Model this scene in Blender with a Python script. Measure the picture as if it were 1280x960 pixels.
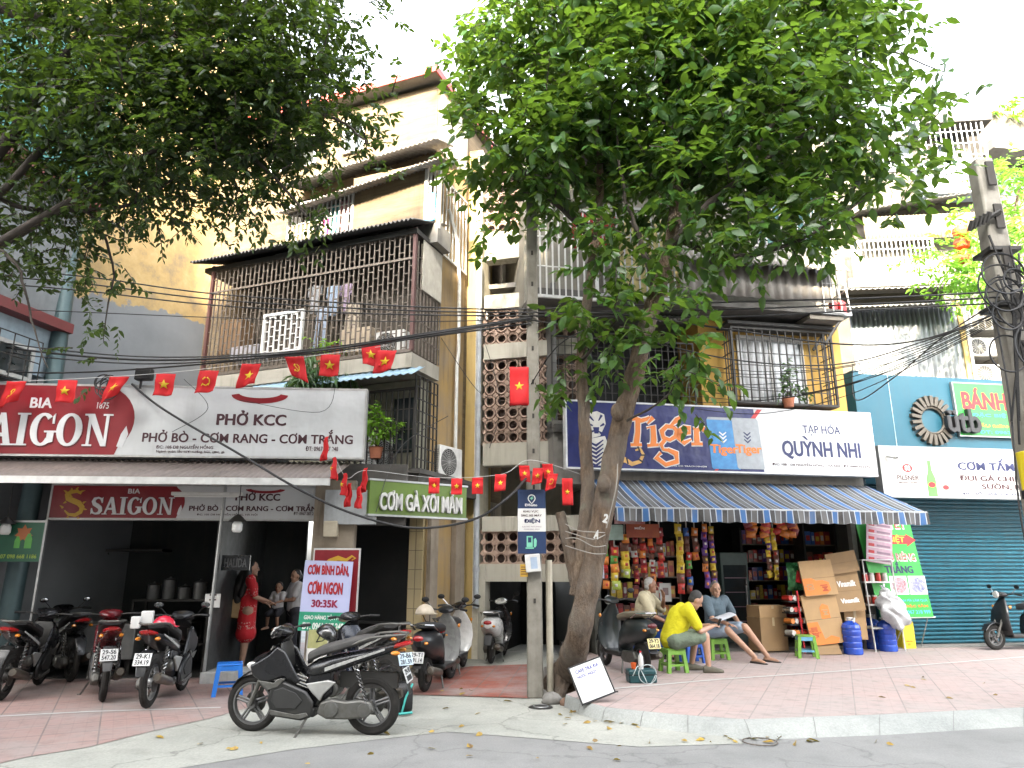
import bpy, math, random, numpy as np
from mathutils import Vector, Matrix, Euler
for o in list(bpy.data.objects): bpy.data.objects.remove(o)
S = bpy.context.scene
COL = S.collection
R = math.radians
pi = math.pi
rnd = random.Random(7)
# ---------------------------------------------------------------- camera, sky, sun, exposure
FPX, CXP, CYP, CAMH = 890.0, 640.0, 480.0, 1.6
PITCH = math.atan(232/890)
cam = bpy.data.cameras.new('camera'); camo = bpy.data.objects.new('camera', cam); COL.objects.link(camo)
camo.location = (0, 0, CAMH); camo.rotation_euler = (pi/2 + PITCH, 0, 0)
cam.sensor_fit = 'HORIZONTAL'; cam.sensor_width = 36; cam.lens = 36*FPX/1280
cam.clip_start = .05; cam.clip_end = 3000
S.camera = camo
SUN_EL, SUN_AZ = R(26), R(187)          # azimuth clockwise from +Y; low late sun behind the camera, over the houses across the street
wd = bpy.data.worlds.new('World'); S.world = wd; wd.use_nodes = True
nt = wd.node_tree; bg = nt.nodes['Background']
sky = nt.nodes.new('ShaderNodeTexSky'); sky.sky_type = 'NISHITA'; sky.sun_disc = False
sky.sun_elevation = SUN_EL; sky.sun_rotation = SUN_AZ; sky.air_density = 1.0; sky.dust_density = 6; sky.ozone_density = .4
hs = nt.nodes.new('ShaderNodeHueSaturation'); hs.inputs['Saturation'].default_value = .3
nt.links.new(sky.outputs[0], hs.inputs['Color']); nt.links.new(hs.outputs[0], bg.inputs['Color'])
bg.inputs['Strength'].default_value = .15
sl = bpy.data.lights.new('sun', 'SUN'); sl.energy = 2.0; sl.angle = R(1.2); sl.color = (1, .84, .6)
so = bpy.data.objects.new('sun', sl); COL.objects.link(so)
sd = Vector((math.sin(SUN_AZ)*math.cos(SUN_EL), math.cos(SUN_AZ)*math.cos(SUN_EL), math.sin(SUN_EL)))
so.rotation_euler = sd.to_track_quat('Z', 'Y').to_euler()
S.view_settings.view_transform = 'Standard'; S.view_settings.look = 'None'
S.view_settings.exposure = 3.95; S.view_settings.gamma = 1
S.render.engine = 'CYCLES'
S.cycles.max_bounces = 6; S.cycles.diffuse_bounces = 3; S.cycles.glossy_bounces = 3
S.cycles.transparent_max_bounces = 8; S.cycles.use_denoising = True
# ---------------------------------------------------------------- photo pixel -> place
_c, _s = math.cos(PITCH), math.sin(PITCH)
def ray(px, py):
    a = (px-CXP)/FPX; b = (CYP-py)/FPX
    return Vector((a, _c-b*_s, _s+b*_c))
def P(px, py, Y):
    r = ray(px, py); t = Y/r.y
    return Vector((r.x*t, Y, CAMH+r.z*t))
def G(px, py, z=0):
    r = ray(px, py); t = (z-CAMH)/r.z
    return Vector((r.x*t, r.y*t, z))
class Frame:
    """a vertical plane in the place: x runs along it, y goes in behind it, z is height"""
    def __init__(s, x, y, deg):
        s.o = Vector((x, y, 0)); s.a = R(deg); s.u = Vector((math.cos(s.a), math.sin(s.a), 0)); s.n = Vector((math.sin(s.a), -math.cos(s.a), 0))
    def at(s, px, py, off=0):
        r = ray(px, py); o = s.o + s.n*off
        t = (o.x*s.n.x + o.y*s.n.y)/(r.x*s.n.x + r.y*s.n.y)
        q = r*t
        return (q-o).dot(s.u), CAMH + q.z
    def rect(s, x0, y0, x1, y1, off=0):
        a = s.at(x0, y0, off); b = s.at(x1, y0, off); c = s.at(x0, y1, off); d = s.at(x1, y1, off)
        return (a[0]+c[0])/2, (b[0]+d[0])/2, (c[1]+d[1])/2, (a[1]+b[1])/2
    def world(s, u, z, off=0):
        q = s.o + s.u*u + s.n*off
        return Vector((q.x, q.y, z))
# ---------------------------------------------------------------- materials
MATS = {}
def _nodes(name):
    m = bpy.data.materials.new(name); m.use_nodes = True
    return m, m.node_tree, m.node_tree.nodes['Principled BSDF']
def N(nt, t, **k):
    n = nt.nodes.new(t)
    for a, v in k.items(): setattr(n, a, v)
    return n
def math_n(nt, op, a, b=None, c=None):
    n = N(nt, 'ShaderNodeMath', operation=op)
    for i, v in enumerate((a, b, c)):
        if v is None: continue
        if isinstance(v, (int, float)): n.inputs[i].default_value = v
        else: nt.links.new(v, n.inputs[i])
    return n.outputs[0]
def mixc(nt, f, a, b, mode='MIX'):
    n = N(nt, 'ShaderNodeMix', data_type='RGBA', blend_type=mode)
    for i, v in ((0, f), (6, a), (7, b)):
        if isinstance(v, (int, float)): n.inputs[i].default_value = v
        elif isinstance(v, tuple): n.inputs[i].default_value = v if len(v) == 4 else (*v, 1)
        else: nt.links.new(v, n.inputs[i])
    return n.outputs[2]
def ramp(nt, f, stops, interp='LINEAR'):
    n = N(nt, 'ShaderNodeValToRGB'); cr = n.color_ramp; cr.interpolation = interp
    while len(cr.elements) < len(stops): cr.elements.new(.5)
    for e, (p, c) in zip(cr.elements, stops):
        e.position = p; e.color = (*c, 1) if len(c) == 3 else c
    nt.links.new(f, n.inputs[0]); return n.outputs[0]
def noise(nt, vec, scale, detail=4, rough=.6):
    n = N(nt, 'ShaderNodeTexNoise'); n.inputs['Scale'].default_value = scale; n.inputs['Detail'].default_value = detail; n.inputs['Roughness'].default_value = rough
    if vec is not None: nt.links.new(vec, n.inputs['Vector'])
    return n.outputs['Fac']
def mapping(nt, sc=(1, 1, 1), rot=(0, 0, 0), src='Object'):
    t = N(nt, 'ShaderNodeTexCoord'); m = N(nt, 'ShaderNodeMapping')
    m.inputs['Scale'].default_value = sc; m.inputs['Rotation'].default_value = rot
    nt.links.new(t.outputs[src], m.inputs['Vector']); return m.outputs[0]
def bump(nt, b, h, dist=.01, st=.5):
    n = N(nt, 'ShaderNodeBump'); n.inputs['Strength'].default_value = st; n.inputs['Distance'].default_value = dist
    nt.links.new(h, n.inputs['Height']); nt.links.new(n.outputs[0], b.inputs['Normal'])
def mul(c, k): return tuple(min(1, x*k) for x in c)
def M(name, c, rough=.6, metal=0, var=.15, scale=7, c2=None, grime=0, gcol=(.05, .042, .032), bmp=0, coat=0, spec=.5, src='Object', wr=0):
    """one surface: two noise-mixed tones, optional run-down dirt streaks with a shape of their own, optional bump"""
    if name in MATS: return MATS[name]
    c = mul(c, .74); c2 = mul(c2, .74) if c2 else None
    m, nt, b = _nodes(name)
    v = mapping(nt, src=src)
    f = noise(nt, v, scale, 5)
    col = ramp(nt, f, [(.3, mul(c, 1-var)), (.7, c2 or mul(c, 1+var))])
    if grime:
        g = noise(nt, mapping(nt, (5, 5, .5), src=src), 1.3, 6, .7)
        g2 = noise(nt, v, 1.1, 3)
        gm = math_n(nt, 'MULTIPLY', ramp(nt, g, [(.48, (0, 0, 0)), (.72, (1, 1, 1))]), ramp(nt, g2, [(.35, (.15,)*3), (.65, (1, 1, 1))]))
        col = mixc(nt, math_n(nt, 'MULTIPLY', gm, grime), col, gcol)
    nt.links.new(col, b.inputs['Base Color'])
    rr = ramp(nt, f, [(.3, (max(0, rough-.08),)*3), (.7, (min(1, rough+.08),)*3)])
    nt.links.new(rr, b.inputs['Roughness'])
    b.inputs['Metallic'].default_value = metal; b.inputs['Specular IOR Level'].default_value = spec
    if coat: b.inputs['Coat Weight'].default_value = coat; b.inputs['Coat Roughness'].default_value = .08
    if bmp: bump(nt, b, noise(nt, v, scale*9, 4), .004, bmp)
    if wr: bump(nt, b, noise(nt, v, wr, 3, .5), .05, .6)
    MATS[name] = m; return m
def leafmat(name, c, c2, tr=.35, c3=None):
    if name in MATS: return MATS[name]
    m, nt, b = _nodes(name)
    f = noise(nt, mapping(nt), 1.7, 3); f2 = noise(nt, mapping(nt), 14, 1)
    f = math_n(nt, 'ADD', math_n(nt, 'MULTIPLY', f, .5), math_n(nt, 'MULTIPLY', f2, .5))
    col = ramp(nt, f, [(.36, c), (.62, c2)] + ([(.72, c3)] if c3 else []))
    nt.links.new(col, b.inputs['Base Color']); b.inputs['Roughness'].default_value = .42
    t = N(nt, 'ShaderNodeBsdfTranslucent'); nt.links.new(mixc(nt, .5, col, (.22, .36, .03), 'MIX'), t.inputs['Color'])
    x = N(nt, 'ShaderNodeMixShader'); x.inputs[0].default_value = tr
    nt.links.new(b.outputs[0], x.inputs[1]); nt.links.new(t.outputs[0], x.inputs[2])
    nt.links.new(x.outputs[0], nt.nodes['Material Output'].inputs[0])
    MATS[name] = m; return m
# ---------------------------------------------------------------- mesh builder
def basis(d):
    d = Vector(d).normalized(); up = Vector((0, 0, 1)) if abs(d.z) < .95 else Vector((0, 1, 0))
    a = d.cross(up).normalized(); return a, a.cross(d).normalized()
class MB:
    def __init__(s): s.v = []; s.f = []; s.m = []
    def add(s, vs, fs, m=0):
        k = len(s.v); s.v += [tuple(v) for v in vs]; s.f += [tuple(i+k for i in f) for f in fs]; s.m += [m]*len(fs); return s
    def box(s, x0, x1, y0, y1, z0, z1, m=0):
        return s.add([(x0, y0, z0), (x1, y0, z0), (x1, y1, z0), (x0, y1, z0), (x0, y0, z1), (x1, y0, z1), (x1, y1, z1), (x0, y1, z1)],
                     [(0, 3, 2, 1), (4, 5, 6, 7), (0, 1, 5, 4), (1, 2, 6, 5), (2, 3, 7, 6), (3, 0, 4, 7)], m)
    def obox(s, c, size, rot=(0, 0, 0), m=0, taper=1):
        e = Euler(rot).to_matrix(); c = Vector(c); x, y, z = (k/2 for k in size); t = taper
        vs = [(-x, -y, -z), (x, -y, -z), (x, y, -z), (-x, y, -z), (-x*t, -y*t, z), (x*t, -y*t, z), (x*t, y*t, z), (-x*t, y*t, z)]
        return s.add([c + e @ Vector(v) for v in vs], [(0, 3, 2, 1), (4, 5, 6, 7), (0, 1, 5, 4), (1, 2, 6, 5), (2, 3, 7, 6), (3, 0, 4, 7)], m)
    def quad(s, a, b, c, d, m=0): return s.add([a, b, c, d], [(0, 1, 2, 3)], m)
    def slab(s, pts, z0, z1, m=0):
        n = len(pts)
        return s.add([(p[0], p[1], z0) for p in pts] + [(p[0], p[1], z1) for p in pts],
                     [tuple(range(n-1, -1, -1)), tuple(range(n, 2*n))] + [(i, (i+1) % n, n+(i+1) % n, n+i) for i in range(n)], m)
    def prism(s, pts, y0, y1, m=0):        # outline in x,z, thickness in y
        ar = sum(pts[i][0]*pts[(i+1) % len(pts)][1]-pts[(i+1) % len(pts)][0]*pts[i][1] for i in range(len(pts)))
        if ar < 0: pts = pts[::-1]
        n = len(pts)
        return s.add([(p[0], y0, p[1]) for p in pts] + [(p[0], y1, p[1]) for p in pts],
                     [tuple(range(n)), tuple(range(2*n-1, n-1, -1))] + [((i+1) % n, i, n+i, n+(i+1) % n) for i in range(n)], m)
    def tube(s, pts, r, n=8, m=0, flat=1):
        pts = [Vector(p) for p in pts]; k = len(pts); rs = r if isinstance(r, (list, tuple)) else [r]*k
        vs = []; fs = []; a0 = None
        for i, p in enumerate(pts):
            d = (pts[min(i+1, k-1)]-pts[max(i-1, 0)])
            if d.length < 1e-9: d = Vector((0, 0, 1))
            if a0 is None: a, b = basis(d)
            else:
                d.normalize(); a = (a0 - d*a0.dot(d)).normalized(); b = a.cross(d).normalized()
            a0 = a
            vs += [p + (a*math.cos(2*pi*j/n) + b*math.sin(2*pi*j/n)*flat)*rs[i] for j in range(n)]
        for i in range(k-1):
            fs += [(i*n+j, i*n+(j+1) % n, (i+1)*n+(j+1) % n, (i+1)*n+j) for j in range(n)]
        fs += [tuple(range(n-1, -1, -1)), tuple(range((k-1)*n, k*n))]
        return s.add(vs, fs, m)
    def capsule(s, p, q, r1, r2=None, n=12, m=0):
        r2 = r1 if r2 is None else r2; p = Vector(p); q = Vector(q); d = (q-p)
        if d.length < 1e-6: d = Vector((0, 0, 1e-3)); q = p+d
        d.normalize(); pts = []; rs = []
        for t in (-1, -.85, -.5, 0): pts.append(p + d*r1*t); rs.append(max(r1*math.sqrt(1-t*t), r1*.05))
        for t in (0, .5, .85, 1): pts.append(q + d*r2*t); rs.append(max(r2*math.sqrt(1-t*t), r2*.05))
        return s.tube(pts, rs, n, m)
    def chain(s, pts, rs, n=12, m=0):
        for i in range(len(pts)-1): s.capsule(pts[i], pts[i+1], rs[i], rs[i+1], n, m)
        return s
    def lathe(s, prof, c=(0, 0, 0), axis='z', n=20, m=0, sx=1, sy=1):
        vs = []; k = len(prof)
        for r, h in prof:
            for j in range(n):
                x, y = r*math.cos(2*pi*j/n)*sx, r*math.sin(2*pi*j/n)*sy
                vs.append({'z': (c[0]+x, c[1]+y, c[2]+h), 'y': (c[0]+x, c[1]+h, c[2]-y), 'x': (c[0]+h, c[1]+x, c[2]+y)}[axis])
        fs = [(i*n+j, i*n+(j+1) % n, (i+1)*n+(j+1) % n, (i+1)*n+j) for i in range(k-1) for j in range(n)]
        if prof[0][0] > 1e-5: fs.append(tuple(range(n-1, -1, -1)))
        if prof[-1][0] > 1e-5: fs.append(tuple(range((k-1)*n, k*n)))
        return s.add(vs, fs, m)
    def ring(s, c, R1, r, axis='y', n=24, k=8, m=0, flat=1):   # torus
        vs = []; fs = []
        for i in range(n):
            a = 2*pi*i/n
            for j in range(k):
                b = 2*pi*j/k; q = R1 + r*math.cos(b); h = r*math.sin(b)*flat
                x, z = q*math.cos(a), q*math.sin(a)
                vs.append({'y': (c[0]+x, c[1]+h, c[2]+z), 'z': (c[0]+x, c[1]+z, c[2]+h), 'x': (c[0]+h, c[1]+x, c[2]+z)}[axis])
        fs = [(i*k+j, i*k+(j+1) % k, ((i+1) % n)*k+(j+1) % k, ((i+1) % n)*k+j) for i in range(n) for j in range(k)]
        return s.add(vs, fs, m)
    def ell(s, c, r, n=16, k=10, rot=None, m=0):
        e = Euler(rot).to_matrix() if rot else Matrix.Identity(3); c = Vector(c); vs = []; fs = []
        for i in range(k+1):
            t = pi*i/k - pi/2; q = max(math.cos(t), 1e-3)
            vs += [c + e @ Vector((r[0]*q*math.cos(2*pi*j/n), r[1]*q*math.sin(2*pi*j/n), r[2]*math.sin(t))) for j in range(n)]
        fs = [(i*n+j, i*n+(j+1) % n, (i+1)*n+(j+1) % n, (i+1)*n+j) for i in range(k) for j in range(n)]
        return s.add(vs, fs, m)
    def loft(s, secs, n=16, pw=2.6, m=0):
        """secs: (x, z, half_width_y, half_height, tilt) rings, each square-rounded, tilted in the x-z plane"""
        vs = []; k = len(secs)
        for sc in secs:
            x, z, w, h = sc[:4]; t = sc[4] if len(sc) > 4 else 0
            for j in range(n):
                a = 2*pi*j/n; ca, sa = math.cos(a), math.sin(a)
                yy = w*math.copysign(abs(ca)**(2/pw), ca); hh = h*math.copysign(abs(sa)**(2/pw), sa)
                vs.append((x - hh*math.sin(t), yy, z + hh*math.cos(t)))
        fs = [(i*n+j, i*n+(j+1) % n, (i+1)*n+(j+1) % n, (i+1)*n+j) for i in range(k-1) for j in range(n)]
        fs += [tuple(range(n-1, -1, -1)), tuple(range((k-1)*n, k*n))]
        return s.add(vs, fs, m)
    def corr(s, a, b, c, d, waves, amp=.02, m=0, per=4):       # corrugated sheet on corners a,b (one end) d,c (other end); waves run a->b
        a, b, c, d = map(Vector, (a, b, c, d)); nrm = (b-a).cross(d-a).normalized(); K = waves*per; vs = []
        for i in range(K+1):
            t = i/K; o = nrm*amp*math.sin(2*pi*waves*t)
            vs += [a.lerp(b, t)+o, d.lerp(c, t)+o]
        return s.add(vs, [(2*i, 2*i+2, 2*i+3, 2*i+1) for i in range(K)], m)
    def grid(s, fn, nu, nv, m=0):
        vs = [fn(i/nu, j/nv) for i in range(nu+1) for j in range(nv+1)]
        return s.add(vs, [(i*(nv+1)+j, (i+1)*(nv+1)+j, (i+1)*(nv+1)+j+1, i*(nv+1)+j+1) for i in range(nu) for j in range(nv)], m)
    def mesh(s, name, mats, smooth=30):
        me = bpy.data.meshes.new(name); me.from_pydata(s.v, [], s.f)
        for mt in (mats if isinstance(mats, (list, tuple)) else [mats]): me.materials.append(mt)
        if len(me.materials) > 1: me.polygons.foreach_set('material_index', s.m)
        if smooth:
            me.polygons.foreach_set('use_smooth', [True]*len(me.polygons)); me.set_sharp_from_angle(angle=R(smooth))
        me.update(); return me
    def build(s, name, mats, parent=None, loc=None, rot=None, bevel=0, smooth=30, solid=0, label=None, **tags):
        o = bpy.data.objects.new(name, s.mesh(name, mats, smooth)); COL.objects.link(o)
        if parent: o.parent = parent
        if loc is not None: o.location = loc
        if rot is not None: o.rotation_euler = rot
        if solid: md = o.modifiers.new('thick', 'SOLIDIFY'); md.thickness = solid; md.offset = 0
        if bevel: md = o.modifiers.new('bevel', 'BEVEL'); md.width = bevel; md.segments = 2; md.limit_method = 'ANGLE'; md.angle_limit = R(40)
        if label: o['label'] = label
        for k, v in tags.items(): o[k] = v
        return o
def tag(o, label, cat, group=None):
    o['label'] = label; o['category'] = cat
    if group: o['group'] = group
    return o
def thing(name, label, cat, loc=(0, 0, 0), rz=0, group=None):
    o = bpy.data.objects.new(name, None); COL.objects.link(o); o.location = loc; o.rotation_euler = (0, 0, rz); o.empty_display_size = .1
    return tag(o, label, cat, group)
def fthing(fr, name, label, cat, group=None, off=0):
    return thing(name, label, cat, fr.o + fr.n*off, fr.a, group)
def copy_tree(o, parent=None):
    c = o.copy(); COL.objects.link(c)
    if parent: c.parent = parent
    for ch in list(o.children): copy_tree(ch, c)
    return c
# ---------------------------------------------------------------- lettering
def text_mesh(body, bold=0, ext=.0):
    cu = bpy.data.curves.new('lettering', 'FONT'); cu.body = body; cu.size = 1; cu.extrude = ext; cu.offset = bold
    cu.align_x = 'CENTER'; cu.align_y = 'CENTER'; cu.resolution_u = 4; cu.space_character = 1 + bold*1.6
    o = bpy.data.objects.new('lettering', cu); COL.objects.link(o)
    bpy.context.view_layer.update()
    me = bpy.data.meshes.new_from_object(o.evaluated_get(bpy.context.evaluated_depsgraph_get()))
    bpy.data.objects.remove(o); return me
def text(body, parent, u0, u1, z0, z1, y, m, bold=.02, th=.004, name='lettering', slant=0, rot=None, keep=False, label=None):
    """lettering fitted into the box u0..u1, z0..z1 of the parent's x,z plane, standing th proud towards -y"""
    me = text_mesh(body, min(bold, .012), .1)
    if bold > .012:                                   # heavier lettering: the same letters again, a hair to each side
        src = np.empty(len(me.vertices)*3); me.vertices.foreach_get('co', src); src = src.reshape(-1, 3)
        fs = [tuple(p.vertices) for p in me.polygons]; vs = []; ff = []
        for k, (dx, dy, dz) in enumerate(((0, 0, 0), (-.9, .3, -.012), (.9, -.3, -.024), (.45, .6, -.036))):
            q = src + np.array([dx*bold, dy*bold, 0]); q[:, 2] = np.where(q[:, 2] > 0, q[:, 2]+dz, q[:, 2])
            ff += [tuple(i+k*len(src) for i in f) for f in fs]; vs += q.tolist()
        me = bpy.data.meshes.new('lettering'); me.from_pydata(vs, [], ff)
    co = np.empty(len(me.vertices)*3); me.vertices.foreach_get('co', co); co = co.reshape(-1, 3)
    lo, hi = co.min(0), co.max(0); w, h = max(hi[0]-lo[0], 1e-6), max(hi[1]-lo[1], 1e-6)
    sx, sz = (u1-u0)/w, (z1-z0)/h
    if keep: sx = sz = min(sx, sz)
    xc, zc = (u0+u1)/2, (z0+z1)/2
    X = xc + (co[:, 0]-(lo[0]+hi[0])/2)*sx; Z = zc + (co[:, 1]-(lo[1]+hi[1])/2)*sz
    X = X + slant*(Z-z0)
    if rot:
        c, s_ = math.cos(rot), math.sin(rot); X, Z = xc+(X-xc)*c-(Z-zc)*s_, zc+(X-xc)*s_+(Z-zc)*c
    Yv = y - (co[:, 2]+.1)/.2*th
    out = np.stack([X, Yv, Z], 1); me.vertices.foreach_set('co', out.ravel()); me.update()
    me.materials.clear(); me.materials.append(m)
    o = bpy.data.objects.new(name, me); COL.objects.link(o); o.parent = parent
    if label: o['label'] = label
    return o
def star(mb, cx, cz, r, y, n=5, q=.4, m=0, rot=0):
    p = []
    for i in range(2*n):
        a = pi/2 + pi*i/n + rot; k = r if i % 2 == 0 else r*q
        p.append((cx + k*math.cos(a), cz + k*math.sin(a)))
    return mb.prism(p, y-.003, y, m)
def stroke(mb, pts, w, y, th=.004, m=0):       # flat ribbon following x,z points; w may vary
    n = len(pts); ws = w if isinstance(w, (list, tuple)) else [w]*n; L = []; Rr = []
    for i in range(n):
        a = Vector(pts[max(i-1, 0)]); b = Vector(pts[min(i+1, n-1)]); d = (b-a).normalized(); q = Vector((-d.y, d.x))*ws[i]/2; p = Vector(pts[i])
        L.append(p+q); Rr.append(p-q)
    for i in range(n-1):
        mb.prism([tuple(L[i]), tuple(L[i+1]), tuple(Rr[i+1]), tuple(Rr[i])], y-th, y, m)
    return mb
def arc(cx, cz, r, a0, a1, n=12, k=1):
    return [(cx + r*math.cos(R(a0+(a1-a0)*i/n)), cz + r*k*math.sin(R(a0+(a1-a0)*i/n))) for i in range(n+1)]
# colours used again and again
steel = M('galvanised steel', (.42, .43, .43), .4, .7, grime=.3)
dark_iron = M('dark iron', (.035, .033, .03), .55, .3)
rust_iron = M('rusty painted iron bars', (.19, .165, .14), .6, .2, c2=(.10, .075, .055), scale=20)
white_bar = M('white painted bars', (.62, .62, .6), .5, grime=.2)
black_pl = M('black plastic', (.014, .014, .015), .45, spec=.3)
rubber = M('tyre rubber', (.016, .015, .014), .9, c2=(.035, .033, .03), scale=16, spec=.25)
white_pl = M('white plastic', (.7, .7, .68), .4, grime=.15)
chrome = M('chrome', (.7, .7, .7), .15, 1, var=.03)
paper = M('white paper', (.72, .72, .7), .7, var=.04)
concrete = M('weathered concrete', (.3, .29, .26), .85, c2=(.19, .18, .165), scale=4, grime=.55, bmp=.3)
dk_conc = M('grimy dark concrete', (.13, .125, .115), .9, c2=(.07, .066, .06), scale=4, grime=.6, bmp=.3)
blackness = M('dark plaster and opening shade', (.016, .018, .018), .8, scale=3)  # near-black plaster, also the flat sheet that paints an opening's shade
ink = M('dark maroon ink', (.06, .012, .02), .6, var=.05)
navy = M('navy ink', (.012, .02, .1), .5, var=.05)
red_pr = M('red print', (.5, .015, .02), .5, var=.05)
yellow_pr = M('yellow print', (.75, .5, .03), .5, var=.05)
orange_pr = M('orange print', (.8, .22, .03), .5, var=.08)
white_pr = M('white print', (.78, .78, .76), .5, var=.03)
green_pr = M('green print', (.03, .32, .06), .5, var=.08)
black_pr = M('black print', (.012, .012, .014), .5, var=.05)
glass_dk = M('dark window glass', (.03, .04, .045), .08, var=.1, spec=.8)
# ================================================================ GROUND
def struct(name, mb, m, **k): return mb.build(name, m, kind='structure', **k)
def tile_mat(name, c, mortar, sx, sy, rot, c2=None):
    m, nt, b = _nodes(name)
    v = mapping(nt, rot=(0, 0, rot))
    br = N(nt, 'ShaderNodeTexBrick'); br.offset = .0; br.inputs['Scale'].default_value = 1
    br.inputs['Brick Width'].default_value = sx; br.inputs['Row Height'].default_value = sy; br.inputs['Mortar Size'].default_value = .009; br.inputs['Mortar Smooth'].default_value = .3
    br.inputs['Color1'].default_value = (*c, 1); br.inputs['Color2'].default_value = (*(c2 or mul(c, .8)), 1); br.inputs['Mortar'].default_value = (*mortar, 1); br.inputs['Bias'].default_value = -.2
    nt.links.new(v, br.inputs['Vector'])
    # small pressed relief squares inside each slab
    b2 = N(nt, 'ShaderNodeTexBrick'); b2.offset = 0; b2.inputs['Scale'].default_value = 1; b2.inputs['Brick Width'].default_value = sx/4; b2.inputs['Row Height'].default_value = sy/4; b2.inputs['Mortar Size'].default_value = .006
    b2.inputs['Color1'].default_value = (1, 1, 1, 1); b2.inputs['Color2'].default_value = (.94,)*3+(1,); b2.inputs['Mortar'].default_value = (.86,)*3+(1,)
    nt.links.new(v, b2.inputs['Vector'])
    col = mixc(nt, .8, br.outputs['Color'], b2.outputs['Color'], 'MULTIPLY')
    g = noise(nt, mapping(nt), .9, 7, .7); g2 = noise(nt, mapping(nt), 6, 5, .7)
    col = mixc(nt, math_n(nt, 'MULTIPLY', ramp(nt, g, [(.42, (0, 0, 0)), (.66, (1, 1, 1))]), .75), col, (.26, .235, .22))
    col = mixc(nt, math_n(nt, 'MULTIPLY', ramp(nt, g2, [(.5, (0, 0, 0)), (.75, (1, 1, 1))]), .5), col, (.11, .095, .088))
    nt.links.new(col, b.inputs['Base Color']); b.inputs['Roughness'].default_value = .8
    bump(nt, b, math_n(nt, 'ADD', b2.outputs['Fac'], br.outputs['Fac']), .004, -.6)
    return m
def ground_mat(name, c, c2, crack=.0, spots=.4, grit=60):
    m, nt, b = _nodes(name)
    v = mapping(nt)
    f = noise(nt, v, .7, 8, .68); g = noise(nt, v, grit, 3)
    col = ramp(nt, f, [(.32, c), (.68, c2)])
    col = mixc(nt, .22, col, ramp(nt, g, [(.3, (.25,)*3), (.7, (.85,)*3)]), 'OVERLAY')
    st = noise(nt, v, 2.3, 6, .75)
    col = mixc(nt, math_n(nt, 'MULTIPLY', ramp(nt, st, [(.52, (0, 0, 0)), (.75, (1, 1, 1))]), spots), col, mul(c, .5))
    h = g
    if crack:
        w = N(nt, 'ShaderNodeTexVoronoi', feature='DISTANCE_TO_EDGE'); w.inputs['Scale'].default_value = .55
        va = N(nt, 'ShaderNodeVectorMath', operation='ADD'); nt.links.new(v, va.inputs[0])
        nn = N(nt, 'ShaderNodeTexNoise'); nn.inputs['Scale'].default_value = 1.6; nn.inputs['Detail'].default_value = 5; nt.links.new(v, nn.inputs['Vector']); nt.links.new(nn.outputs['Color'], va.inputs[1])
        nt.links.new(va.outputs[0], w.inputs['Vector'])
        k = ramp(nt, w.outputs['Distance'], [(.0, (1, 1, 1)), (.012, (0, 0, 0))])
        col = mixc(nt, math_n(nt, 'MULTIPLY', k, crack), col, mul(c, .3))
    nt.links.new(col, b.inputs['Base Color']); b.inputs['Roughness'].default_value = .88
    bump(nt, b, h, .004, .5)
    return m
m_road = ground_mat('worn asphalt', (.145, .145, .14), (.2, .198, .19), .35, .35)
m_ramp = ground_mat('cement screed', (.21, .215, .19), (.31, .31, .275), .5, .45, 40)
m_kerb = ground_mat('kerb concrete', (.19, .2, .19), (.29, .3, .28), .0, .4, 50)
m_tileR = tile_mat('pink pavement slabs', (.34, .255, .235), (.22, .18, .17), .5, .5, R(24), (.31, .25, .232))
m_tileL = tile_mat('faded red pavement slabs', (.29, .185, .165), (.14, .11, .10), .5, .5, R(-28), (.25, .18, .165))
m_red = tile_mat('terracotta path tiles', (.24, .06, .035), (.12, .075, .06), .4, .4, R(6), (.18, .05, .032))
struct('road', MB().quad((-400, -200, 0), (400, -200, 0), (400, 600, 0), (-400, 600, 0)), m_road, smooth=0)
def sheet(name, pts, z, m, **k): return struct(name, MB().add([(p[0], p[1], z) for p in pts], [tuple(range(len(pts)))]), m, smooth=0, **k)
g = lambda x, y: G(x, y, 0)
ramp_edge = [(-60, 985), (150, 972), (260, 955), (360, 938), (470, 925), (560, 915), (700, 926), (800, 934), (930, 930)]
sheet('driveway_apron', [g(*p) for p in ramp_edge] + [Vector((2.2, 8.2, 0)), Vector((.9, 10, 0)), Vector((.9, 18, 0)), Vector((-14, 18, 0)), Vector((-14, 5, 0))], .004, m_ramp)
left_edge = [(-80, 975), (30, 948), (110, 935), (190, 915), (262, 899), (330, 880), (430, 868), (520, 862)]
sheet('left_pavement', [g(*p) for p in left_edge] + [g(540, 838), Vector((-1.3, 12.4, 0)), Vector((-1.5, 17, 0)), Vector((-14, 17, 0)), Vector((-14, 6, 0))], .009, m_tileL)
sheet('tiled_path', [g(*p) for p in ((505, 869), (660, 874), (672, 834), (668, 831), (588, 834), (545, 842))], .014, m_red)
SZ = .13                                                       # height of the right pavement
kerb_o = [(705, 884), (722, 893), (752, 903), (800, 909), (860, 917), (940, 926), (1100, 920), (1280, 909), (1500, 896), (1900, 876)]
kerb_i = [(708, 868), (728, 876), (758, 884), (805, 889), (860, 894), (930, 899), (1100, 893), (1280, 884), (1500, 873), (1900, 856)]
ko = [G(*p, 0) for p in kerb_o]; ki = [G(*p, SZ) for p in kerb_i]
k = MB(); n = len(ko)
ks = [Vector((a.x*.45+b.x*.55, a.y*.45+b.y*.55, SZ-.03)) for a, b in zip(ko, ki)]
vs = [(*p.to_2d(), -.02) for p in ko] + [tuple(p) for p in ks] + [tuple(p) for p in ki] + [(p.x, p.y, -.02) for p in ki]
fs = []
for i in range(n-1):
    for r_ in range(3): fs.append((r_*n+i, r_*n+i+1, (r_+1)*n+i+1, (r_+1)*n+i))
fs.append((0, n, 2*n, 3*n)); k.add(vs, fs)
struct('kerb', k, m_kerb, smooth=50)
kj = MB()
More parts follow.
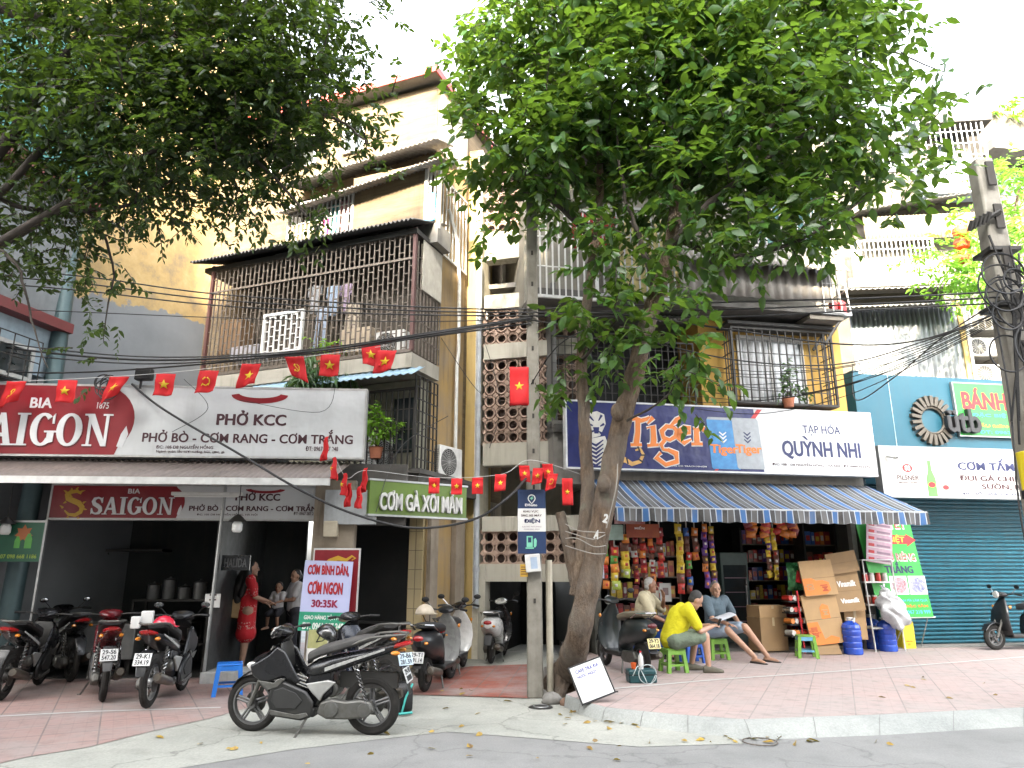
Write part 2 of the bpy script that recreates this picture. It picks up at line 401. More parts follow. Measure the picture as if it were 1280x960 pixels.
for i in range(n-1):
    L_ = (ki[i+1]-ki[i]).length; m_ = max(1, round(L_/.8))
    for j in range(m_):
        f = j/m_; o_, s_, i_ = (q[i].lerp(q[i+1], f) for q in (ko, ks, ki)); d_ = (ki[i+1]-ki[i]).normalized()*.0035; up_ = Vector((0, 0, .003)); o_ = Vector((o_.x, o_.y, .006))
        kj.quad(o_-d_+up_, o_+d_+up_, s_+d_+up_, s_-d_+up_); kj.quad(s_-d_+up_, s_+d_+up_, i_+d_+up_, i_-d_+up_)
struct('kerb_joints', kj, M('kerb joint dirt', (.2, .2, .19), .9), smooth=0)
pe = [Vector((p.x, p.y, 0)) for p in ki] + [Vector((25, 17, 0)), Vector((1.05, 17, 0)), Vector((.95, 12, 0)), Vector((.80, 9.6, 0))]
struct('right_pavement', MB().slab([(p.x, p.y) for p in pe], -.02, SZ+.002), m_tileR, smooth=0)
m_line = M('worn white road paint', (.66, .66, .63), .7, c2=(.5, .48, .45), scale=14)
def line(pts, z, w):
    q = [G(*p, z) for p in pts]; mb = MB()
    for a, b in zip(q, q[1:]):
        d = (b-a).normalized(); nn = Vector((-d.y, d.x, 0))*w/2
        mb.add([(*(v.to_2d()), z) for v in (a-nn, b-nn, b+nn, a+nn)], [(0, 1, 2, 3)])
    return mb
struct('painted_line', line([(-80, 899), (120, 889), (276, 884)], .0135, .06), m_line, smooth=0)
struct('painted_line', line([(762, 861), (900, 849), (1090, 836), (1280, 821), (1500, 806)], SZ+.0065, .065), m_line, smooth=0)
# house row added across the street, unseen behind the viewer: it keeps the low sun off the pavement
mb = MB(); wn = MB()
for i, hh in enumerate((16.9, 17.8, 17.1, 17.9, 17.0)):
    x = -22+9*i; mb.box(x, x+8.98, -16, -8, 0, hh).box(x-.01, x+8.97, -8.3, -7.7, hh+.001, hh+.3)
    for k in range(4):
        for j in range(3): wn.box(x+1+2.6*j, x+2.6+2.6*j, -7.999, -7.96, 1.2+3.4*k, 3.0+3.4*k)
struct('added_opposite_houses', mb, M('pale opposite render', (.5, .47, .4), .85, grime=.3), smooth=0)
struct('added_opposite_house_windows', wn, glass_dk, smooth=0)
# ================================================================ LEFT APARTMENT BLOCK
m_cream, nt, b = _nodes('stained cream boards')
v = mapping(nt); sx = N(nt, 'ShaderNodeSeparateXYZ'); nt.links.new(v, sx.inputs[0])
ln = math_n(nt, 'FRACT', math_n(nt, 'MULTIPLY', sx.outputs['Z'], 5.5)); row = math_n(nt, 'FLOOR', math_n(nt, 'MULTIPLY', sx.outputs['Z'], 5.5))
st = noise(nt, mapping(nt, (.7, .7, 5.5)), 1.6, 6, .7); st2 = noise(nt, mapping(nt, (4, 4, .4)), 1.2, 6, .7)
col = ramp(nt, st, [(.3, (.062, .041, .022)), (.5, (.115, .083, .045)), (.7, (.15, .117, .068))])
col = mixc(nt, math_n(nt, 'MULTIPLY', ramp(nt, st2, [(.5, (0, 0, 0)), (.72, (1, 1, 1))]), .6), col, (.055, .035, .018))
col = mixc(nt, ramp(nt, ln, [(0, (.75,)*3), (.07, (0, 0, 0))]), col, (.06, .04, .025))
nt.links.new(col, b.inputs['Base Color']); b.inputs['Roughness'].default_value = .8; bump(nt, b, ln, .015, .4)
m_ochre = M('weathered ochre plaster', (.52, .33, .10), .85, c2=(.34, .26, .17), scale=1.7, grime=.85, gcol=(.06, .055, .05), bmp=.2)
m_grey = M('grey cement render', (.36, .37, .37), .85, c2=(.28, .29, .295), scale=1.2, grime=.25, bmp=.15)
m_dirtw = M('dirty pale render', (.46, .43, .36), .85, c2=(.33, .31, .26), scale=2, grime=.75, bmp=.2)
m_black_tin = M('blackened tin roof', (.05, .05, .05), .7, c2=(.09, .085, .08), grime=.3)
m_tin = M('weathered tin sheet', (.32, .31, .29), .55, .3, c2=(.22, .2, .18), grime=.5)
m_redtin = M('red tin edge', (.45, .06, .045), .5, grime=.2)
m_bluetin = M('faded blue awning sheet', (.2, .36, .5), .6, c2=(.3, .42, .5), grime=.4)
CB = (-1.5, 12.6)
LB = Frame(*CB, -21.5); LS = Frame(*CB, 68.5)
blk = fthing(LB, 'apartment_block', 'tall weathered apartment block with barred cages and tin canopies behind the pho restaurant', 'building')
ZB, ZT = 3.0, LB.at(540, 108)[1]
MB().box(-7.2, -.012, 0, 4.5, ZB, ZT).build('wall', m_cream, blk)
# side wall facing the alley, and its ground-floor piers
MB().box(-.01, .02, .012, 1.35, ZB-3.0, ZT-.03).build('side_wall', m_ochre, blk)
MB().box(-1.6, -.012, 1.36, 4.4, 0, ZB-.01).build('ground_wall', m_dirtw, blk)
a0, a1 = LB.at(555, 60, .35), LB.at(340, 130, .35)
rf = MB(); zt = ZT+.1
rf.box(-7.3, .08, -.3, 4.6, zt, zt+.06)
rf.build('roof', m_tin, blk)
MB().box(-7.3, .11, -.33, -.301, zt-.04, zt+.12).box(.081, .11, -.3, 4.6, zt-.04, zt+.12).build('roof_edge', m_redtin, blk)
def rect_box(fr, parent, name, m, r, d0, d1, off=0, bevel=0, label=None):
    u0, u1, z0, z1 = fr.rect(*r, off)
    return MB().box(u0, u1, d0, d1, z0, z1).build(name, m, parent, bevel=bevel, label=label)
def bars(fr, r, off, nv, nh, rad=.012, stag=True, m=None, frame=True, mb=None, seed=1):
    """a welded cage face: uprights, and short cross pieces staggered between them"""
    rr = random.Random(seed); u0, u1, z0, z1 = fr.rect(*r, off); mb = mb or MB(); y = -off
    for i in range(nv+1):
        u = u0+(u1-u0)*i/nv; mb.box(u-rad, u+rad, y-rad, y+rad, z0, z1)
    if stag:
        for i in range(nv):
            ua, ub = u0+(u1-u0)*i/nv, u0+(u1-u0)*(i+1)/nv
            for j in range(nh):
                z = z0+(z1-z0)*((j+.3+.45*(i % 2))/nh); mb.box(ua, ub, y-rad*.7, y+rad*.7, z-rad*.7, z+rad*.7)
    else:
        for j in range(1, nh):
            z = z0+(z1-z0)*j/nh; mb.box(u0, u1, y-rad*.7, y+rad*.7, z-rad*.7, z+rad*.7)
    if frame:
        w = rad*2
        for z in (z0, z1): mb.box(u0-w, u1+w, y-w, y+w, z-w, z+w)
        for u in (u0, u1): mb.box(u-w, u+w, y-w*1.1, y+w*1.1, z0+w, z1-w)
    return mb
# top storey: window, sagging canopy
for r in ((432, 152, 456, 190), (342, 178, 396, 212)):
    w = MB(); win = rect_box(LB, blk, 'window', glass_dk, r, -.03, .02); u0, u1, z0, z1 = LB.rect(*r)
    for u in (u0, (u0+u1)/2, u1): w.box(u-.025, u+.025, -.07, -.031, z0, z1)
    for z in (z0, z1): w.box(u0-.025, u1+.025, -.075, -.03, z-.025, z+.025)
    w.build('window_frame', white_bar, win)
def canopy(fr, parent, p0, p1, out, drop, waves, m, name='canopy', off0=0, z_extra=0, thick=.0):
    (ua, za), (ub, zb) = fr.at(*p0, off0+out), fr.at(*p1, off0+out)
    mb = MB().corr((ua, -off0-out, za), (ub, -off0-out, zb), (ub, -off0, zb+drop), (ua, -off0, za+drop), waves, .022)
    return mb.build(name, m, parent, solid=.012, smooth=40)
canopy(LB, blk, (352, 232), (546, 172), .7, .25, 36, m_tin)
canopy(LB, blk, (345, 266), (552, 196), .85, .3, 40, m_tin)
# balcony storey: projecting box with boards, bars with laundry, corner cage
u0, u1, z0, z1 = LB.rect(350, 215, 548, 300, .55)
MB().box(u0, u1, -.55, -.01, z0-.35, z0+.04).build('balcony_floor', concrete, blk)
u0b, u1b, z0b, z1b = LB.rect(440, 222, 533, 305, .5)
MB().box(u0b, u1b, -.5, -.44, z0-.3, z1b+.15).build('balcony_boards', m_cream, blk)
u0c, u1c, z0c, z1c = LB.rect(352, 282, 396, 312, .5)
MB().box(u0c, u1c, -.5, -.44, z0c, z1c).build('balcony_boards', m_cream, blk)
bars(LB, (362, 250, 440, 300), .5, 15, 4, .012, False).build('balcony_bars', white_bar, blk)
rect_box(LB, blk, 'balcony_opening_shade', blackness, (365, 246, 438, 300), -.02, .01)  # flat near-black sheet paints the shade of the opening
cg = bars(LB, (533, 205, 549, 285), .5, 3, 3, .014, False)
cg.build('corner_bars', white_bar, blk)
rect_box(LB, blk, 'blue_panel', M('sky blue sheet', (.08, .38, .62), .5), (531, 242, 544, 276), -.56, -.53, .55)
sc = MB(); 
(ua, za), (ub, zb) = LS.at(548, 200, .06), LS.at(582, 262, .06)
for i in range(9):
    y = .05+1.25*i/8; sc.box(.045, .07, y-.012, y+.012, z0-.2, z1b+.2)
sc.box(.04, .075, .03, 1.33, z0-.22, z0-.18).box(.04, .075, .03, 1.33, z1b+.18, z1b+.22).build('side_bars', white_bar, blk)
MB().box(.021, .05, .05, 1.3, z1b+.75, z1b+2.1).build('side_panel', M('silvered boards', (.5, .46, .4), .6, grime=.5), blk)
# the big barred cage of the second storey
OFF = 1.0
mb = bars(LB, (262, 330, 516, 455), OFF, 46, 7, .011, True)
uA, uB, zA, zB = LB.rect(262, 330, 516, 455, OFF)
zA2 = LB.at(400, 452, OFF)[1]; zB2 = LB.at(516, 292, OFF)[1]
cage = MB(); rr = random.Random(3); nv = 44
for i in range(nv+1):
    u = uA+(uB-uA)*i/nv; cage.box(u-.011, u+.011, -OFF-.011, -OFF+.011, zA2, zB2)
    if i < nv:
        ub = uA+(uB-uA)*(i+1)/nv
        for j in range(8):
            z = zA2+(zB2-zA2)*(j+.25+.5*(i % 2))/8
            if z < zB2: cage.box(u, ub, -OFF-.008, -OFF+.008, z-.008, z+.008)
zm = zA2+(zB2-zA2)*.78
cage.box(uA, uB, -OFF-.03, -OFF-.012, zm-.02, zm+.02)
for z in (zA2, zB2): cage.box(uA, uB, -OFF-.028, -OFF+.028, z-.03, z+.03)
cage.build('cage_bars', rust_iron, blk)
for u_ in (uA, uB): MB().box(u_-.03, u_+.03, -OFF-.031, -OFF+.03, zA2, zB2+.1).build('cage_post', M('maroon iron post', (.09, .035, .03), .6), blk)
sidec = MB()
for i in range(9):
    y = -OFF + OFF*i/8; sidec.box(uB-.011, uB+.011, y-.011, y+.011, zA2, zB2-.1)
for j in range(1, 7):
    z = zA2+(zB2-.1-zA2)*j/7; sidec.box(uB-.008, uB+.008, -OFF, 0, z-.008, z+.008)
sidec.build('cage_side_bars', rust_iron, blk)
MB().box(uB+.02, uB+.035, -OFF+.25, -.02, zA2+1.2, zB2+.05).build('cage_side_sheet', M('pale tarpaulin sheet', (.5, .47, .4), .8, grime=.5), blk)
hatch = bars(LB, (330, 392, 377, 440), OFF+.03, 7, 4, .013, True); hatch.build('cage_hatch', white_bar, blk)
(ua, za), (ub, zb) = LB.at(250, 334, OFF+.25), LB.at(522, 284, OFF+.25)
zr = zB2+.12
MB().corr((uA-.35, -OFF-.3, zr), (uB+.12, -OFF-.3, zr), (uB+.12, .0, zr+.5), (uA-.35, .0, zr+.5), 58, .025).build('cage_roof', m_black_tin, blk, solid=.012, smooth=40)
MB().box(uA-.2, uB+.05, -OFF-.05, -.02, zr-.14, zr-.05).build('roof_beam', dark_iron, blk)
MB().box(uA, uB+.02, -OFF-.02, -.01, zA2-.3, zA2-.04).build('cage_ledge', m_dirtw, blk)
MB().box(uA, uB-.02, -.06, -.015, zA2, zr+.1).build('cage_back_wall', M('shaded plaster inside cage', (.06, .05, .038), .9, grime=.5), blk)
# clutter stored in the cage
clut = MB(); rr = random.Random(5)
mcl = [M('cage clutter brown', (.2, .12, .06), .8), M('cage clutter cloth', (.4, .4, .44), .8), M('cage clutter blue', (.12, .18, .3), .7), M('cage clutter white', (.5, .5, .48), .7)]
def thing_box(fr, r, off, depth, name, label, cat, m, group=None, bev=.01):
    u0, u1, z0, z1 = fr.rect(*r, off); w = fr.world((u0+u1)/2, z0, off)
    o = MB().box(-(u1-u0)/2, (u1-u0)/2, 0, depth, 0, z1-z0).build(name, m, None, w, (0, 0, fr.a), bevel=bev)
    return tag(o, label, cat, group)
def hang_cloth(fr, r, off, name, label, cat, m, group=None, seed=0, legs=False):
    """a garment on a line: wavy sheet with sleeves or trouser legs"""
    u0, u1, z0, z1 = fr.rect(*r, off); w = u1-u0; h = z1-z0; q = fr.world((u0+u1)/2, z1, off); mb = MB(); rr = random.Random(seed)
    ph = rr.random()*6
    def sh(x0, x1, za, zb, x0b=None, x1b=None):
        x0b = x0 if x0b is None else x0b; x1b = x1 if x1b is None else x1b
        mb.grid(lambda a, b: (x0+(x1-x0)*a + ((x0b-x0)*(1-a)+(x1b-x1)*a)*b, .025*math.sin(a*9+ph+b*2), za+(zb-za)*b), 8, 5)
    if legs: sh(-w*.4, w*.4, 0, -h*.3); sh(-w*.4, -w*.05, -h*.3, -h, -w*.45, -w*.12); sh(w*.05, w*.4, -h*.3, -h, w*.12, w*.45)
    else: sh(-w*.32, w*.32, 0, -h, -w*.36, w*.38); sh(-w*.5, -w*.3, -.02, -h*.4, -w*.55, -w*.34); sh(w*.3, w*.5, -.02, -h*.4, w*.34, w*.55)
    return tag(mb.build(name, m, None, q, (0, 0, fr.a), solid=.006), label, cat, group)
cl = lambda n, c: M('cloth '+n, c, .9, var=.2, scale=12)
hang_cloth(LB, (385, 357, 402, 392), .5, 'hanging_shirt', 'grey shirt drying at the left inside the big barred cage', 'shirt', cl('grey', (.35, .36, .38)), 'laundry in the cage', 1)
hang_cloth(LB, (408, 357, 424, 395), .5, 'hanging_shirt', 'light blue shirt drying in the middle of the big barred cage', 'shirt', cl('blue', (.3, .38, .5)), 'laundry in the cage', 2)
hang_cloth(LB, (425, 355, 440, 392), .5, 'hanging_shirt', 'mauve shirt drying on the right inside the big barred cage', 'shirt', cl('mauve', (.36, .28, .38)), 'laundry in the cage', 3)
hang_cloth(LB, (392, 385, 410, 438), .55, 'hanging_trousers', 'pale jeans hanging low inside the big barred cage', 'trousers', cl('pale jeans', (.3, .36, .46)), 'laundry in the cage', 4, True)
hang_cloth(LB, (430, 380, 450, 430), .55, 'hanging_trousers', 'beige trousers hanging low inside the big barred cage', 'trousers', cl('beige', (.38, .33, .26)), 'laundry in the cage', 5, True)
hang_cloth(LB, (396, 262, 408, 298), .42, 'hanging_shirt', 'yellow and green shirt drying in the upper white balcony bars', 'shirt', cl('lime', (.6, .6, .18)), 'laundry on the upper balcony', 6)
hang_cloth(LB, (405, 268, 413, 301), .42, 'hanging_towel', 'pink towel drying in the upper white balcony bars', 'towel', cl('pink', (.7, .12, .4)), 'laundry on the upper balcony', 7)
hang_cloth(LB, (414, 255, 425, 292), .42, 'hanging_shirt', 'turquoise shirt drying in the upper white balcony bars', 'shirt', cl('turquoise', (.2, .55, .55)), 'laundry on the upper balcony', 8)
hang_cloth(LB, (426, 250, 437, 290), .42, 'hanging_shirt', 'pale pink shirt drying rightmost in the upper white balcony bars', 'shirt', cl('rose', (.65, .4, .42)), 'laundry on the upper balcony', 9)
thing_box(LB, (275, 400, 300, 442), .75, .4, 'storage_carton', 'brown carton stored at the left end of the big barred cage', 'carton', mcl[0], None)
thing_box(LB, (425, 410, 462, 440), .75, .4, 'storage_cabinet', 'beige low cabinet stored inside the big barred cage', 'cabinet', M('beige laminate', (.42, .34, .25), .6), None)
thing_box(LB, (288, 432, 322, 449), .8, .35, 'storage_carton', 'flat grey carton on the floor of the big barred cage', 'carton', mcl[1], None)
# ---- air conditioner outdoor unit
def ac_unit(loc, rz, label, w=.8, h=.56, d=.3, group='outdoor air conditioning units', fan='front'):
    t = thing('air_conditioner', label, 'air conditioner', loc, rz, group)
    MB().box(-w/2, w/2, 0, d, 0, h).build('casing', white_pl, t, bevel=.02)
    cx = w*.12
    g_ = MB()
    for k in range(7): g_.ring((-cx, -.012, h/2), .035+.2*k/6*(h/.56), .004, 'y', 28, 4)
    for k in range(8):
        a = pi*k/8; q = .235*h/.56
        g_.tube([(-cx-math.cos(a)*q, -.014, h/2-math.sin(a)*q), (-cx+math.cos(a)*q, -.014, h/2+math.sin(a)*q)], .004, 4)
    g_.build('fan_grille', M('grille plastic', (.42, .42, .41), .5), t)
    MB().lathe([(0, -.004), (.235*h/.56, -.004), (.24*h/.56, 0)], (-cx, 0, h/2), 'y', 28).build('fan_recess', black_pl, t)
    s_ = MB()
    for k in range(12): s_.box(-w/2-.012, -w/2, .03, d-.03, .06+k*(h-.12)/12, .06+k*(h-.12)/12+.018)
    s_.build('side_slats', M('slat grey', (.35, .35, .35), .6), t)
    MB().box(-w/2+.05, -w/2+.09, .02, d+.15, -.05, 0).box(w/2-.09, w/2-.05, .02, d+.15, -.05, 0).build('bracket', dark_iron, t)
    return t
q = LB.world(-1.05, LB.at(480, 437, OFF)[1]+.02, .8)
ac_unit((*LB.world(-.48, zA2+.02, .7).to_2d(), zA2+.03), LB.a, 'old air conditioner inside the right end of the big barred cage', .6, .5)
# first storey: grey-olive wall, cage of bars, blue awning, ledge
Z1 = LB.at(500, 585, .5)[1]
u0, u1, z0, z1 = LB.rect(430, 478, 527, 585, .75)
MB().box(-4.6, -.02, -.3, -.012, ZB-.0, zA2-.32).build('first_floor_wall', M('olive grey render', (.33, .32, .25), .9, grime=.5), blk)
fb = bars(LB, (425, 490, 518, 590), .8, 13, 4, .011, False); fb.build('window_bars', dark_iron, blk)
rect_box(LB, blk, 'window', glass_dk, (492, 498, 517, 566), -.33, -.305, .32)
uE = LB.rect(425, 490, 518, 590, .8)[1]; zE0, zE1 = LB.rect(425, 490, 518, 590, .8)[2:]
sb = MB()
for i in range(7):
    y = -.8+.8*i/6; sb.box(uE-.011, uE+.011, y-.011, y+.011, zE0, zE1+.25)
for j in range(1, 9):
    z = zE0+(zE1+.25-zE0)*j/8; sb.box(uE-.009, uE+.009, -.8, 0, z-.009, z+.009)
sb.build('window_side_bars', dark_iron, blk)
(ua, za), (ub, zb) = LB.at(300, 489, 1.35), LB.at(516, 468, 1.35)
za = zb = (za+zb)/2
MB().corr((ua, -1.35, za), (ub, -1.35, zb), (ub, -.95, zb+.22), (ua, -.95, za+.22), 26, .014).build('blue_awning', m_bluetin, blk, solid=.008, smooth=40)
# slab over the ground floor, turning the corner
zc = LS.at(585, 615, .3)[1]
MB().box(-3.4, .3, -.85, 1.5, zc-.1, zc+.12).box(-3.45, .34, -.89, 1.5, zc+.121, zc+.2).build('corner_cornice', dk_conc, blk)
# alley-side piers and doorway at street level
yt = M('yellowed wall tiles', (.46, .36, .17), .5, c2=(.38, .3, .16), scale=5, grime=.35)
pr = MB()
pr.box(-.3, -.02, -.04, .25, 0, zc-.1)
pr.build('tiled_pier', yt, blk, bevel=.01)
gro = MB()
for k in range(1, 9): gro.box(-.302, -.018, -.043, -.0405, k*.32-.005, k*.32+.005)
gro.box(-.165, -.155, -.043, -.0405, 0, zc-.12).build('tile_joints', M('tile joints', (.15, .12, .07), .9), blk)
MB().box(.025, .1, .02, .3, 0, zc-.1).box(.03, .13, .95, 1.33, 0, zc-.1).build('alley_pier', M('scuffed plaster pier', (.4, .34, .26), .9, c2=(.25, .2, .15), scale=3, grime=.8, bmp=.3), blk)
MB().box(-1.9, -1.75, -.1, .12, 0, zc-.1).build('doorway_pier', dk_conc, blk)
# ================================================================ STAIRCASE BLOCK WITH PIERCED SCREENS
LC = Frame(P(600, 600, 14.0).x, 14.0, -14)
stb = fthing(LC, 'staircase_block', 'narrow stairwell block with pierced ring screens and pale bands behind the utility pole', 'building')
m_band = M('limewashed concrete band', (.56, .54, .46), .85, c2=(.45, .43, .36), scale=2.5, grime=.55)
m_ring = M('pinkish ring block screen', (.46, .33, .26), .85, c2=(.38, .27, .21), scale=9, grime=.35)
m_void = M('stairwell void shade', (.10, .065, .055), .9, grime=.3)
uL, uR = 0.06, LC.at(725, 600)[0]
bands = [(705, 727), (645, 664), (553, 581), (428, 447), (366, 384), (287, 322)]
screens = [(664, 705), (447, 553), (384, 428), (192, 287)]
zs = lambda y: LC.at(650, y)[1]
for a, b in bands: MB().box(uL, uR, -.03, .25, zs(b), zs(a)).build('floor_band', m_band, stb)
for a, b in screens:
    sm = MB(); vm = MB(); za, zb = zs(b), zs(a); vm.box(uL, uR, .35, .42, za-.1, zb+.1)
    nr = max(2, round((zb-za)/.235)); dz = (zb-za)/nr; nc = round((uR-uL)/.235); du = (uR-uL)/nc
    for j in range(nr):
        for i in range(nc):
            sm.ring((uL+du*(i+.5), .06, za+dz*(j+.5)), du*.43, .026, 'y', 14, 5, flat=1.6)
    for j in range(nr+1):
        for i in range(nc+1):
            sm.obox((uL+du*i, .06, za+dz*j), (.085, .07, .085), (0, pi/4, 0))
    sc_ = sm.build('ring_screen', m_ring, stb, smooth=60)
    vm.build('stairwell_void_shade', m_void, stb)  # dark sheet paints the shade of the void behind each screen
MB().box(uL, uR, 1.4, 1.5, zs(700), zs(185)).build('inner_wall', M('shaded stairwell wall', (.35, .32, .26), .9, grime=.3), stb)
MB().box(uL, uR, .3, 1.4, zs(345)-.1, zs(345)).build('landing', concrete, stb)
MB().box(uL, uR, .43, 1.4, zs(650)-.08, zs(650)).build('landing', concrete, stb)
pz = zs(724)
MB().box(.0, .14, -.05, .3, 0, zs(705)-.002).build('door_jamb', m_band, stb, bevel=.01)
MB().box(uR-.1, uR+.04, -.05, .3, 0, zs(705)-.002).build('door_jamb', m_band, stb, bevel=.01)
MB().box(.14, uR-.1, 2.9, 3.0, 0, pz).box(.1, .139, .3, 3.0, 0, pz+.02).box(uR-.09, uR-.05, .3, 3, 0, pz+.02).build('passage_wall', blackness, stb)
MB().tube([(uL+.05, -.0, zs(397)), (uL+.05, 0, zs(386))], .02).tube([(uL+.02, 0, zs(392)+.36), (uR-.3, 0, zs(392)+.36)], .025).tube([(uL+.75, 0, zs(383)), (uL+.75, 0, zs(392)+.36)], .022).build('handrail', white_bar, stb)
# yellow pilaster and rising pipes between the two blocks
MB().box(-.5, -.12, -.02, 1.2, 0, LC.at(590, 190)[1]).build('pilaster', M('yellow limewash', (.62, .45, .16), .85, c2=(.5, .36, .14), scale=2, grime=.5), stb)
MB().box(-.11, -.0, -.06, .6, 0, LC.at(600, 190)[1]).build('pilaster_edge', M('pale limewash', (.66, .62, .5), .85, grime=.35), stb)
pp = thing('drain_pipe', 'grey plastic drain pipe running the full height beside the ring screens', 'pipe', LC.world(-.02, 0, .12), LC.a, 'drain pipes in the alley')
mb = MB().tube([(0, 0, .9), (0, 0, LC.at(605, 330, .1)[1])], .055, 12)
for z in (1.6, 3.2, 4.8, 6.4): mb.lathe([(.062, -.05), (.066, 0), (.062, .05)], (0, 0, z), n=12)
mb.build('pipe', M('grey plastic pipe', (.4, .43, .46), .45, grime=.2), pp)
pp2 = thing('drain_pipe', 'thin white drain pipe with an elbow on the ochre side wall', 'pipe', LS.world(.9, 0, .1), LS.a, 'drain pipes in the alley')
zz = [LS.at(570, y, .1)[1] for y in (640, 455, 437, 350, 300, 270)]
MB().tube([(0, 0, zz[0]), (0, 0, zz[1]), (.06, 0, zz[2]), (.04, 0, zz[3]), (-.1, 0, zz[4]), (-.5, 0, zz[5])], .035, 10).build('pipe', M('white pipe', (.6, .6, .57), .5, grime=.3), pp2)
pp3 = thing('drain_pipe', 'slim pale vertical pipe along the yellow pilaster', 'pipe', LC.world(-.42, 0, .06), LC.a, 'drain pipes in the alley')
MB().tube([(0, 0, 0), (0, 0, LC.at(592, 470, .1)[1])], .03, 8).build('pipe', M('white pipe', (.6, .6, .57)), pp3)
# ================================================================ LEFT GABLE AND CORNER HOUSE
m_gable, nt, b = _nodes('bluish grey below ragged yellow')
v = mapping(nt); sx = N(nt, 'ShaderNodeSeparateXYZ'); nt.links.new(v, sx.inputs[0])
edge = math_n(nt, 'ADD', math_n(nt, 'SUBTRACT', sx.outputs['Z'], math_n(nt, 'MULTIPLY', sx.outputs['X'], 0.13)), math_n(nt, 'MULTIPLY', math_n(nt, 'SUBTRACT', noise(nt, v, 1.2, 5), .5), 1.3))
f = ramp(nt, math_n(nt, 'SUBTRACT', edge, 7.05), [(0, (0, 0, 0)), (.04, (1, 1, 1))])  # yellow above, bluish grey below a sloping ragged edge
yel = ramp(nt, noise(nt, v, 2.2, 8, .7), [(.32, (.2, .165, .11)), (.5, (.36, .255, .11)), (.7, (.45, .34, .17))])
gr = ramp(nt, noise(nt, v, .8, 6), [(.3, (.15, .162, .175)), (.7, (.21, .225, .238))])
nt.links.new(mixc(nt, f, gr, yel), b.inputs['Base Color']); b.inputs['Roughness'].default_value = .85
bump(nt, b, noise(nt, v, 8, 5), .01, .3)
LG = Frame(-5.94, 16.5, 68.5)
gb = fthing(LG, 'gable_wall', 'big blank gable wall, ragged yellow above and bluish grey below, left of the barred cage', 'wall')
MB().box(-9, .0, 0, 3, 0, 14).build('wall', m_gable, gb)
CH = Frame(P(65, 430, 11.0).x, 11.0, 78)
hs_ = fthing(CH, 'corner_house', 'pale blue house with maroon roof edge at the far left behind the red beer sign', 'house')
zr1 = CH.at(60, 413)[1]
MB().box(-5, 0, 0, 3, 4.56, zr1).build('wall', M('pale blue wall', (.4, .5, .58), .8, grime=.3), hs_)
MB().box(-5, .12, -.25, 3, zr1, zr1+.16).build('roof', M('maroon roof edge', (.16, .03, .03), .6), hs_)
u0, u1, z0, z1 = CH.rect(-40, 425, 40, 466)
MB().box(-1.6, -.35, -.03, .01, z0, z1).build('window', glass_dk, hs_)
fmb = MB()
for u in (-1.6, -.98, -.35): fmb.box(u-.03, u+.03, -.06, -.031, z0-.03, z1+.03)
for z in (z0, z1): fmb.box(-1.6, -.35, -.055, -.03, z-.03, z+.03)
fmb.build('window_frame', white_bar, hs_)
wb = MB()
for i in range(6): wb.tube([(-1.6+1.25*i/5, -.2, z0-.1), (-1.6+1.25*i/5, -.2, z1+.1)], .01, 5)
for z in (z0-.1, (z0+z1)/2, z1+.1): wb.tube([(-1.6, -.2, z), (-.35, -.2, z)], .01, 5)
wb.build('window_bars', dark_iron, hs_)
zq0, zq1 = CH.at(90, 255)[1], CH.at(90, 150)[1]
MB().box(-5, .25, -.3, 2, zq0, zq0+.22).build('balcony_edge', M('maroon roof edge', (.16, .03, .03)), hs_)
MB().box(-5, .2, -.22, -.18, zq0+.23, zq1+1.2).build('green_tarpaulin', M('dark teal tarpaulin', (.02, .16, .15), .6, c2=(.05, .25, .23), scale=3), hs_)
MB().box(-5, .1, 0, 2, zr1+.2, zq0-.005).build('upper_wall', M('shaded grey wall', (.2, .22, .23), .9, grime=.4), hs_)
# ================================================================ LEFT PHO RESTAURANT
LR = Frame(P(230, 530, 10.6).x, 10.6, 4)
zS0, zS1 = LR.at(230, 570)[1], LR.at(230, 490)[1]
uSR = LR.at(455, 530)[0]; uSL = LR.at(-110, 530)[0]
shed = fthing(LR, 'pho_restaurant', 'open-fronted pho restaurant with dim interior under the pink tin awning', 'restaurant')
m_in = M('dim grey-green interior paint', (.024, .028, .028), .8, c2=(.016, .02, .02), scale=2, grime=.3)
IB = 3.1                                                # depth of the dining room behind the signs
zc0 = LR.at(230, 606)[1]
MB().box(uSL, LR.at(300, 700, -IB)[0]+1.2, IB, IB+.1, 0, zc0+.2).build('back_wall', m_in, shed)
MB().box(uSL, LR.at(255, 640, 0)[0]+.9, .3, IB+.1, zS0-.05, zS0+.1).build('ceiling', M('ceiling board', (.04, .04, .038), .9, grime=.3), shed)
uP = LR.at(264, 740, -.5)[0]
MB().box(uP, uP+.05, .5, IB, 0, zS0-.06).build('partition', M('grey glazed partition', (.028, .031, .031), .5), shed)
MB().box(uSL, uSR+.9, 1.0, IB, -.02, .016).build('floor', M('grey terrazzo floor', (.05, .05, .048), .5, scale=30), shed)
u0, u1, z0, z1 = LR.rect(252, 800, 306, 836, -.35)
MB().box(u0, LR.at(380, 820, -.35)[0], .36, 1.0, 0, .16).build('doorstep', M('worn light step', (.42, .43, .42), .8, grime=.5), shed, bevel=.01)
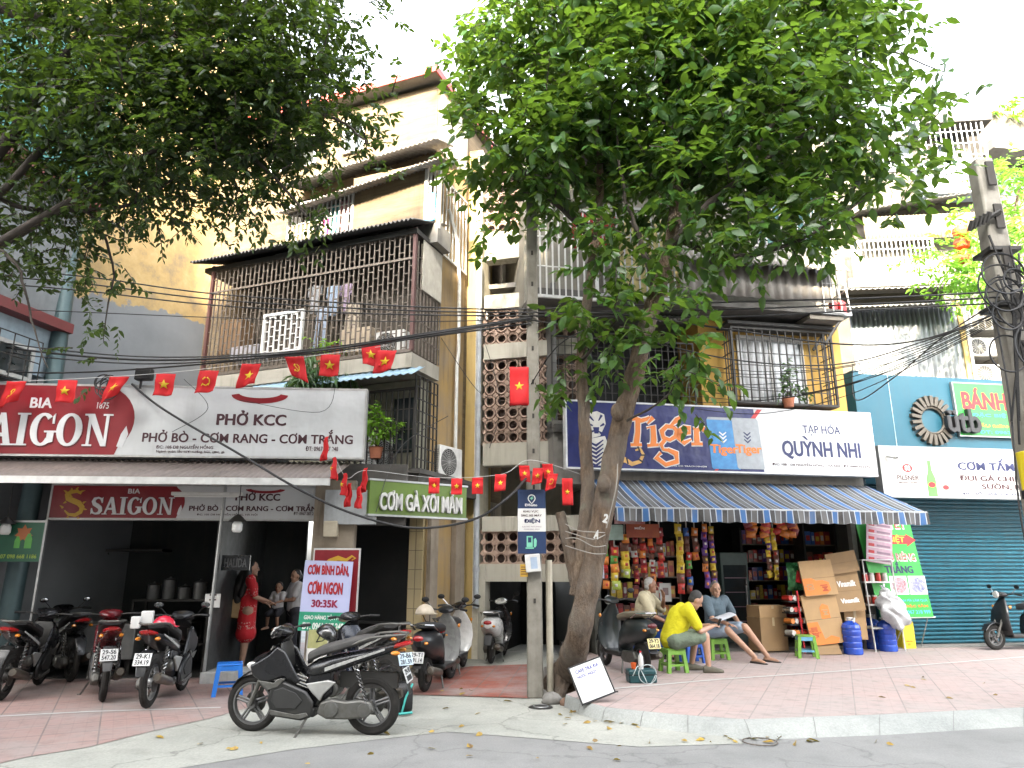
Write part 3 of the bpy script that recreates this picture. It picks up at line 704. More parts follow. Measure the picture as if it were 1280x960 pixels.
# shelf on the back wall, wiring, brackets
zsh = LR.at(120, 690, -IB)[1]
MB().box(uSL+.4, LR.at(215, 690, -IB)[0], IB-.45, IB-.01, zsh, zsh+.04).build('wall_shelf', dark_iron, shed)
for x in (62, 82, 148):
    u = LR.at(x, 690, -IB)[0]
    MB().tube([(u, IB-.02, zsh-.55), (u, IB-.02, zsh)], .018, 6).tube([(u, IB-.02, zsh-.45), (u, IB-.4, zsh-.02)], .015, 6).build('shelf_bracket', dark_iron, shed)
MB().box(LR.at(85, 672, -IB)[0], LR.at(135, 672, -IB)[0], IB-.4, IB-.05, zsh+.042, zsh+.3).build('old_air_conditioner', M('dim green grey', (.16, .19, .18), .7), shed, bevel=.02)
# posts
MB().tube([(LR.at(262, 645, 0)[0], .45, .02), (LR.at(266, 645, 0)[0], .45, zS0-.1)], .025, 8).build('post', steel, shed)
# awning of pink-grey tin
zA, zBk = LR.at(230, 600, .95)[1], LR.at(230, 576, .1)[1]
uA0, uA1 = LR.at(-90, 590, .95)[0], LR.at(411, 603, .95)[0]
aw = fthing(LR, 'tin_awning', 'pinkish corrugated tin awning between the two white and red restaurant signs', 'awning')
MB().corr((uA0, -.95, zA), (uA1, -.95, zA), (uA1+.15, -.05, zBk), (uA0, -.05, zBk), 62, .014).build('sheet', M('pink tin sheet', (.31, .245, .215), .5, .1, c2=(.2, .165, .145), scale=3, grime=.5), aw, solid=.008, smooth=40)
MB().box(uA0, uA1+.02, -.985, -.955, zA-.06, zA+.035).build('front_rail', white_pl, aw)
for x in (-20, 100, 225, 350):
    u = LR.at(x, 590, .5)[0]; MB().tube([(u, -.94, zA-.03), (u, 0, zS0-.12)], .015, 6).build('strut', dark_iron, aw)
# ---- letters with serifs for the beer name, drawn as outlines
def serif_letters(parent, word, u0, u1, z0, z1, y, m, th=.012, k=1.0):
    """heavy bracketed-serif capitals, one mesh per letter"""
    W = {'S': .78, 'A': 1.0, 'I': .5, 'G': .95, 'O': 1.0, 'N': 1.02}
    gap = .07; tot = sum(W[c] for c in word)+gap*(len(word)-1); sc = (u1-u0)/tot; h = z1-z0; x = u0
    for ch in word:
        w = W[ch]*sc; mb = MB(); X = lambda a: x+a*w; Z = lambda b: z0+b*h
        st = .26*sc*k; thn = .11*sc*k
        ser = lambda a0, a1, b: mb.prism([(X(a0), Z(b) if b == 0 else Z(b)-.05*h), (X(a1), Z(b) if b == 0 else Z(b)-.05*h), (X(a1), Z(b)+.05*h if b == 0 else Z(b)), (X(a0), Z(b)+.05*h if b == 0 else Z(b))], y-th*1.03, y)
        if ch == 'I':
            mb.prism([(X(.5)-st/2, Z(0)), (X(.5)+st/2, Z(0)), (X(.5)+st/2, Z(1)), (X(.5)-st/2, Z(1))], y-th, y); ser(0, 1, 0); ser(0, 1, 1)
        elif ch == 'A':
            mb.prism([(X(.06), Z(0)), (X(.06)+thn, Z(0)), (X(.5)+.02*w, Z(.82)), (X(.56), Z(1)), (X(.42), Z(1))], y-th, y)
            mb.prism([(X(.95), Z(0)), (X(.95)-st, Z(0)), (X(.40), Z(1)), (X(.60), Z(1))], y-th*1.06, y)
            mb.prism([(X(.24), Z(.27)), (X(.72), Z(.27)), (X(.68), Z(.38)), (X(.30), Z(.38))], y-th*.94, y); ser(-.06, .28, 0); ser(.6, 1.06, 0)
        elif ch == 'N':
            mb.prism([(X(.14), Z(0)), (X(.14)+thn, Z(0)), (X(.14)+thn, Z(1)), (X(.14), Z(1))], y-th, y)
            mb.prism([(X(.80), Z(0)), (X(.80)+thn, Z(0)), (X(.80)+thn, Z(1)), (X(.80), Z(1))], y-th*.97, y)
            mb.prism([(X(.05), Z(1)), (X(.05)+st*1.1, Z(1)), (X(.80)+thn, Z(0)), (X(.80)+thn-st*.75, Z(0))], y-th*1.06, y); ser(0, .36, 0); ser(.68, 1.05, 1); ser(-.03, .25, 1)
        else:
            cx, cz = x+w/2, z0+h/2; pts = []; ws = []
            if ch == 'O':
                for i in range(25): a = 2*pi*i/24; pts.append((cx+math.cos(a)*(w/2-st/2), cz+math.sin(a)*(h/2-thn/2+.01*h))); ws.append(thn+(st-thn)*abs(math.cos(a))**1.4)
            elif ch == 'G':
                for i in range(21): a = R(48+272*i/20); pts.append((cx+math.cos(a)*(w/2-st/2), cz+math.sin(a)*(h/2-thn/2+.01*h))); ws.append(thn+(st-thn)*abs(math.cos(a))**1.4)
                mb.prism([(X(.98)-st, Z(.06)), (X(.98), Z(.12)), (X(.98), Z(.44)), (X(.98)-st, Z(.44))], y-th*.96, y); ser(.58, 1.1, .46)
                mb.prism([(X(.86), Z(.68)), (X(.95), Z(.68)), (X(.95), Z(1.0)), (X(.86), Z(.9))], y-th*.95, y)
            elif ch == 'S':
                ctl = [(.93, .74), (.8, .9), (.55, .96), (.26, .9), (.17, .74), (.28, .6), (.55, .5), (.8, .38), (.86, .22), (.72, .08), (.45, .04), (.2, .1), (.07, .27)]
                ww = [.5, .5, .45, .75, 1, 1.05, 1.1, 1.05, 1, .75, .45, .5, .5]
                pts = [(X(a), Z(b)) for a, b in ctl]; ws = [st*q for q in ww]
                mb.prism([(X(.88), Z(.66)), (X(.97), Z(.66)), (X(.97), Z(1)), (X(.88), Z(.92))], y-th*.95, y); mb.prism([(X(.03), Z(0)), (X(.12), Z(.08)), (X(.12), Z(.36)), (X(.03), Z(.36))], y-th*.95, y)
            stroke(mb, pts, ws, y, th)
        mb.build('letter', m, parent); x += w+gap*sc
m_sign_w = M('white lightbox sheet', (.62, .64, .65), .45, var=.05, scale=2, grime=.25, gcol=(.25, .24, .22), wr=2.2)
m_beer = M('beer red sheet', (.33, .008, .018), .4, c2=(.22, .006, .014), scale=1.2, wr=2.2)
m_beer_dk = M('dark beer red', (.16, .006, .012), .5, var=.1)
m_silver = M('silver lettering', (.74, .75, .76), .35, var=.05)
m_gold = M('gold dragon print', (.72, .46, .03), .45, c2=(.6, .33, .02), scale=25)
def swoosh(t, cx, cz, w, h, y, m):
    p = arc(cx, cz, w, 180, 360, 14, h/w) + [(cx+w*.8, cz+h*.1)] + [(x, z+h*.25) for x, z in arc(cx, cz, w*.75, 350, 190, 12, h/w*.8)]
    MB().prism(p, y-.003, y).build('swoosh', m, t)
def pho_sign(fr, label, r, split, off, tilt, texts, saig, bia):
    u0, u1, z0, z1 = fr.rect(*r, off); h = z1-z0
    t = fthing(fr, 'shop_sign', label, 'sign', 'pho restaurant signs', off); d = .16
    MB().box(u0, u1, 0, d, z0, z1).build('panel', m_sign_w, t)
    e = .03
    MB().box(u0-e, u1+e, -.006, d, z0-e, z0-.001).box(u0-e, u1+e, -.006, d, z1+.001, z1+e).box(u0-e, u0-.001, -.006, d, z0, z1).box(u1+.001, u1+e, -.006, d, z0, z1).build('edge_frame', M('sign edge aluminium', (.55, .55, .54), .4, .5, grime=.3), t)
    us = fr.at(split, (r[1]+r[3])/2, off)[0]
    p = [(u0+.002, z0+.002), (us-.22*h, z0+.002)] + arc(us-.5*h, z0+.5*h, .5*h, -50, 60, 10, 1.0) + [(us-.3*h, z1-.002), (u0+.002, z1-.002)]
    MB().prism(p, -.004, -.001).build('red_field', m_beer, t)
    MB().prism([(us-.2*h, z0+.12*h), (us-.12*h, z0+.1*h), (us-.06*h, z0+.3*h), (us-.1*h, z0+.42*h), (us-.16*h, z0+.3*h)], -.006, -.0035).build('splash', m_silver, t)
    f = lambda x, y: fr.at(x, y, off)
    for b_, x0, y0, x1, y1, m, bd in texts:
        a0 = f(x0, y1)[0]; a1 = f(x1, y0)[0]; b0 = f((x0+x1)/2, y1)[1]; b1 = f((x0+x1)/2, y0)[1]; text(b_, t, a0, a1, b0, b1, -.001, m, bd)
    (a0, b0), (a1, b1) = f(saig[0], saig[3]), f(saig[2], saig[1])
    serif_letters(t, 'SAIGON', a0+.012*h, a1+.012*h, b0-.025*h, b1-.025*h, -.0045, m_beer_dk, .004, 1.08)
    serif_letters(t, 'SAIGON', a0, a1, b0, b1, -.009, m_silver, .012)
    return t, f, h
t, f, h = pho_sign(LR, 'large upper white sign with red beer panel and pho menu above the tin awning', (-96, 484, 455, 569), 168, .2, 0,
    [('BIA', 37, 497, 67, 510, m_silver, .02), ('1875', 121, 503, 137, 511, m_silver, .01), ('PHỞ KCC', 270, 513, 359, 532, ink, .03),
     ('PHỞ BÒ - CƠM RANG - CƠM TRẮNG', 177, 536, 442, 554, ink, .018), ('ĐC: 105 D8 NGUYỄN HỒNG', 195, 555, 267, 561, ink, .01), ('Ngành quán: lẩu tươi nướng, bún, cơm, gà', 195, 562, 281, 567, ink, .0), ('ĐT: 0967 287 248', 382, 558, 423, 564, ink, .01)],
    (-46, 518, 141, 556), None)
swoosh(t, *f(325, 494), .42, .13, -.001, m_beer)
t, f, h = pho_sign(LR, 'smaller lower red and white sign hanging in shade under the tin awning', (64, 608, 413, 648), 231, -.45, 0,
    [('BIA', 160, 611, 176, 617, m_silver, .015), ('PHỞ KCC', 294, 614, 351, 626, ink, .03), ('PHỞ BÒ - CƠM RANG - CƠM TRẮNG', 236, 629, 404, 639, ink, .026),
     ('ĐC: 105 D8 NGUYỄN HỒNG, HÀ NỘI', 246, 641, 322, 645, ink, .008), ('ĐT: 0967 287 248', 367, 640, 396, 644, ink, .008)],
    (113, 622, 218, 643), None)
mb = MB(); X = lambda q: f(*q)
stroke(mb, [X(q) for q in ((102, 617), (97, 614), (89, 615), (84, 619), (85, 623), (92, 626), (99, 629), (103, 634), (101, 640), (94, 644), (86, 643), (81, 638))], [.03, .05, .06, .07, .075, .08, .08, .075, .065, .055, .04, .02], -.005, .005)
for (x, y, dx, dy) in ((84, 616, -4, -3), (90, 613, 0, -3), (96, 612, 3, -3), (104, 629, 4, -2), (105, 636, 4, 1), (86, 646, -3, 1), (79, 635, -4, -3), (83, 627, -4, 2), (101, 615, 6, -2), (97, 647, 3, 1), (88, 619, 3, 2)):
    stroke(mb, [X((x, y)), X((x+dx*.5, y+dy*.7)), X((x+dx, y+dy))], [.035, .022, .006], -.0052, .004)
mb.build('dragon', m_gold, t)
swoosh(t, *f(332, 612), .3, .06, -.001, m_beer)
# strip lamp and hanging bulbs under the awning
def bulb(px, py, Y, label):
    q = P(px, py, Y); t = thing('pendant_lamp', label, 'lamp', q, 0, 'lamps hanging under the tin awning')
    MB().lathe([(.0, -.15), (.05, -.15), (.07, -.12), (.07, -.04), (.05, .0), (.02, .01)], n=16).build('bulb', M('frosted unlit bulb', (.75, .76, .74), .4, var=.03), t)
    MB().lathe([(.13, .0), (.06, .07), (.02, .1), (.0, .1)], n=16).tube([(0, 0, .1), (0, 0, .55)], .006, 5).build('shade', dark_iron, t)
bulb(8, 655, 10.5, 'white pendant bulb at the far left under the tin awning')
bulb(297, 652, 10.3, 'white pendant bulb in front of the lower restaurant sign')
q = LR.world(LR.at(260, 610, .3)[0], zA-.12, .3)
tl = thing('strip_lamp', 'white strip lamp fixed under the awning edge above the lower sign', 'lamp', q, LR.a)
MB().box(-.5, .5, -.03, .03, -.025, .025).build('fitting', white_pl, tl, bevel=.01); MB().tube([(-.45, -.02, -.035), (.45, -.02, -.035)], .014, 8).build('tube', paper, tl)
# green phone banner at far left
t = fthing(LR, 'green_banner', 'dark green banner with bottles and a phone number at the far left of the restaurant', 'sign', None, -.15)
u0, u1, z0, z1 = LR.rect(-40, 653, 53, 702, -.15)
MB().box(u0, u1, 0, .02, z0, z1).build('panel', M('deep green vinyl', (.01, .11, .055), .45), t)
MB().box(u1+.001, u1+.03, -.01, .03, z0-1.2, z1+.05).box(u0, u1, -.01, .03, z1+.001, z1+.03).build('frame', steel, t)
ff = lambda x, y: LR.at(x, y, -.15)
mb = MB()
for x, y, s_ in ((36, 674, 1.), (22, 676, .8)):
    a, b_ = ff(x, y); mb.prism([(a-.05*s_, b_-.13*s_), (a+.05*s_, b_-.13*s_), (a+.05*s_, b_), (a+.02*s_, b_+.08*s_), (a-.02*s_, b_+.08*s_), (a-.05*s_, b_)], -.004, -.001)
mb.build('bottle_print', M('bottle green print', (.12, .45, .08), .5), t)
a, b_ = ff(30, 667); star(MB(), a, b_, .13, -.0005, 7, .6).build('crest_print', M('rust print', (.5, .16, .05), .5), t)
a0, b0 = ff(0, 698); a1, b1 = ff(46, 693); text('07 098 668 1186', t, a0, a1, b0, b1, -.001, M('lime print', (.45, .6, .1), .5), .01)
# dim signs and fridge behind the woman
t = fthing(LR, 'dark_sign', 'small black sign with grey HALIDA lettering on the dim partition behind the woman', 'sign', None, -.6)
u0, u1, z0, z1 = LR.rect(277, 694, 312, 713, -.6)
MB().box(u0, u1, 0, .05, z0, z1).build('panel', M('black acrylic', (.012, .014, .018), .3), t)
a0, b0 = LR.at(280, 709, -.6); a1, b1 = LR.at(309, 698, -.6); text('HALIDA', t, a0, a1, b0, b1, -.001, M('grey lettering', (.13, .135, .14), .5), .012)
t = fthing(LR, 'menu_poster', 'dim olive poster with white patch under the dark HALIDA sign', 'poster', None, -2.2)
u0, u1, z0, z1 = LR.rect(270, 716, 318, 798, -2.2)
MB().box(u0, u1, 0, .02, z0, z1).build('panel', M('olive poster', (.11, .09, .02), .6), t)
MB().box(u0, u1, -.003, -.001, z0, z0+.45).build('blue_band', M('dim navy poster', (.02, .03, .06), .6), t)
u0, u1, z0, z1 = LR.rect(259, 742, 278, 759, -.55)
t2 = fthing(LR, 'paper_notice', 'white paper notice taped by the dim partition beside the black motorbike', 'notice', None, -.45)
MB().box(u0, u1, 0, .003, z0, z1).build('sheet', paper, t2)
for k in range(2): MB().box(u0+.06, u1-.06, -.002, -.001, z0+.1+.07*k, z0+.12+.07*k).build('line_of_print', ink, t2)
# steel counter and boxes deep inside
q = LR.world(LR.at(95, 815, -1.0)[0], 0, -1.2)
t = thing('steel_counter', 'grey steel food counter standing behind the maroon motorbike', 'counter', q, LR.a)
MB().box(-.75, .75, 0, .6, .25, .75).build('body', M('brushed steel', (.34, .35, .35), .45, .6), t, bevel=.015)
for x in (-.68, .68):
    for y in (.06, .54): MB().box(x-.02, x+.02, y-.02, y+.02, .016, .249).build('leg', dark_iron, t)
MB().box(-.75, .75, -.01, .62, .7501, .78).build('worktop', steel, t)
q = LR.world(LR.at(210, 790, -1.6)[0], .016, -1.6); t = thing('metal_rack', 'black metal frame rack standing deep in the dim dining room', 'rack', q, LR.a)
for x in (-.6, .6):
    for y in (0, .5): MB().box(x-.02, x+.02, y-.02, y+.02, 0, 1.1).build('post', dark_iron, t)
for z in (.4, 1.08): MB().box(-.62, .62, -.02, .52, z, z+.03).build('shelf', dark_iron, t)
for i, (dx, hh_) in enumerate(((-.4, .22), (-.15, .3), (.1, .18), (.35, .26))):
    p_ = q+LR.u*dx-LR.n*.25; o = thing('stock_pot', ['small dented pot', 'tallest pot', 'shallow pot', 'wide pot'][i]+' on the black metal rack in the dim dining room', 'pot', (p_.x, p_.y, .016+1.111), 0, 'pots on the black rack'); MB().lathe([(0, 0), (.1, 0), (.105, hh_), (.112, hh_+.005), (.095, hh_), (.09, .02)], n=18).build('body', M('dull aluminium', (.2, .2, .2), .5, .5), o); MB().lathe([(.108, hh_+.008), (.02, hh_+.04), (.015, hh_+.06), (0, hh_+.06)], n=18).build('lid', M('dull aluminium', (.2, .2, .2)), o)
q = LR.world(LR.at(200, 760, -2.4)[0], .016, -2.4)
t = thing('folding_table', 'dark folding table at the back of the dim dining room', 'table', q, LR.a)
MB().box(-.7, .7, -.4, .4, .72, .76).build('tabletop', M('dark laminate', (.07, .07, .07), .5), t)
for x in (-.62, .62):
    for y in (-.34, .34): MB().tube([(x, y, 0), (x, y, .72)], .018, 6).build('leg', dark_iron, t)
# ---- stand-up boards in front of the corner pillar
u0, u1, z0, z1 = LR.rect(379, 685, 446, 806, .1)
def flat_board(fr, name, label, cat, r, off, m, th=.03, lean=0, roll=0, group=None):
    u0, u1, z0, z1 = fr.rect(*r, off); q = fr.world((u0+u1)/2, z0, off)
    t = thing(name, label, cat, q, fr.a, group); t.rotation_euler = (-lean, roll, fr.a)
    MB().box(-(u1-u0)/2, (u1-u0)/2, 0, th, 0, z1-z0).build('panel', m, t)
    return t, u1-u0, z1-z0
t, w, h = flat_board(LR, 'standing_sign', 'tall red and white standing sign with gold dragon behind the lilac rice board', 'sign', (386, 685, 446, 842), .12, white_pl, .05, .04)
MB().box(-w/2+.02, w/2-.02, -.004, -.001, h*.46, h-.025).build('red_field', m_beer, t)
mb = MB(); cx, cz = .03*w, h*.9
stroke(mb, [(cx-.22, cz-.08), (cx-.12, cz-.01), (cx+.0, cz+.03), (cx+.12, cz+.0), (cx+.2, cz+.06), (cx+.25, cz+.03), (cx+.2, cz+.0)], [.03, .06, .07, .05, .03, .025, .015], -.004, .004)
for k in range(8): stroke(mb, [(cx-.18+.05*k, cz-.02), (cx-.2+.05*k, cz-.1)], [.03, .008], -.0042, .004)
mb.build('dragon', m_gold, t)
t, w, h = flat_board(LR, 'rice_board', 'lilac board reading com binh dan 30:35K, propped before the red dragon sign', 'sign', (375, 701, 436, 789), .3, M('lilac print', (.50, .53, .78), .5, var=.05, scale=3), .02, .05, .03)
MB().box(-w/2+.001, w/2-.001, -.004, -.001, .001, h*.265).build('green_band', M('leaf green print', (.02, .30, .17), .5), t)
for b_, z0, z1, x0, x1, m, bd in (('CƠM BÌNH DÂN,', .78, .97, -.42, .43, red_pr, .035), ('CƠM NGON', .52, .72, -.38, .33, red_pr, .035), ('30:35K', .33, .44, -.28, .27, M('wine print', (.3, .01, .06), .5), .04),
        ('GIAO HÀNG TẬN NƠI', .145, .235, -.4, .4, white_pr, .02), ('ĐT: 0961 287 248', .02, .12, -.42, .42, white_pr, .03)):
    if z0 > .5:
        text(b_, t, (x0-.008)*w, (x1+.008)*w, (z0-.008)*h, (z1-.008)*h, -.0008, navy, bd+.012, .0025)
    text(b_, t, x0*w, x1*w, z0*h, z1*h, -.0042 if z0 < .3 else -.0035, m, bd, .003)
t, w, h = flat_board(LR, 'olive_board', 'small olive and white board propped low under the lilac rice board', 'sign', (384, 787, 430, 826), .42, M('olive print', (.32, .33, .12), .5, c2=(.45, .44, .2), scale=9), .02, .1)
MB().box(-w/2+.001, w/2-.001, -.004, -.001, .001, h*.4).build('white_band', paper, t)
# meter box and green lump above the dragon sign
tb = thing_box(LR, (404, 651, 421, 671), .05, .18, 'meter_box', 'cream electricity meter box on the corner pillar above the dragon sign', 'meter box', M('cream meter box', (.5, .44, .33), .5))
# corner pillar of the shed
MB().box(LR.at(388, 700, -.1)[0], LR.at(440, 700, -.1)[0], .12, .45, 0, zc0+.1).build('corner_pillar', M('scuffed plaster pier', (.4, .34, .26), .9), shed)
MB().box(LR.at(405, 640, 0)[0], LR.at(470, 640, 0)[0], .02, .1, LR.at(400, 655)[1], LR.at(400, 612)[1]).build('fascia', M('grey metal fascia', (.38, .4, .41), .6, grime=.3), shed)
MB().box(LR.at(405, 640, 0)[0], LR.at(505, 640, 0)[0], .3, .5, LR.at(400, 612)[1]-.5, zS0-.05).build('lintel', dk_conc, shed)
# ---- green corner sign
GC = Frame(P(462, 620, 10.75).x, 10.75, 36)
z0 = GC.at(462, 642)[1]; z1 = GC.at(462, 600)[1]; u1 = GC.at(583, 630)[0]
t = fthing(GC, 'corner_sign', 'angled green sign with white raised letters COM GA XOI MAM at the alley corner', 'sign')
MB().box(0, u1, 0, .12, z0, z1).build('panel', M('moss green sheet', (.10, .18, .015), .5, c2=(.13, .22, .02), scale=2, grime=.25), t)
MB().box(-.02, u1+.02, -.012, .12, z0-.03, z0-.001).box(-.02, u1+.02, -.012, .12, z1+.001, z1+.03).build('edge_frame', steel, t)
text('CƠM GÀ XỐI MẮM', t, u1*.09, u1*.94, z0+.06, z1-.03, -.001, M('raised letter side', (.62, .62, .6), .5, grime=.2), .035, .05)
# inside of the little corner shop: table, bottles
q = G(470, 832, 0); q.y += .6
t = thing('dining_table', 'low dark table with sauces just inside the corner doorway', 'table', (q.x, q.y, 0), -.3)
MB().box(-.5, .5, -.3, .3, .66, .7).build('tabletop', M('dark laminate', (.07, .07, .07)), t)
for x in (-.45, .45):
    for y in (-.25, .25): MB().box(x-.02, x+.02, y-.02, y+.02, 0, .66).build('leg', steel, t)
def bottle(loc, h, r, m, mcap, name, label, cat, group=None):
    t = thing(name, label, cat, loc, 0, group)
    MB().lathe([(0, 0), (r*.95, 0), (r, h*.05), (r, h*.6), (r*.75, h*.72), (r*.35, h*.82), (r*.33, h*.9)], n=14).build('body', m, t)
    MB().lathe([(r*.4, h*.9), (r*.4, h*.99), (r*.2, h)], n=10).build('cap', mcap, t)
    MB().lathe([(r*1.02, h*.2), (r*1.02, h*.5)], n=14).build('label_band', paper, t)
    return t
c_, s_ = math.cos(-.3), math.sin(-.3)
for i, (x, y, m, lb) in enumerate(((-.2, 0, M('chilli red plastic', (.35, .03, .02), .4), 'red chilli bottle on the low dark table'), (.0, .05, M('blue plastic tub', (.05, .15, .3), .4), 'blue bottle on the low dark table'), (-.35, .1, M('rose plastic', (.4, .2, .2), .4), 'pinkish bottle on the low dark table'))):
    bottle((q.x+x*c_-y*s_, q.y+x*s_+y*c_, .7), .2+.04*i, .04, m, white_pl, 'sauce_bottle', lb, 'bottle', 'sauces on the low table')
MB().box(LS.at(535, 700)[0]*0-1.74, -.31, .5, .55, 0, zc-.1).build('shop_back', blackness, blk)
# two AC units on the cornice
ac_unit((*LB.world(-.55, 0, .45).to_2d(), zc+.2), LS.a-R(8), 'white air conditioner with round fan on the corner cornice, the left one', .72, .62, .3)
ac_unit((*LS.world(.55, 0, .2).to_2d(), zc+.2), LS.a-R(8), 'white air conditioner with dark fan opening on the corner cornice, the right one', .72, .58, .3)
# ================================================================ RIGHT CORNER BUILDING
RB = Frame(P(900, 620, 14.0).x, 14.0, 10.7)
rb = fthing(RB, 'corner_shop_building', 'mustard yellow building with barred window, cages and grocery shop beneath', 'building')
m_yel = M('mustard limewash', (.62, .38, .07), .8, c2=(.52, .31, .07), scale=1.5, grime=.4, gcol=(.12, .09, .05))
uWL, uWR = RB.at(872, 450)[0], RB.at(1048, 450)[0]
zW0, zW1 = RB.at(900, 535)[1], RB.at(900, 388)[1]
MB().box(uWL, uWR, -.1, 3, zW0, zW1).build('upper_wall', m_yel, rb)
# barred window box
r = (917, 413, 1042, 505)
win = rect_box(RB, rb, 'window', M('pale window glass', (.3, .33, .35), .12, spec=.8), (925, 424, 1004, 509), -.115, -.101, .115)
u0, u1, z0, z1 = RB.rect(925, 424, 1004, 509, .115)
fm = MB()
for u in (u0, (u0+u1)/2, u1): fm.box(u-.035, u+.035, -.15, -.116, z0, z1)
for z in (z0, z1): fm.box(u0-.04, u1+.04, -.155, -.115, z-.035, z+.035)
fm.build('window_frame', white_bar, win)
MB().grid(lambda a, b: (u0+.04+(u1-u0)*.48*a, -.125+.012*math.sin(a*30), z0+.05+(z1-z0-.1)*b), 30, 4).build('curtain', M('pale curtain', (.55, .56, .58), .9), win)
bars(RB, r, .5, 13, 6, .011, False).build('window_bars', dark_iron, rb)
u0, u1, z0, z1 = RB.rect(*r, .5)
for uu in (u0, u1):
    sb = MB()
    for i in range(4): y = -.5+.4*i/4; sb.box(uu-.01, uu+.01, y-.01, y+.01, z0, z1)
    for j in range(1, 6): z = z0+(z1-z0)*j/6; sb.box(uu-.008, uu+.008, -.5, -.1, z-.008, z+.008)
    sb.build('window_side_bars', dark_iron, rb)
MB().box(u0, u1, -.5, -.1, z0-.03, z0).build('window_tray', M('rusty tray', (.08, .055, .04), .8), rb)
MB().box(u0-.1, u1+.1, -.6, -.1, z1+.05, z1+.11).build('window_hood', M('dark hood', (.05, .05, .05), .8), rb)
# dark netted recess behind the tree
uD0 = RB.at(688, 450)[0]
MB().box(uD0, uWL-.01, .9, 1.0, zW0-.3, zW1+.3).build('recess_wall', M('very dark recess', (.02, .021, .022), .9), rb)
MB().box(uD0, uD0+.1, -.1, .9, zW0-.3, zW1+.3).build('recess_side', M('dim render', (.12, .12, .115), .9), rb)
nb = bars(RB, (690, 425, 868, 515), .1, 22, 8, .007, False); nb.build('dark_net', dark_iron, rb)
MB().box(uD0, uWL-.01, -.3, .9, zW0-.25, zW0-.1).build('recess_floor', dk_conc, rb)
(ua, za), (ub, zb) = RB.at(800, 402, .5), RB.at(874, 398, .5)
MB().corr((ua, -.5, za), (ub, -.5, zb), (ub, -.0, zb+.3), (ua, 0, za+.3), 14, .03).build('small_tin_roof', M('weathered tin sheet', (.32, .31, .29)), rb, solid=.01, smooth=40)
# overhanging cage floors above
def cage_floor(r, off, nv, nh, m, name, depth=None, stag=False, rad=.014):
    return bars(RB, r, off, nv, nh, rad, stag).build(name, m, rb)
uC0, uC1, zC0, zC1 = RB.rect(667, 258, 1046, 372, .9)
MB().box(uC0, uC1, -.9, 2.5, zC0-.14, zC0-.02).build('overhang_slab', dk_conc, rb)
MB().box(uC0, uC1, -.02, 2.5, zC0, zC0+3.3).build('upper_block', M('shaded block wall', (.2, .19, .16), .9, grime=.5), rb)
MB().box(uC0-.02, uC1+.02, -.95, 2.5, zC0+3.3, zC0+3.42).build('top_slab', dk_conc, rb)
cage_floor((667, 262, 745, 372), .9, 10, 3, white_bar, 'white_cage_bars')
cage_floor((745, 262, 850, 372), .88, 12, 3, M('grey bars', (.3, .3, .29), .6), 'grey_cage_bars')
u0, u1, z0, z1 = RB.rect(850, 330, 1040, 372, .9)
MB().corr((u0, -.9, z0), (u1, -.9, z0), (u1, -.88, z1), (u0, -.88, z1), 16, .022).build('tin_apron', M('weathered tin sheet', (.32, .31, .29)), rb, solid=.01, smooth=40)
u0, u1, z0, z1 = RB.rect(850, 306, 1048, 338, 1.0)
MB().corr((u0, -1.3, z0), (u1, -1.3, z0), (u1, -.9, z1), (u0, -.9, z1), 24, .02).build('tin_hood', M('weathered tin sheet', (.32, .31, .29)), rb, solid=.01, smooth=40)
cage_floor((905, 232, 1042, 310), .9, 14, 3, M('grey bars', (.3, .3, .29)), 'upper_cage_bars')
rect_box(RB, rb, 'teal_net', M('dim teal net', (.03, .12, .13), .7), (940, 240, 1030, 306), -.72, -.7, .72)
rect_box(RB, rb, 'red_cloth', M('deep red cloth', (.35, .015, .02), .8), (715, 268, 772, 312), -.7, -.68, .7)
rect_box(RB, rb, 'yellow_boards', M('yellow-grey boards', (.4, .34, .14), .8, grime=.4), (775, 275, 850, 372), -.6, -.56, .58)
MB().box(uC0-.03, uC0+.03, -.93, -.87, zC0-.1, zC0+3.2).build('corner_post', white_bar, rb)
MB().tube([(uC0+2.0, -.5, zC0+.02), (uC0+2.0, -.5, zC0+1.3)], .03).build('standpipe', white_bar, rb)
# leaning white cage at the right end with red cans in it
u0, u1, z0, z1 = RB.rect(1040, 255, 1078, 392, .9)
lc = MB()
for i in range(6):
    y = -.9+1.3*i/5; lc.tube([(u0-.0, y, z1+.0), (u0+.28, y, z0)], .016, 6)
for j in range(6):
    a = j/5; lc.tube([(u0+.28*(1-a), -.9, z0+(z1-z0)*a), (u0+.28*(1-a), .4, z0+(z1-z0)*a)], .012, 6)
for i in range(4): lc.tube([(u0-.3+.19*i, -.9, z0), (u0-.3+.14*i, -.9, z1)], .014, 6)
for j in range(4): lc.tube([(u0-.3, -.9, z0+(z1-z0)*j/4), (u0+.26-.2*j/4, -.9, z0+(z1-z0)*j/4)], .012, 6)
lc.build('white_end_cage', white_bar, rb)
MB().box(u0-.35, u0+.3, -.9, .4, z0-.04, z0).build('cage_tray', steel, rb)
for i in range(2):
    q = RB.world(u0+.0+.2*i, z0, .75)
    tg = thing('red_can', ['red plastic can in the white cage, the left one', 'red plastic can in the white cage, the right one'][i], 'can', q, RB.a, 'red cans in the white cage')
    MB().lathe([(0, 0), (.08, 0), (.085, .03), (.085, .26), (.05, .31), (.03, .32)], n=14).build('body', M('red plastic', (.55, .03, .04), .4), tg); MB().lathe([(.035, .32), (.035, .37), (0, .37)], n=10).build('cap', black_pl, tg)
br = MB()
for i in range(5):
    y = -.8+.4*i; br.tube([(uC1, y, zC0-.15), (uC1-.45, y, zC0-.75)], .03, 6)
br.build('knee_brace', dark_iron, rb)
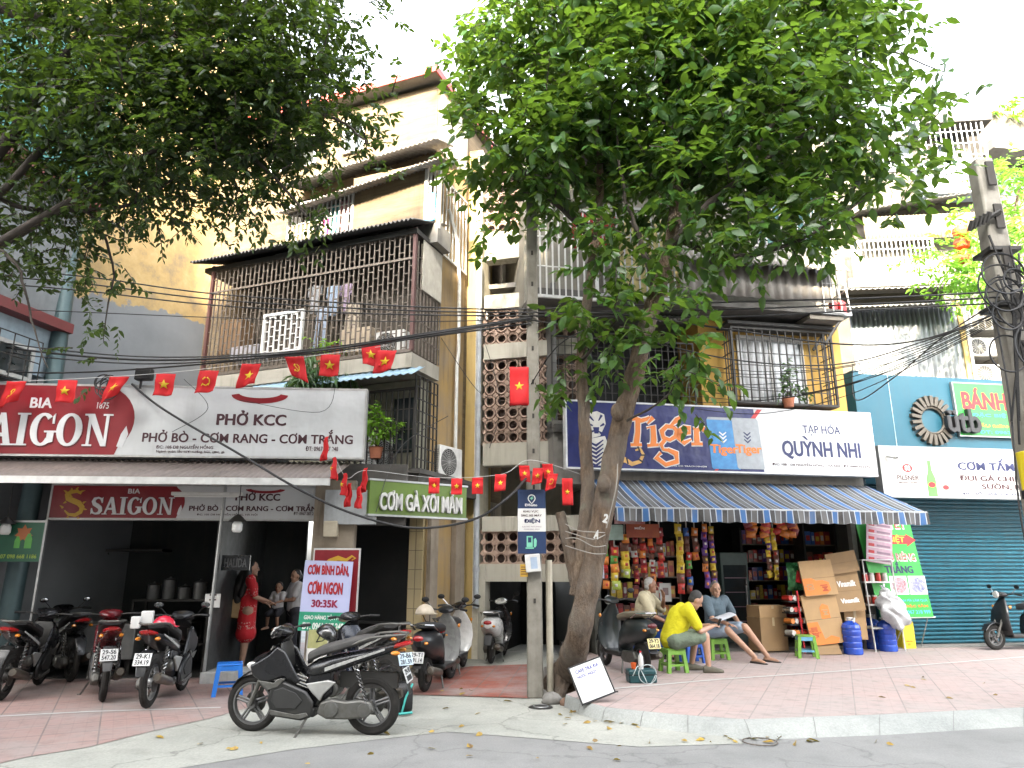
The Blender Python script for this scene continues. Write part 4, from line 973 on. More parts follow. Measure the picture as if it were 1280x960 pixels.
MB().box(uC1-.75, uC1+.0, -.85, 1.2, zC0-.24, zC0-.15).build('soffit_boards', M('soffit boards', (.2, .18, .15), .9, grime=.4), rb)
# concrete lintel over the shop, shop room
zl = RB.at(900, 598, .1)[1]
uS0, uS1 = RB.at(742, 700)[0], RB.at(1085, 700)[0]
MB().box(uD0, uS1, -.15, .4, zl-.18, zW0-.001).build('lintel', concrete, rb)
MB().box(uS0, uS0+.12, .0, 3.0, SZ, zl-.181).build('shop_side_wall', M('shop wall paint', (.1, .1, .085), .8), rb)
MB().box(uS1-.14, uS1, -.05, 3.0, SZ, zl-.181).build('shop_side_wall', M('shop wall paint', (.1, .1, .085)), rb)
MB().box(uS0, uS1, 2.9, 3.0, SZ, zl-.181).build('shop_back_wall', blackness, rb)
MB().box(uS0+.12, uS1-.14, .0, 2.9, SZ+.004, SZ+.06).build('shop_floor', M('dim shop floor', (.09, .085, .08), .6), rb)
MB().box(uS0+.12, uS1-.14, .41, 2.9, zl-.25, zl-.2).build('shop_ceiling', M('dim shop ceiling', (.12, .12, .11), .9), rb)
u = RB.at(1068, 700, 0)[0]
MB().box(u-.05, u+.05, -.08, .05, SZ, zl-.2).build('door_post', M('aluminium post', (.42, .41, .38), .5, .3), rb)
# ---- TAP HOA sign
t = fthing(RB, 'grocery_sign', 'long blue and white beer and grocery sign above the striped awning', 'sign', None, .55)
fq = lambda x, y: RB.at(x, y, .55)
u0, u1, z0, z1 = RB.rect(709, 510, 1090, 589, .55); us = fq(952, 550)[0]; d = .18; h = z1-z0
MB().box(u0, u1, 0, d, z0, z1).build('panel', m_sign_w, t)
e = .03
MB().box(u0-e, u1+e, -.012, d, z0-e, z0-.001).box(u0-e, u1+e, -.012, d, z1+.001, z1+e).box(u0-e, u0-.001, -.012, d, z0, z1).box(u1+.001, u1+e, -.012, d, z0, z1).build('edge_frame', M('white sign frame', (.66, .67, .68), .4), t)
m_blue = M('deep royal blue sheet', (.004, .009, .10), .4, c2=(.006, .014, .14), scale=1.5, wr=2.2)
ub = fq(895, 550)[0]
MB().prism([(u0+.002, z0+.002), (fq(955, 585)[0], z0+.002), (fq(945, 520)[0]-.05, z1-.002), (u0+.002, z1-.002)], -.004, -.001).build('blue_field', m_blue, t)
MB().prism([(fq(893, 589)[0], z0+.003), (fq(897, 589)[0], z0+.003), (fq(952, 512)[0], z1-.003), (fq(946, 512)[0], z1-.003)], -.0055, -.003).build('red_stripe', red_pr, t)
def glyph(parent, polys, name, m, y, th):
    mb = MB()
    for p in polys: mb.prism([fq(*q) for q in p], y-th, y)
    return mb.build(name, m, parent)
# big curly orange letters
def letter(strokes, m, y, th, grow=0):
    mb = MB()
    for pts, ws in strokes: stroke(mb, [fq(*p) for p in pts], [w/72+grow for w in (ws if isinstance(ws, list) else [ws]*len(pts))], y, th); th *= 1.04
    return mb
L = {'T': [(((779, 530), (783, 525), (794, 523), (801, 526), (808, 524), (812, 521)), [2, 5, 6, 6, 5, 2]), (((797, 524), (797, 540), (795, 556)), [7, 7, 8]), (((788, 556), (802, 556)), 4), (((779, 530), (780, 536)), [3, 1])],
     'i': [(((808, 535), (816, 533), (817, 550), (816, 556)), [2, 8, 8, 8]), (((809, 557), (823, 556)), 4), (((809, 530), (816, 522)), [2, 6])],
     'g': [(((842, 534), (833, 533), (827, 539), (829, 547), (837, 550), (844, 546), (846, 539), (842, 534)), [5, 6, 7, 6, 5, 6, 7, 5]), (((838, 532), (846, 525), (852, 520)), [3, 7, 2]), (((831, 550), (826, 556), (829, 562), (837, 563)), [5, 6, 4, 5]), (((826, 566), (820, 572), (832, 581), (846, 577), (845, 567), (834, 562)), [4, 7, 6, 7, 8, 5])],
     'e': [(((848, 543), (862, 541), (861, 535), (855, 534), (849, 538), (849, 548), (855, 554), (864, 549)), [4, 5, 7, 5, 7, 8, 6, 2])],
     'r': [(((866, 536), (870, 536), (871, 554)), [4, 7, 8]), (((864, 555), (878, 555)), 4), (((870, 541), (875, 535), (880, 537)), [4, 6, 8])]}
for ch, st in L.items():
    letter(st, white_pr, -.0035, .004, .04).build('letter_outline', white_pr, t); letter(st, orange_pr, -.0085, .006).build('letter', orange_pr, t)
# striped big cat on the panel: bands only
mb = MB()
for p in (((733, 517), (746, 514), (755, 518), (757, 530), (750, 545), (738, 548), (731, 535)),): mb.prism([fq(*q) for q in p], -.006, -.0035)
mb.prism([fq(*q) for q in ((734, 549), (756, 545), (762, 560), (764, 582), (736, 582))], -.0062, -.0035)
mb.build('cat_body', M('pale striped fur', (.66, .64, .58), .6), t)
mb = MB()
for k in range(6):
    y = 552+5*k; stroke(mb, [fq(735, y), fq(745, y+5), fq(754, y-2)], [.03, .05, .02], -.0065, .003)
for (a, b_) in (((736, 520), (742, 526)), ((752, 519), (748, 526)), ((735, 530), (741, 532)), ((755, 530), (750, 533)), ((738, 540), (744, 538)), ((752, 542), (748, 539))): stroke(mb, [fq(*a), fq(*b_)], [.05, .02], -.0065, .003)
mb.prism([fq(*q) for q in ((741, 534), (749, 534), (748, 542), (743, 542))], -.0085, -.0062)
mb.build('cat_stripes', m_blue, t)
mb = MB(); stroke(mb, [fq(*q) for q in ((768, 582), (780, 574), (790, 580), (800, 577), (804, 568), (800, 561), (794, 563))], [.06, .12, .08, .07, .06, .06, .03], -.0035, .003); mb.build('cat_tail', M('orange fur', (.7, .4, .12), .6), t)
mb = MB()
for (a, b_) in (((776, 572), (779, 580)), ((783, 572), (785, 580)), ((798, 574), (804, 578)), ((801, 569), (807, 569)), ((797, 558), (800, 565))): stroke(mb, [fq(*a), fq(*b_)], [.03, .03], -.0066, .003)
mb.build('tail_stripes', black_pr, t)
# two cans
for (xa, xb, ya, yb, m, mm) in ((887, 923, 521, 588, M('can blue', (.03, .2, .5), .35, c2=(.05, .3, .62), scale=6), M('can silver', (.34, .37, .4), .35)), (919, 952, 522, 588, M('can silver', (.34, .37, .4)), M('can silver', (.34, .37, .4)))):
    a0, b0 = fq(xa+3, yb-2); a1, b1 = fq(xb-2, ya+2); tl_ = .03
    if xa > 900: off_ = -.0088
    else: off_ = -.006
    MB().prism([(a0+.03, b0), (a1-.01, b0), (a1, b0+.03), (a1-.06, b1-.05), (a1-.09, b1), (a0-.02, b1), (a0-.05, b1-.05), (a0, b0+.03)], off_-.004, off_).build('can_print', m, t)
    MB().prism([(a0-.045, b1-.045), (a1-.07, b1-.045), (a1-.09, b1+.004), (a0-.02, b1+.004)], off_-.005, off_-.0042).build('can_rim_print', mm, t)
    text('Tiger', t, a0-.01, a1-.03, b0+.25, b0+.47, off_-.004, orange_pr, .03, .004)
    mb = MB(); cx, cz = (a0+a1)/2-.03, b0+.62
    for k in range(3): stroke(mb, [(cx-.07, cz+.09-.07*k), (cx, cz+.03-.07*k), (cx+.07, cz+.09-.07*k)], [.02, .035, .02], off_-.004, .003)
    mb.build('chevron_print', navy if xa > 900 else white_pr, t)
for b_, x0, y0, x1, y1, m, bd in (('TẠP HÓA', 1004, 530, 1049, 545, navy, .012), ('QUYNH NHI', 979, 552, 1074, 575, navy, .03), ('Đ/C: 10B - D8 NGUYỄN HỒNG - HÀ NỘI - ĐT: 0989.353.696', 966, 579, 1087, 584, ink, .004), ('UỐNG CÓ TRÁCH NHIỆM', 834, 581, 883, 584, white_pr, .004)):
    a0 = fq(x0, y1)[0]; a1 = fq(x1, y0)[0]; b0 = fq((x0+x1)/2, y1)[1]; b1 = fq((x0+x1)/2, y0)[1]; text(b_, t, a0, a1, b0, b1, -.001 if m is not white_pr else -.0045, m, bd, .004)
(a, b_), (c_, d_) = fq(1002, 545), fq(1009, 550)
MB().prism([(a, b_), (a+.07, b_), (c_+.02, d_), (c_-.02, d_)], -.005, -.001).build('accent_mark', navy, t)
# ---- striped awning
m_stripe, nt, b = _nodes('blue grey striped canvas')
v = mapping(nt); sx = N(nt, 'ShaderNodeSeparateXYZ'); nt.links.new(v, sx.inputs[0])
fr_ = math_n(nt, 'FRACT', math_n(nt, 'DIVIDE', sx.outputs['X'], .44))
col = ramp(nt, fr_, [(0, (.03, .1, .25)), (.22, (.32, .35, .38)), (.26, (.035, .034, .033)), (.46, (.22, .24, .26)), (.5, (.085, .085, .085)), (.72, (.32, .35, .38)), (.76, (.04, .042, .05)), (.96, (.32, .34, .36))], 'CONSTANT')
gg = noise(nt, mapping(nt), 3, 6)
nt.links.new(mixc(nt, math_n(nt, 'MULTIPLY', ramp(nt, gg, [(.45, (0, 0, 0)), (.7, (1, 1, 1))]), .4), col, (.16, .15, .14)), b.inputs['Base Color']); b.inputs['Roughness'].default_value = .8
aw = fthing(RB, 'striped_awning', 'blue and grey striped canvas awning with scalloped valance over the grocery shop', 'awning')
ya = 1.55; u0, za = RB.at(768, 640, ya); u1 = RB.at(1158, 632, ya)[0]; zbk = RB.at(900, 603, .2)[1]; ub0 = RB.at(735, 605, .2)[0]; ub1 = RB.at(1083, 604, .2)[0]
za = RB.at(960, 637, ya)[1]
def canvas(a, b):
    x = ub0+(ub1-ub0)*a; x2 = u0+(u1-u0)*a
    return (x+(x2-x)*b, -.2-(ya-.2)*b, zbk+(za-zbk)*b-.05*math.sin(pi*b)*(.6+.4*math.sin(a*37)))
MB().grid(canvas, 60, 8).build('canvas', m_stripe, aw, smooth=60)
def val(a, b):
    x = u0+(u1-u0)*a
    return (x, -ya-.01-.03*b*math.sin(a*70), za-b*(.215+.02*abs(math.sin(a*60))))
MB().grid(val, 160, 4).build('valance', m_stripe, aw, smooth=60)
MB().tube([(u0, -ya+.01, za-.01), (u1, -ya+.01, za-.01)], .022, 8).build('front_bar', steel, aw)
for u_, uu in ((u0+.05, ub0+.3), (u1-.05, ub1-.2), ((u0+u1)/2, (ub0+ub1)/2)): MB().tube([(u_, -ya+.02, za-.03), (uu, -.12, zl-.5)], .016, 6).build('arm', steel, aw)
MB().quad((u1, -ya, za), (ub1, -.2, zbk), (ub1, -.2, zbk-.2), (u1, -ya, za-.22)).build('end_flap', m_stripe, aw)
# ================================================================ TEAL RESTAURANT ON THE RIGHT
RT = Frame(P(1180, 600, 15.3).x, 15.3, 9)
rt = fthing(RT, 'teal_shopfront', 'teal shopfront with closed roller shutter at the right edge', 'shop')
m_teal = M('teal painted sheet', (.012, .115, .17), .55, c2=(.01, .095, .145), scale=1.5, grime=.15)
uT0, uT1 = RT.at(1083, 650)[0], RT.at(1420, 650)[0]
zt0 = RT.at(1180, 596)[1]; zt1 = RT.at(1180, 474)[1]
MB().box(uT0, uT1, -.12, .1, zt0-.2, zt1).build('fascia_panel', m_teal, rt)
us = RT.at(1116, 520, .12)[0]; MB().box(us-.006, us+.006, -.126, -.1205, zt0, zt1).build('panel_joint', M('joint', (.4, .5, .5), .6), rt)
sh = MB(); n = 40; zz0 = SZ+.02; zz1 = zt0-.2; hh = (zz1-zz0)/n
prof = []
for i in range(n):
    z = zz0+hh*i; prof += [(.03, z), (.03, z+hh*.12), (-.012, z+hh*.3), (-.018, z+hh*.6), (-.0, z+hh*.88), (.03, z+hh*.97)]
vs = [(u_, y, z) for u_ in (uT0+.15, uT1) for y, z in prof]; k = len(prof)
sh.add(vs, [(i, k+i, k+i+1, i+1) for i in range(k-1)]); sh.build('roller_shutter', M('teal shutter slats', (.010, .105, .15), .45, c2=(.012, .125, .18), scale=2, grime=.55, gcol=(.05, .09, .1), wr=1.5), rt, smooth=40)
MB().box(uT0, uT0+.149, -.06, .12, SZ, zt0-.201).build('shutter_guide', m_teal, rt)
MB().box(uT0, uT1, -.5, .6, SZ-.1, SZ+.02).build('threshold', concrete, rt)
MB().box(uT0, uT1, .3, 3, SZ, zt1-.1).build('body_wall', dk_conc, rt)
# cog emblem with letters
cgx, cgz = RT.at(1171, 524, .3)
em = fthing(RT, 'cog_emblem', 'brown cog shaped emblem with black letters on the teal fascia', 'emblem', None, .13)
mb = MB()
for i in range(22):
    a = 2*pi*i/22+.1; c0 = (cgx+math.cos(a)*.40, -.04, cgz+math.sin(a)*.40*1.08); mb.obox(c0, (.23, .09, .075), (0, -a, 0))
mb.build('cog_teeth', M('bronzed letters', (.10, .085, .065), .5, .2, grime=.2), em, bevel=.004)
MB().ring((cgx, -.03, cgz), .285, .03, 'y', 40, 8).build('cog_ring', M('bronzed letters', (.1, .085, .065)), em)
ez = RT.at(1180, 542, .13)[1]
text('ütb', em, RT.at(1177, 530, .13)[0], RT.at(1219, 530, .13)[0], ez, RT.at(1180, 512, .13)[1], -.09, M('black raised letters', (.02, .02, .022), .5), .03, .1)
def tsign(fr, name, label, r, off, m, rows, d=.1, group=None, frame=True):
    t = fthing(fr, name, label, 'sign', group, off); u0, u1, z0, z1 = fr.rect(*r, off)
    MB().box(u0, u1, 0, d, z0, z1).build('panel', m, t)
    if frame:
        e = .025; MB().box(u0-e, u1+e, -.008, d, z0-e, z0-.001).box(u0-e, u1+e, -.008, d, z1+.001, z1+e).box(u0-e, u0-.001, -.008, d, z0, z1).box(u1+.001, u1+e, -.008, d, z0, z1).build('edge_frame', steel, t)
    for b_, x0, y0, x1, y1, mm, bd in rows:
        a0 = fr.at(x0, y1, off)[0]; a1 = fr.at(x1, y0, off)[0]; xm = (x0+x1)/2; text(b_, t, a0, a1, fr.at(xm, y1, off)[1], fr.at(xm, y0, off)[1], -.001, mm, bd)
    return t
tsign(RT, 'cake_sign', 'bright green sign with red and white lettering BANH PIA on the teal fascia', (1196, 482, 1330, 546), .2, M('bright green vinyl', (.03, .42, .05), .5, c2=(.05, .5, .08), scale=2),
      [('BÁNH PÍA', 1204, 486, 1292, 513, red_pr, .045), ('ĐẶC BIỆT NGON', 1216, 517, 1300, 523, M('teal print', (.05, .35, .4), .5), .012), ('SẦU RIÊNG LÁ DỨA', 1222, 530, 1300, 535, yellow_pr, .012), ('ĐT: 0967 218 999', 1225, 539, 1300, 543, M('teal print', (.05, .35, .4)), .01)], .06)
t = tsign(RT, 'rice_sign', 'white broken rice sign with pilsner bottles above the teal shutter', (1103, 562, 1345, 622), .8, M('dusty white lightbox', (.58, .58, .55), .5, grime=.25, scale=2),
      [('CƠM TẤM SÀI GÒN', 1198, 574, 1330, 589, navy, .03), ('ĐÙI GÀ CHIÊN GIÒN', 1200, 594, 1318, 602, ink, .022), ('SƯỜN, BÌ, CHẢ', 1228, 604, 1310, 613, ink, .022), ('ĐC: SỐ 109A, D8, NGUYỄN HỒNG', 1204, 615, 1320, 620, navy, .01), ('PILSNER', 1122, 594, 1148, 600, ink, .01), ('BREWED LAGER', 1124, 602, 1146, 604, ink, .0)], .2)
a, b_ = RT.at(1134, 585, .8); MB().prism(arc(a, b_, .11, 0, 350, 20, .75), -.005, -.001).build('crest_print', red_pr, t)
text('83', t, a-.06, a+.06, b_-.05, b_+.05, -.005, white_pr, .02)
for x, m, y0, s_ in ((1167, M('bottle green print', (.12, .45, .08)), 576, 1), (1184, M('clear bottle print', (.36, .44, .36), .4), 586, .85)):
    a, b0 = RT.at(x, 621, .8); b1 = RT.at(x, y0, .8)[1]; hh = b1-b0; w_ = .1*s_
    MB().prism([(a-w_, b0+.01), (a+w_, b0+.01), (a+w_, b0+hh*.5), (a+w_*.4, b0+hh*.72), (a+w_*.35, b1), (a-w_*.35, b1), (a-w_*.4, b0+hh*.72), (a-w_, b0+hh*.5)], -.005, -.001).build('bottle_print', m, t)
    MB().prism(arc(a, b0+hh*.33, w_*.8, 0, 350, 14, .7), -.008, -.0052).build('bottle_label_print', red_pr, t)
q = RT.world(RT.at(1112, 568, .9)[0], RT.at(1118, 572, .9)[1], .95)
t = thing('security_camera', 'small white security camera at the left top of the broken rice sign', 'camera', q, .4)
MB().tube([(0, -.12, -.02), (0, .1, .04)], .04, 10).build('body', white_pl, t); MB().tube([(0, .05, .03), (0, .12, .2)], .012, 6).build('bracket', white_pl, t); MB().lathe([(0, -.003), (.03, 0)], (0, -.121, -.02), 'y', 12).build('lens', black_pl, t)
MB().box(RT.at(1074, 520, .4)[0], uT0-.002, -.35, .3, zt0-.1, zt1).build('side_panel', m_teal, rt)
# ================================================================ BUILDINGS BEHIND ON THE RIGHT
BG = Frame(P(1150, 400, 20.5).x, 20.5, -6)
bgb = fthing(BG, 'rear_apartment_block', 'pale apartment block with barred balconies rising behind the teal shopfront', 'building')
m_bgw = M('weathered pale render', (.12, .104, .076), .85, c2=(.075, .065, .05), scale=2, grime=.7)  # weathered render in two noise-mixed tones
uB0, uB1 = BG.at(1000, 400)[0], BG.at(1250, 400)[0]
MB().box(uB0-6, uB1, 0, 5, 0, BG.at(1150, 165)[1]).build('wall', m_bgw, bgb)
canopy(BG, bgb, (1060, 362), (1235, 356), 1.0, .35, 24, M('grey slate tin', (.17, .17, .16), .7, grime=.4))
bars(BG, (1066, 300, 1168, 345), .6, 18, 4, .014, False).build('balcony_bars', white_bar, bgb)
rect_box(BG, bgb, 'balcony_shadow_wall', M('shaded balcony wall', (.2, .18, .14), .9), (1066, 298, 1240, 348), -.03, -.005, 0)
u0, u1, z0, z1 = BG.rect(1060, 345, 1240, 352, .62); MB().box(u0, u1, -.62, -.0, z0-.1, z1).build('balcony_slab', concrete, bgb)
u0, u1, z0, z1 = BG.rect(1080, 268, 1225, 298, .6); MB().corr((u0, -.6, z0), (u1, -.6, z0), (u1, -.58, z1), (u0, -.58, z1), 30, .02).build('cream_sheeting', M('cream sheeting', (.26, .22, .145), .6, grime=.6), bgb, solid=.01)
canopy(BG, bgb, (1075, 262), (1215, 240), .9, .2, 20, M('grey slate tin', (.17, .17, .16)))
rect_box(BG, bgb, 'balcony_box', M('blue white sheeting', (.34, .4, .46), .6, grime=.2), (1155, 200, 1232, 240), -.75, -.01, .7)
bars(BG, (1153, 150, 1234, 240), .8, 12, 6, .013, False).build('upper_bars', white_bar, bgb)
rect_box(BG, bgb, 'window', glass_dk, (1172, 162, 1194, 200), -.04, -.01, .02)
rect_box(BG, bgb, 'window', glass_dk, (1100, 172, 1140, 215), -.04, -.01, .02)
u0, u1, z0, z1 = BG.rect(1150, 140, 1240, 150, .9); MB().box(u0, u1, -.9, 0, z0-.05, z1).build('roof_sheet', dark_iron, bgb)
WS = Frame(P(1130, 430, 17.6).x, 17.6, -4)
ws = fthing(WS, 'white_sheet_wall', 'white ribbed sheet wall above the teal fascia', 'wall')
u0, u1, z0, z1 = WS.rect(1066, 385, 1202, 480)
MB().corr((u0, 0, z0-1), (u1, 0, z0-1), (u1, 0, z1), (u0, 0, z1), 22, .03).build('sheeting', M('white ribbed sheeting', (.28, .31, .34), .5, grime=.6), ws, solid=.01)
MB().box(u1, u1+.12, -.05, .1, z0-1, z1+.2).build('end_post', M('yellow limewash', (.62, .45, .16)), ws)
canopy(WS, ws, (1062, 384), (1210, 378), .7, .25, 22, M('grey slate tin', (.17, .17, .16)))
AB = Frame(P(1240, 420, 17.6).x, 17.6, 0)
ab = fthing(AB, 'service_balcony', 'small balcony with shelves of machinery right of the white ribbed wall', 'balcony')
u0, u1, z0, z1 = AB.rect(1208, 378, 1310, 475)
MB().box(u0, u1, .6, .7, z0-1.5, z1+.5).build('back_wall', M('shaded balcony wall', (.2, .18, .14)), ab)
for yy in (412, 445, 478):
    z = AB.at(1240, yy)[1]; MB().box(u0, u1, -.1, .6, z-.04, z).build('shelf', concrete, ab)
MB().box(u0-.04, u0+.04, -.12, -.02, z0-1.5, z1+.3).build('post', white_bar, ab)
bars(AB, (1212, 380, 1300, 412), .0, 10, 2, .012, False).build('rail_bars', white_bar, ab)
ac_unit((*AB.world(AB.at(1228, 440)[0], 0, 0).to_2d(), AB.at(1240, 445)[1]), 0, 'white air conditioner on the upper shelf of the service balcony', .75, .5, .3)
ac_unit((*AB.world(AB.at(1236, 470)[0], 0, 0).to_2d(), AB.at(1240, 478)[1]), 0, 'white air conditioner on the lower shelf of the service balcony', .7, .48, .3)
q = AB.world(AB.at(1214, 474)[0], AB.at(1214, 478)[1], .0)
t = thing('red_bucket', 'red bucket beside the lower air conditioner on the service balcony', 'bucket', q)
MB().lathe([(0, 0), (.09, 0), (.12, .22), (.125, .23), (.11, .22), (.08, .02)], n=16).build('bucket', M('red plastic', (.55, .03, .04)), t)
FR = Frame(P(1265, 200, 21).x, 21, 8)
fb_ = fthing(FR, 'far_house', 'far pale house with roof terrace at the top right corner', 'house')
u0, u1, z0, z1 = FR.rect(1228, 148, 1420, 250)
MB().box(u0, u1, 0, 5, 0, z1).build('wall', m_bgw, fb_)
MB().box(u0-.3, u1, -.8, 0, FR.at(1265, 205)[1], FR.at(1265, 195)[1]).build('eaves', concrete, fb_)
MB().box(u0+.2, u1, -.02, -.005, FR.at(1265, 245)[1], FR.at(1265, 212)[1]).build('dark_loggia', glass_dk, fb_)
# ================================================================ MOTORBIKES
def bk(name, c, **k): return M(name, c, k.pop('rough', .28), coat=k.pop('coat', .3), var=.1, spec=.35, **k)
black_gloss = bk('black gloss bodywork', (.010, .010, .0115))
grey_panel = M('dusty dark grey panel', (.016, .017, .018), .45, c2=(.036, .035, .032), scale=3, coat=.15, spec=.35)
seat_m = M('grey seat vinyl', (.06, .058, .056), .65, c2=(.09, .087, .083), scale=9)
seat_bk = M('black seat vinyl', (.025, .025, .026), .6)
engine_m = M('dull engine alloy', (.2, .2, .19), .5, .6, c2=(.12, .115, .1), scale=14)
tail_red = M('red tail lens', (.35, .008, .01), .12, spec=.8)
lens = M('clear lens', (.6, .6, .58), .08, spec=.9)
amber = M('amber lens', (.7, .25, .03), .2)
plate_m = M('white number plate', (.68, .69, .68), .4, var=.06)
plate_y = M('yellow number plate', (.7, .6, .25), .4, var=.08)
plate_b = M('pale blue number plate', (.5, .62, .72), .4, var=.06)
def wheel(t, x, r, tw, m_rim, spokes, name='wheel'):
    w = MB().ring((x, 0, r), r-tw*.95, tw, 'y', 36, 10, flat=.85).build('tyre', rubber, None)
    w.name = 'wheel'; w.parent = t
    ri = MB().ring((x, 0, r), r-tw*1.75, .016, 'y', 32, 6, flat=2.0)
    ri.lathe([(.0, -.05), (.045, -.05), (.05, -.02), (.05, .02), (.045, .05), (0, .05)], (x, 0, r), 'y', 16)
    rr_ = r-tw*1.75
    if spokes == 'alloy':
        for k in range(5):
            a = 2*pi*k/5+.3
            for da in (-.13, .13):
                ri.tube([(x+.04*math.cos(a+da*3), 0, r+.04*math.sin(a+da*3)), (x+rr_*math.cos(a+da*.6), 0, r+rr_*math.sin(a+da*.6))], .013, 6)
    elif spokes == 'disc':
        ri.lathe([(.0, -.02), (rr_, -.015), (rr_, .015), (0, .02)], (x, 0, r), 'y', 24)
    else:
        for k in range(18):
            a = 2*pi*k/18; b_ = a+(.35 if k % 2 else -.35); s_ = .03 if k % 4 < 2 else -.03
            ri.tube([(x+.045*math.cos(b_), s_, r+.045*math.sin(b_)), (x+rr_*math.cos(a), 0, r+rr_*math.sin(a))], .0035, 4)
    ri.build('rim', m_rim, w)
    if spokes != 'disc':
        d = MB().lathe([(.055, -.058), (.11, -.058), (.11, -.053), (.055, -.053)], (x, 0, r), 'y', 24); d.build('brake_disc', engine_m, w)
    return w
def plate(t, pts, rows, m, y=None):
    """number plate: centre, tilt, facing backwards (-x)"""
    (x, y0, z), tilt = pts; w, h = .19, .14
    p = MB().box(-.004, .004, -w/2, w/2, -h/2, h/2).build('number_plate', m, t, (x, y0, z), (0, tilt, 0))
    for i, row in enumerate(rows):
        tx = text(row, p, -w*.4, w*.4, .008-.066*i, .062-.066*i, 0, black_pr, .014, .003)
        tx.rotation_euler = (0, 0, -pi/2); tx.location = (-.0045, 0, 0)
    return p
def mirror(mb, mm, x, y, z, s):
    mb.tube([(x, y, z), (x-.02, y+.05*s, z+.06), (x-.03, y+.09*s, z+.1)], .006, 6)
    mm.ell((x-.03, y+.11*s, z+.13), (.012, .06, .04), 12, 8)
def side_panels(t, name, pts, y, th, m, bevel=.01, label=None):
    for s in (1, -1): MB().prism(pts, min(s*y, s*(y+th)), max(s*y, s*(y+th))).build(name, m, t, bevel=bevel)
def sport_scooter(label, pr, pf, z=0, body=black_gloss, panel=grey_panel, seat=seat_m, lean=.0, plates=None, rim=None, spokes='alloy', mirrors=True, group='parked motorbikes', legs=True, anchor='mid'):
    """step-through motorbike; x forward, z up; pr and pf are where its rear and front tyres stand"""
    d = pf-pr; rz = math.atan2(d.y, d.x); mid = {'mid': (pr+pf)/2, 'rear': pr+d.normalized()*.636, 'front': pf-d.normalized()*.634}[anchor]
    t = thing('motorbike', label, 'motorbike', (mid.x, mid.y, z), rz, group); t.rotation_euler = (lean, 0, rz)
    rim = rim or M('grey alloy rim', (.16, .16, .16), .45, .5)
    wheel(t, -.636, .285, .05, rim, spokes); wheel(t, .634, .275, .043, rim, spokes)
    MB().loft([(.41, .44, .045, .006, 1.05), (.48, .53, .055, .007, .75), (.58, .585, .06, .008, .3), (.68, .58, .06, .008, -.2), (.79, .51, .058, .007, -.8), (.86, .42, .045, .005, -1.15)], 14).build('front_fender', panel, t)
    for s in (1, -1): MB().tube([(.40, s*.075, .84), (.634, s*.075, .27)], .024, 8).build('front_fork', engine_m, t)
    # nose cowl with a sharp beak
    MB().loft([(.66, .665, .02, .02), (.62, .69, .10, .055, .5), (.53, .73, .15, .10, .8), (.42, .79, .165, .10, .9), (.33, .87, .13, .07, .9), (.27, .93, .08, .035, .9)], 20, 2.4).build('nose_cowl', body, t)
    for s in (1, -1): MB().prism([(.64, .695), (.665, .665), (.62, .62), (.50, .66), (.47, .70)], s*.112-.03, s*.112+.03).build('headlight', lens, t, bevel=.012)
    # handlebar cowl
    MB().loft([(.44, .93, .03, .02, .5), (.41, .97, .13, .06, .5), (.34, 1.0, .15, .06, .3), (.27, .985, .11, .045, .2), (.23, .97, .05, .02, .2)], 18, 2.4).build('handlebar_cowl', body, t)
    MB().prism([(.452, .955), (.41, 1.03), (.395, 1.02), (.43, .94)], -.075, .075).build('cowl_lens', lens, t, bevel=.01)
    MB().tube([(.22, .35, .995), (.28, .22, 1.0), (.31, .1, .985), (.31, -.1, .985), (.28, -.22, 1.0), (.22, -.35, .995)], .011, 8).build('handlebar', dark_iron, t)
    for s in (1, -1):
        MB().tube([(.265, s*.25, 1.0), (.215, s*.37, .995)], .018, 10).build('grip', black_pl, t); MB().tube([(.31, s*.2, 1.0), (.31, s*.28, .99), (.27, s*.36, .98)], .006, 6).build('brake_lever', chrome, t)
    if mirrors:
        for s in (1, -1):
            a = MB(); b_ = MB(); mirror(a, b_, .29, s*.19, 1.0, s); mo = b_.build('mirror', black_pl, t); a.build('mirror_stem', black_pl, mo)
            MB().ell((.248, s*.30, 1.13), (.003, .052, .033), 12, 8).build('mirror_glass', M('dark mirror glass', (.22, .23, .24), .08, 1), mo)
    # big lower side fairings and leg shield
    side_panels(t, 'side_fairing', [(.375, .485), (.415, .34), (.36, .19), (.05, .155), (-.06, .19), (-.08, .33), (.0, .43), (.10, .47), (.25, .53)], .125, .045, panel, .022)
    side_panels(t, 'nose_panel', [(.62, .665), (.585, .57), (.47, .50), (.39, .515), (.25, .56), (.11, .50), (.07, .53), (.14, .63), (.24, .80), (.33, .86), (.42, .78), (.52, .72)], .118, .042, body, .022)
    side_panels(t, 'winglet', [(.52, .53), (.40, .44), (.30, .47), (.22, .55), (.27, .555), (.34, .51), (.42, .52)], .165, .014, engine_m, .005)
    side_panels(t, 'fairing_inset', [(.33, .44), (.24, .47), (.10, .42), (.03, .35), (.10, .27), (.30, .27), (.36, .34)], .171, .012, M('scuffed black plastic', (.018, .018, .018), .6, c2=(.035, .035, .033), scale=8), .008)
    side_panels(t, 'footboard_trim', [(.36, .215), (.05, .18), (-.04, .21), (-.02, .24), (.10, .22), (.36, .26)], .177, .015, engine_m, .004)
    if legs: MB().loft([(.30, .52, .15, .02, .95), (.27, .64, .16, .03, 1.1), (.29, .8, .15, .03, 1.2), (.31, .88, .11, .02, 1.2)], 14).build('leg_shield', panel, t)
    MB().box(-.08, .36, -.13, .13, .18, .27).build('floorboard', panel, t, bevel=.02)
    MB().prism([(.26, .27), (.24, .34), (.10, .42), (.02, .55), (-.02, .66), (-.25, .66), (-.25, .4), (-.08, .27)], -.10, .10).build('centre_tunnel', body, t, bevel=.03)
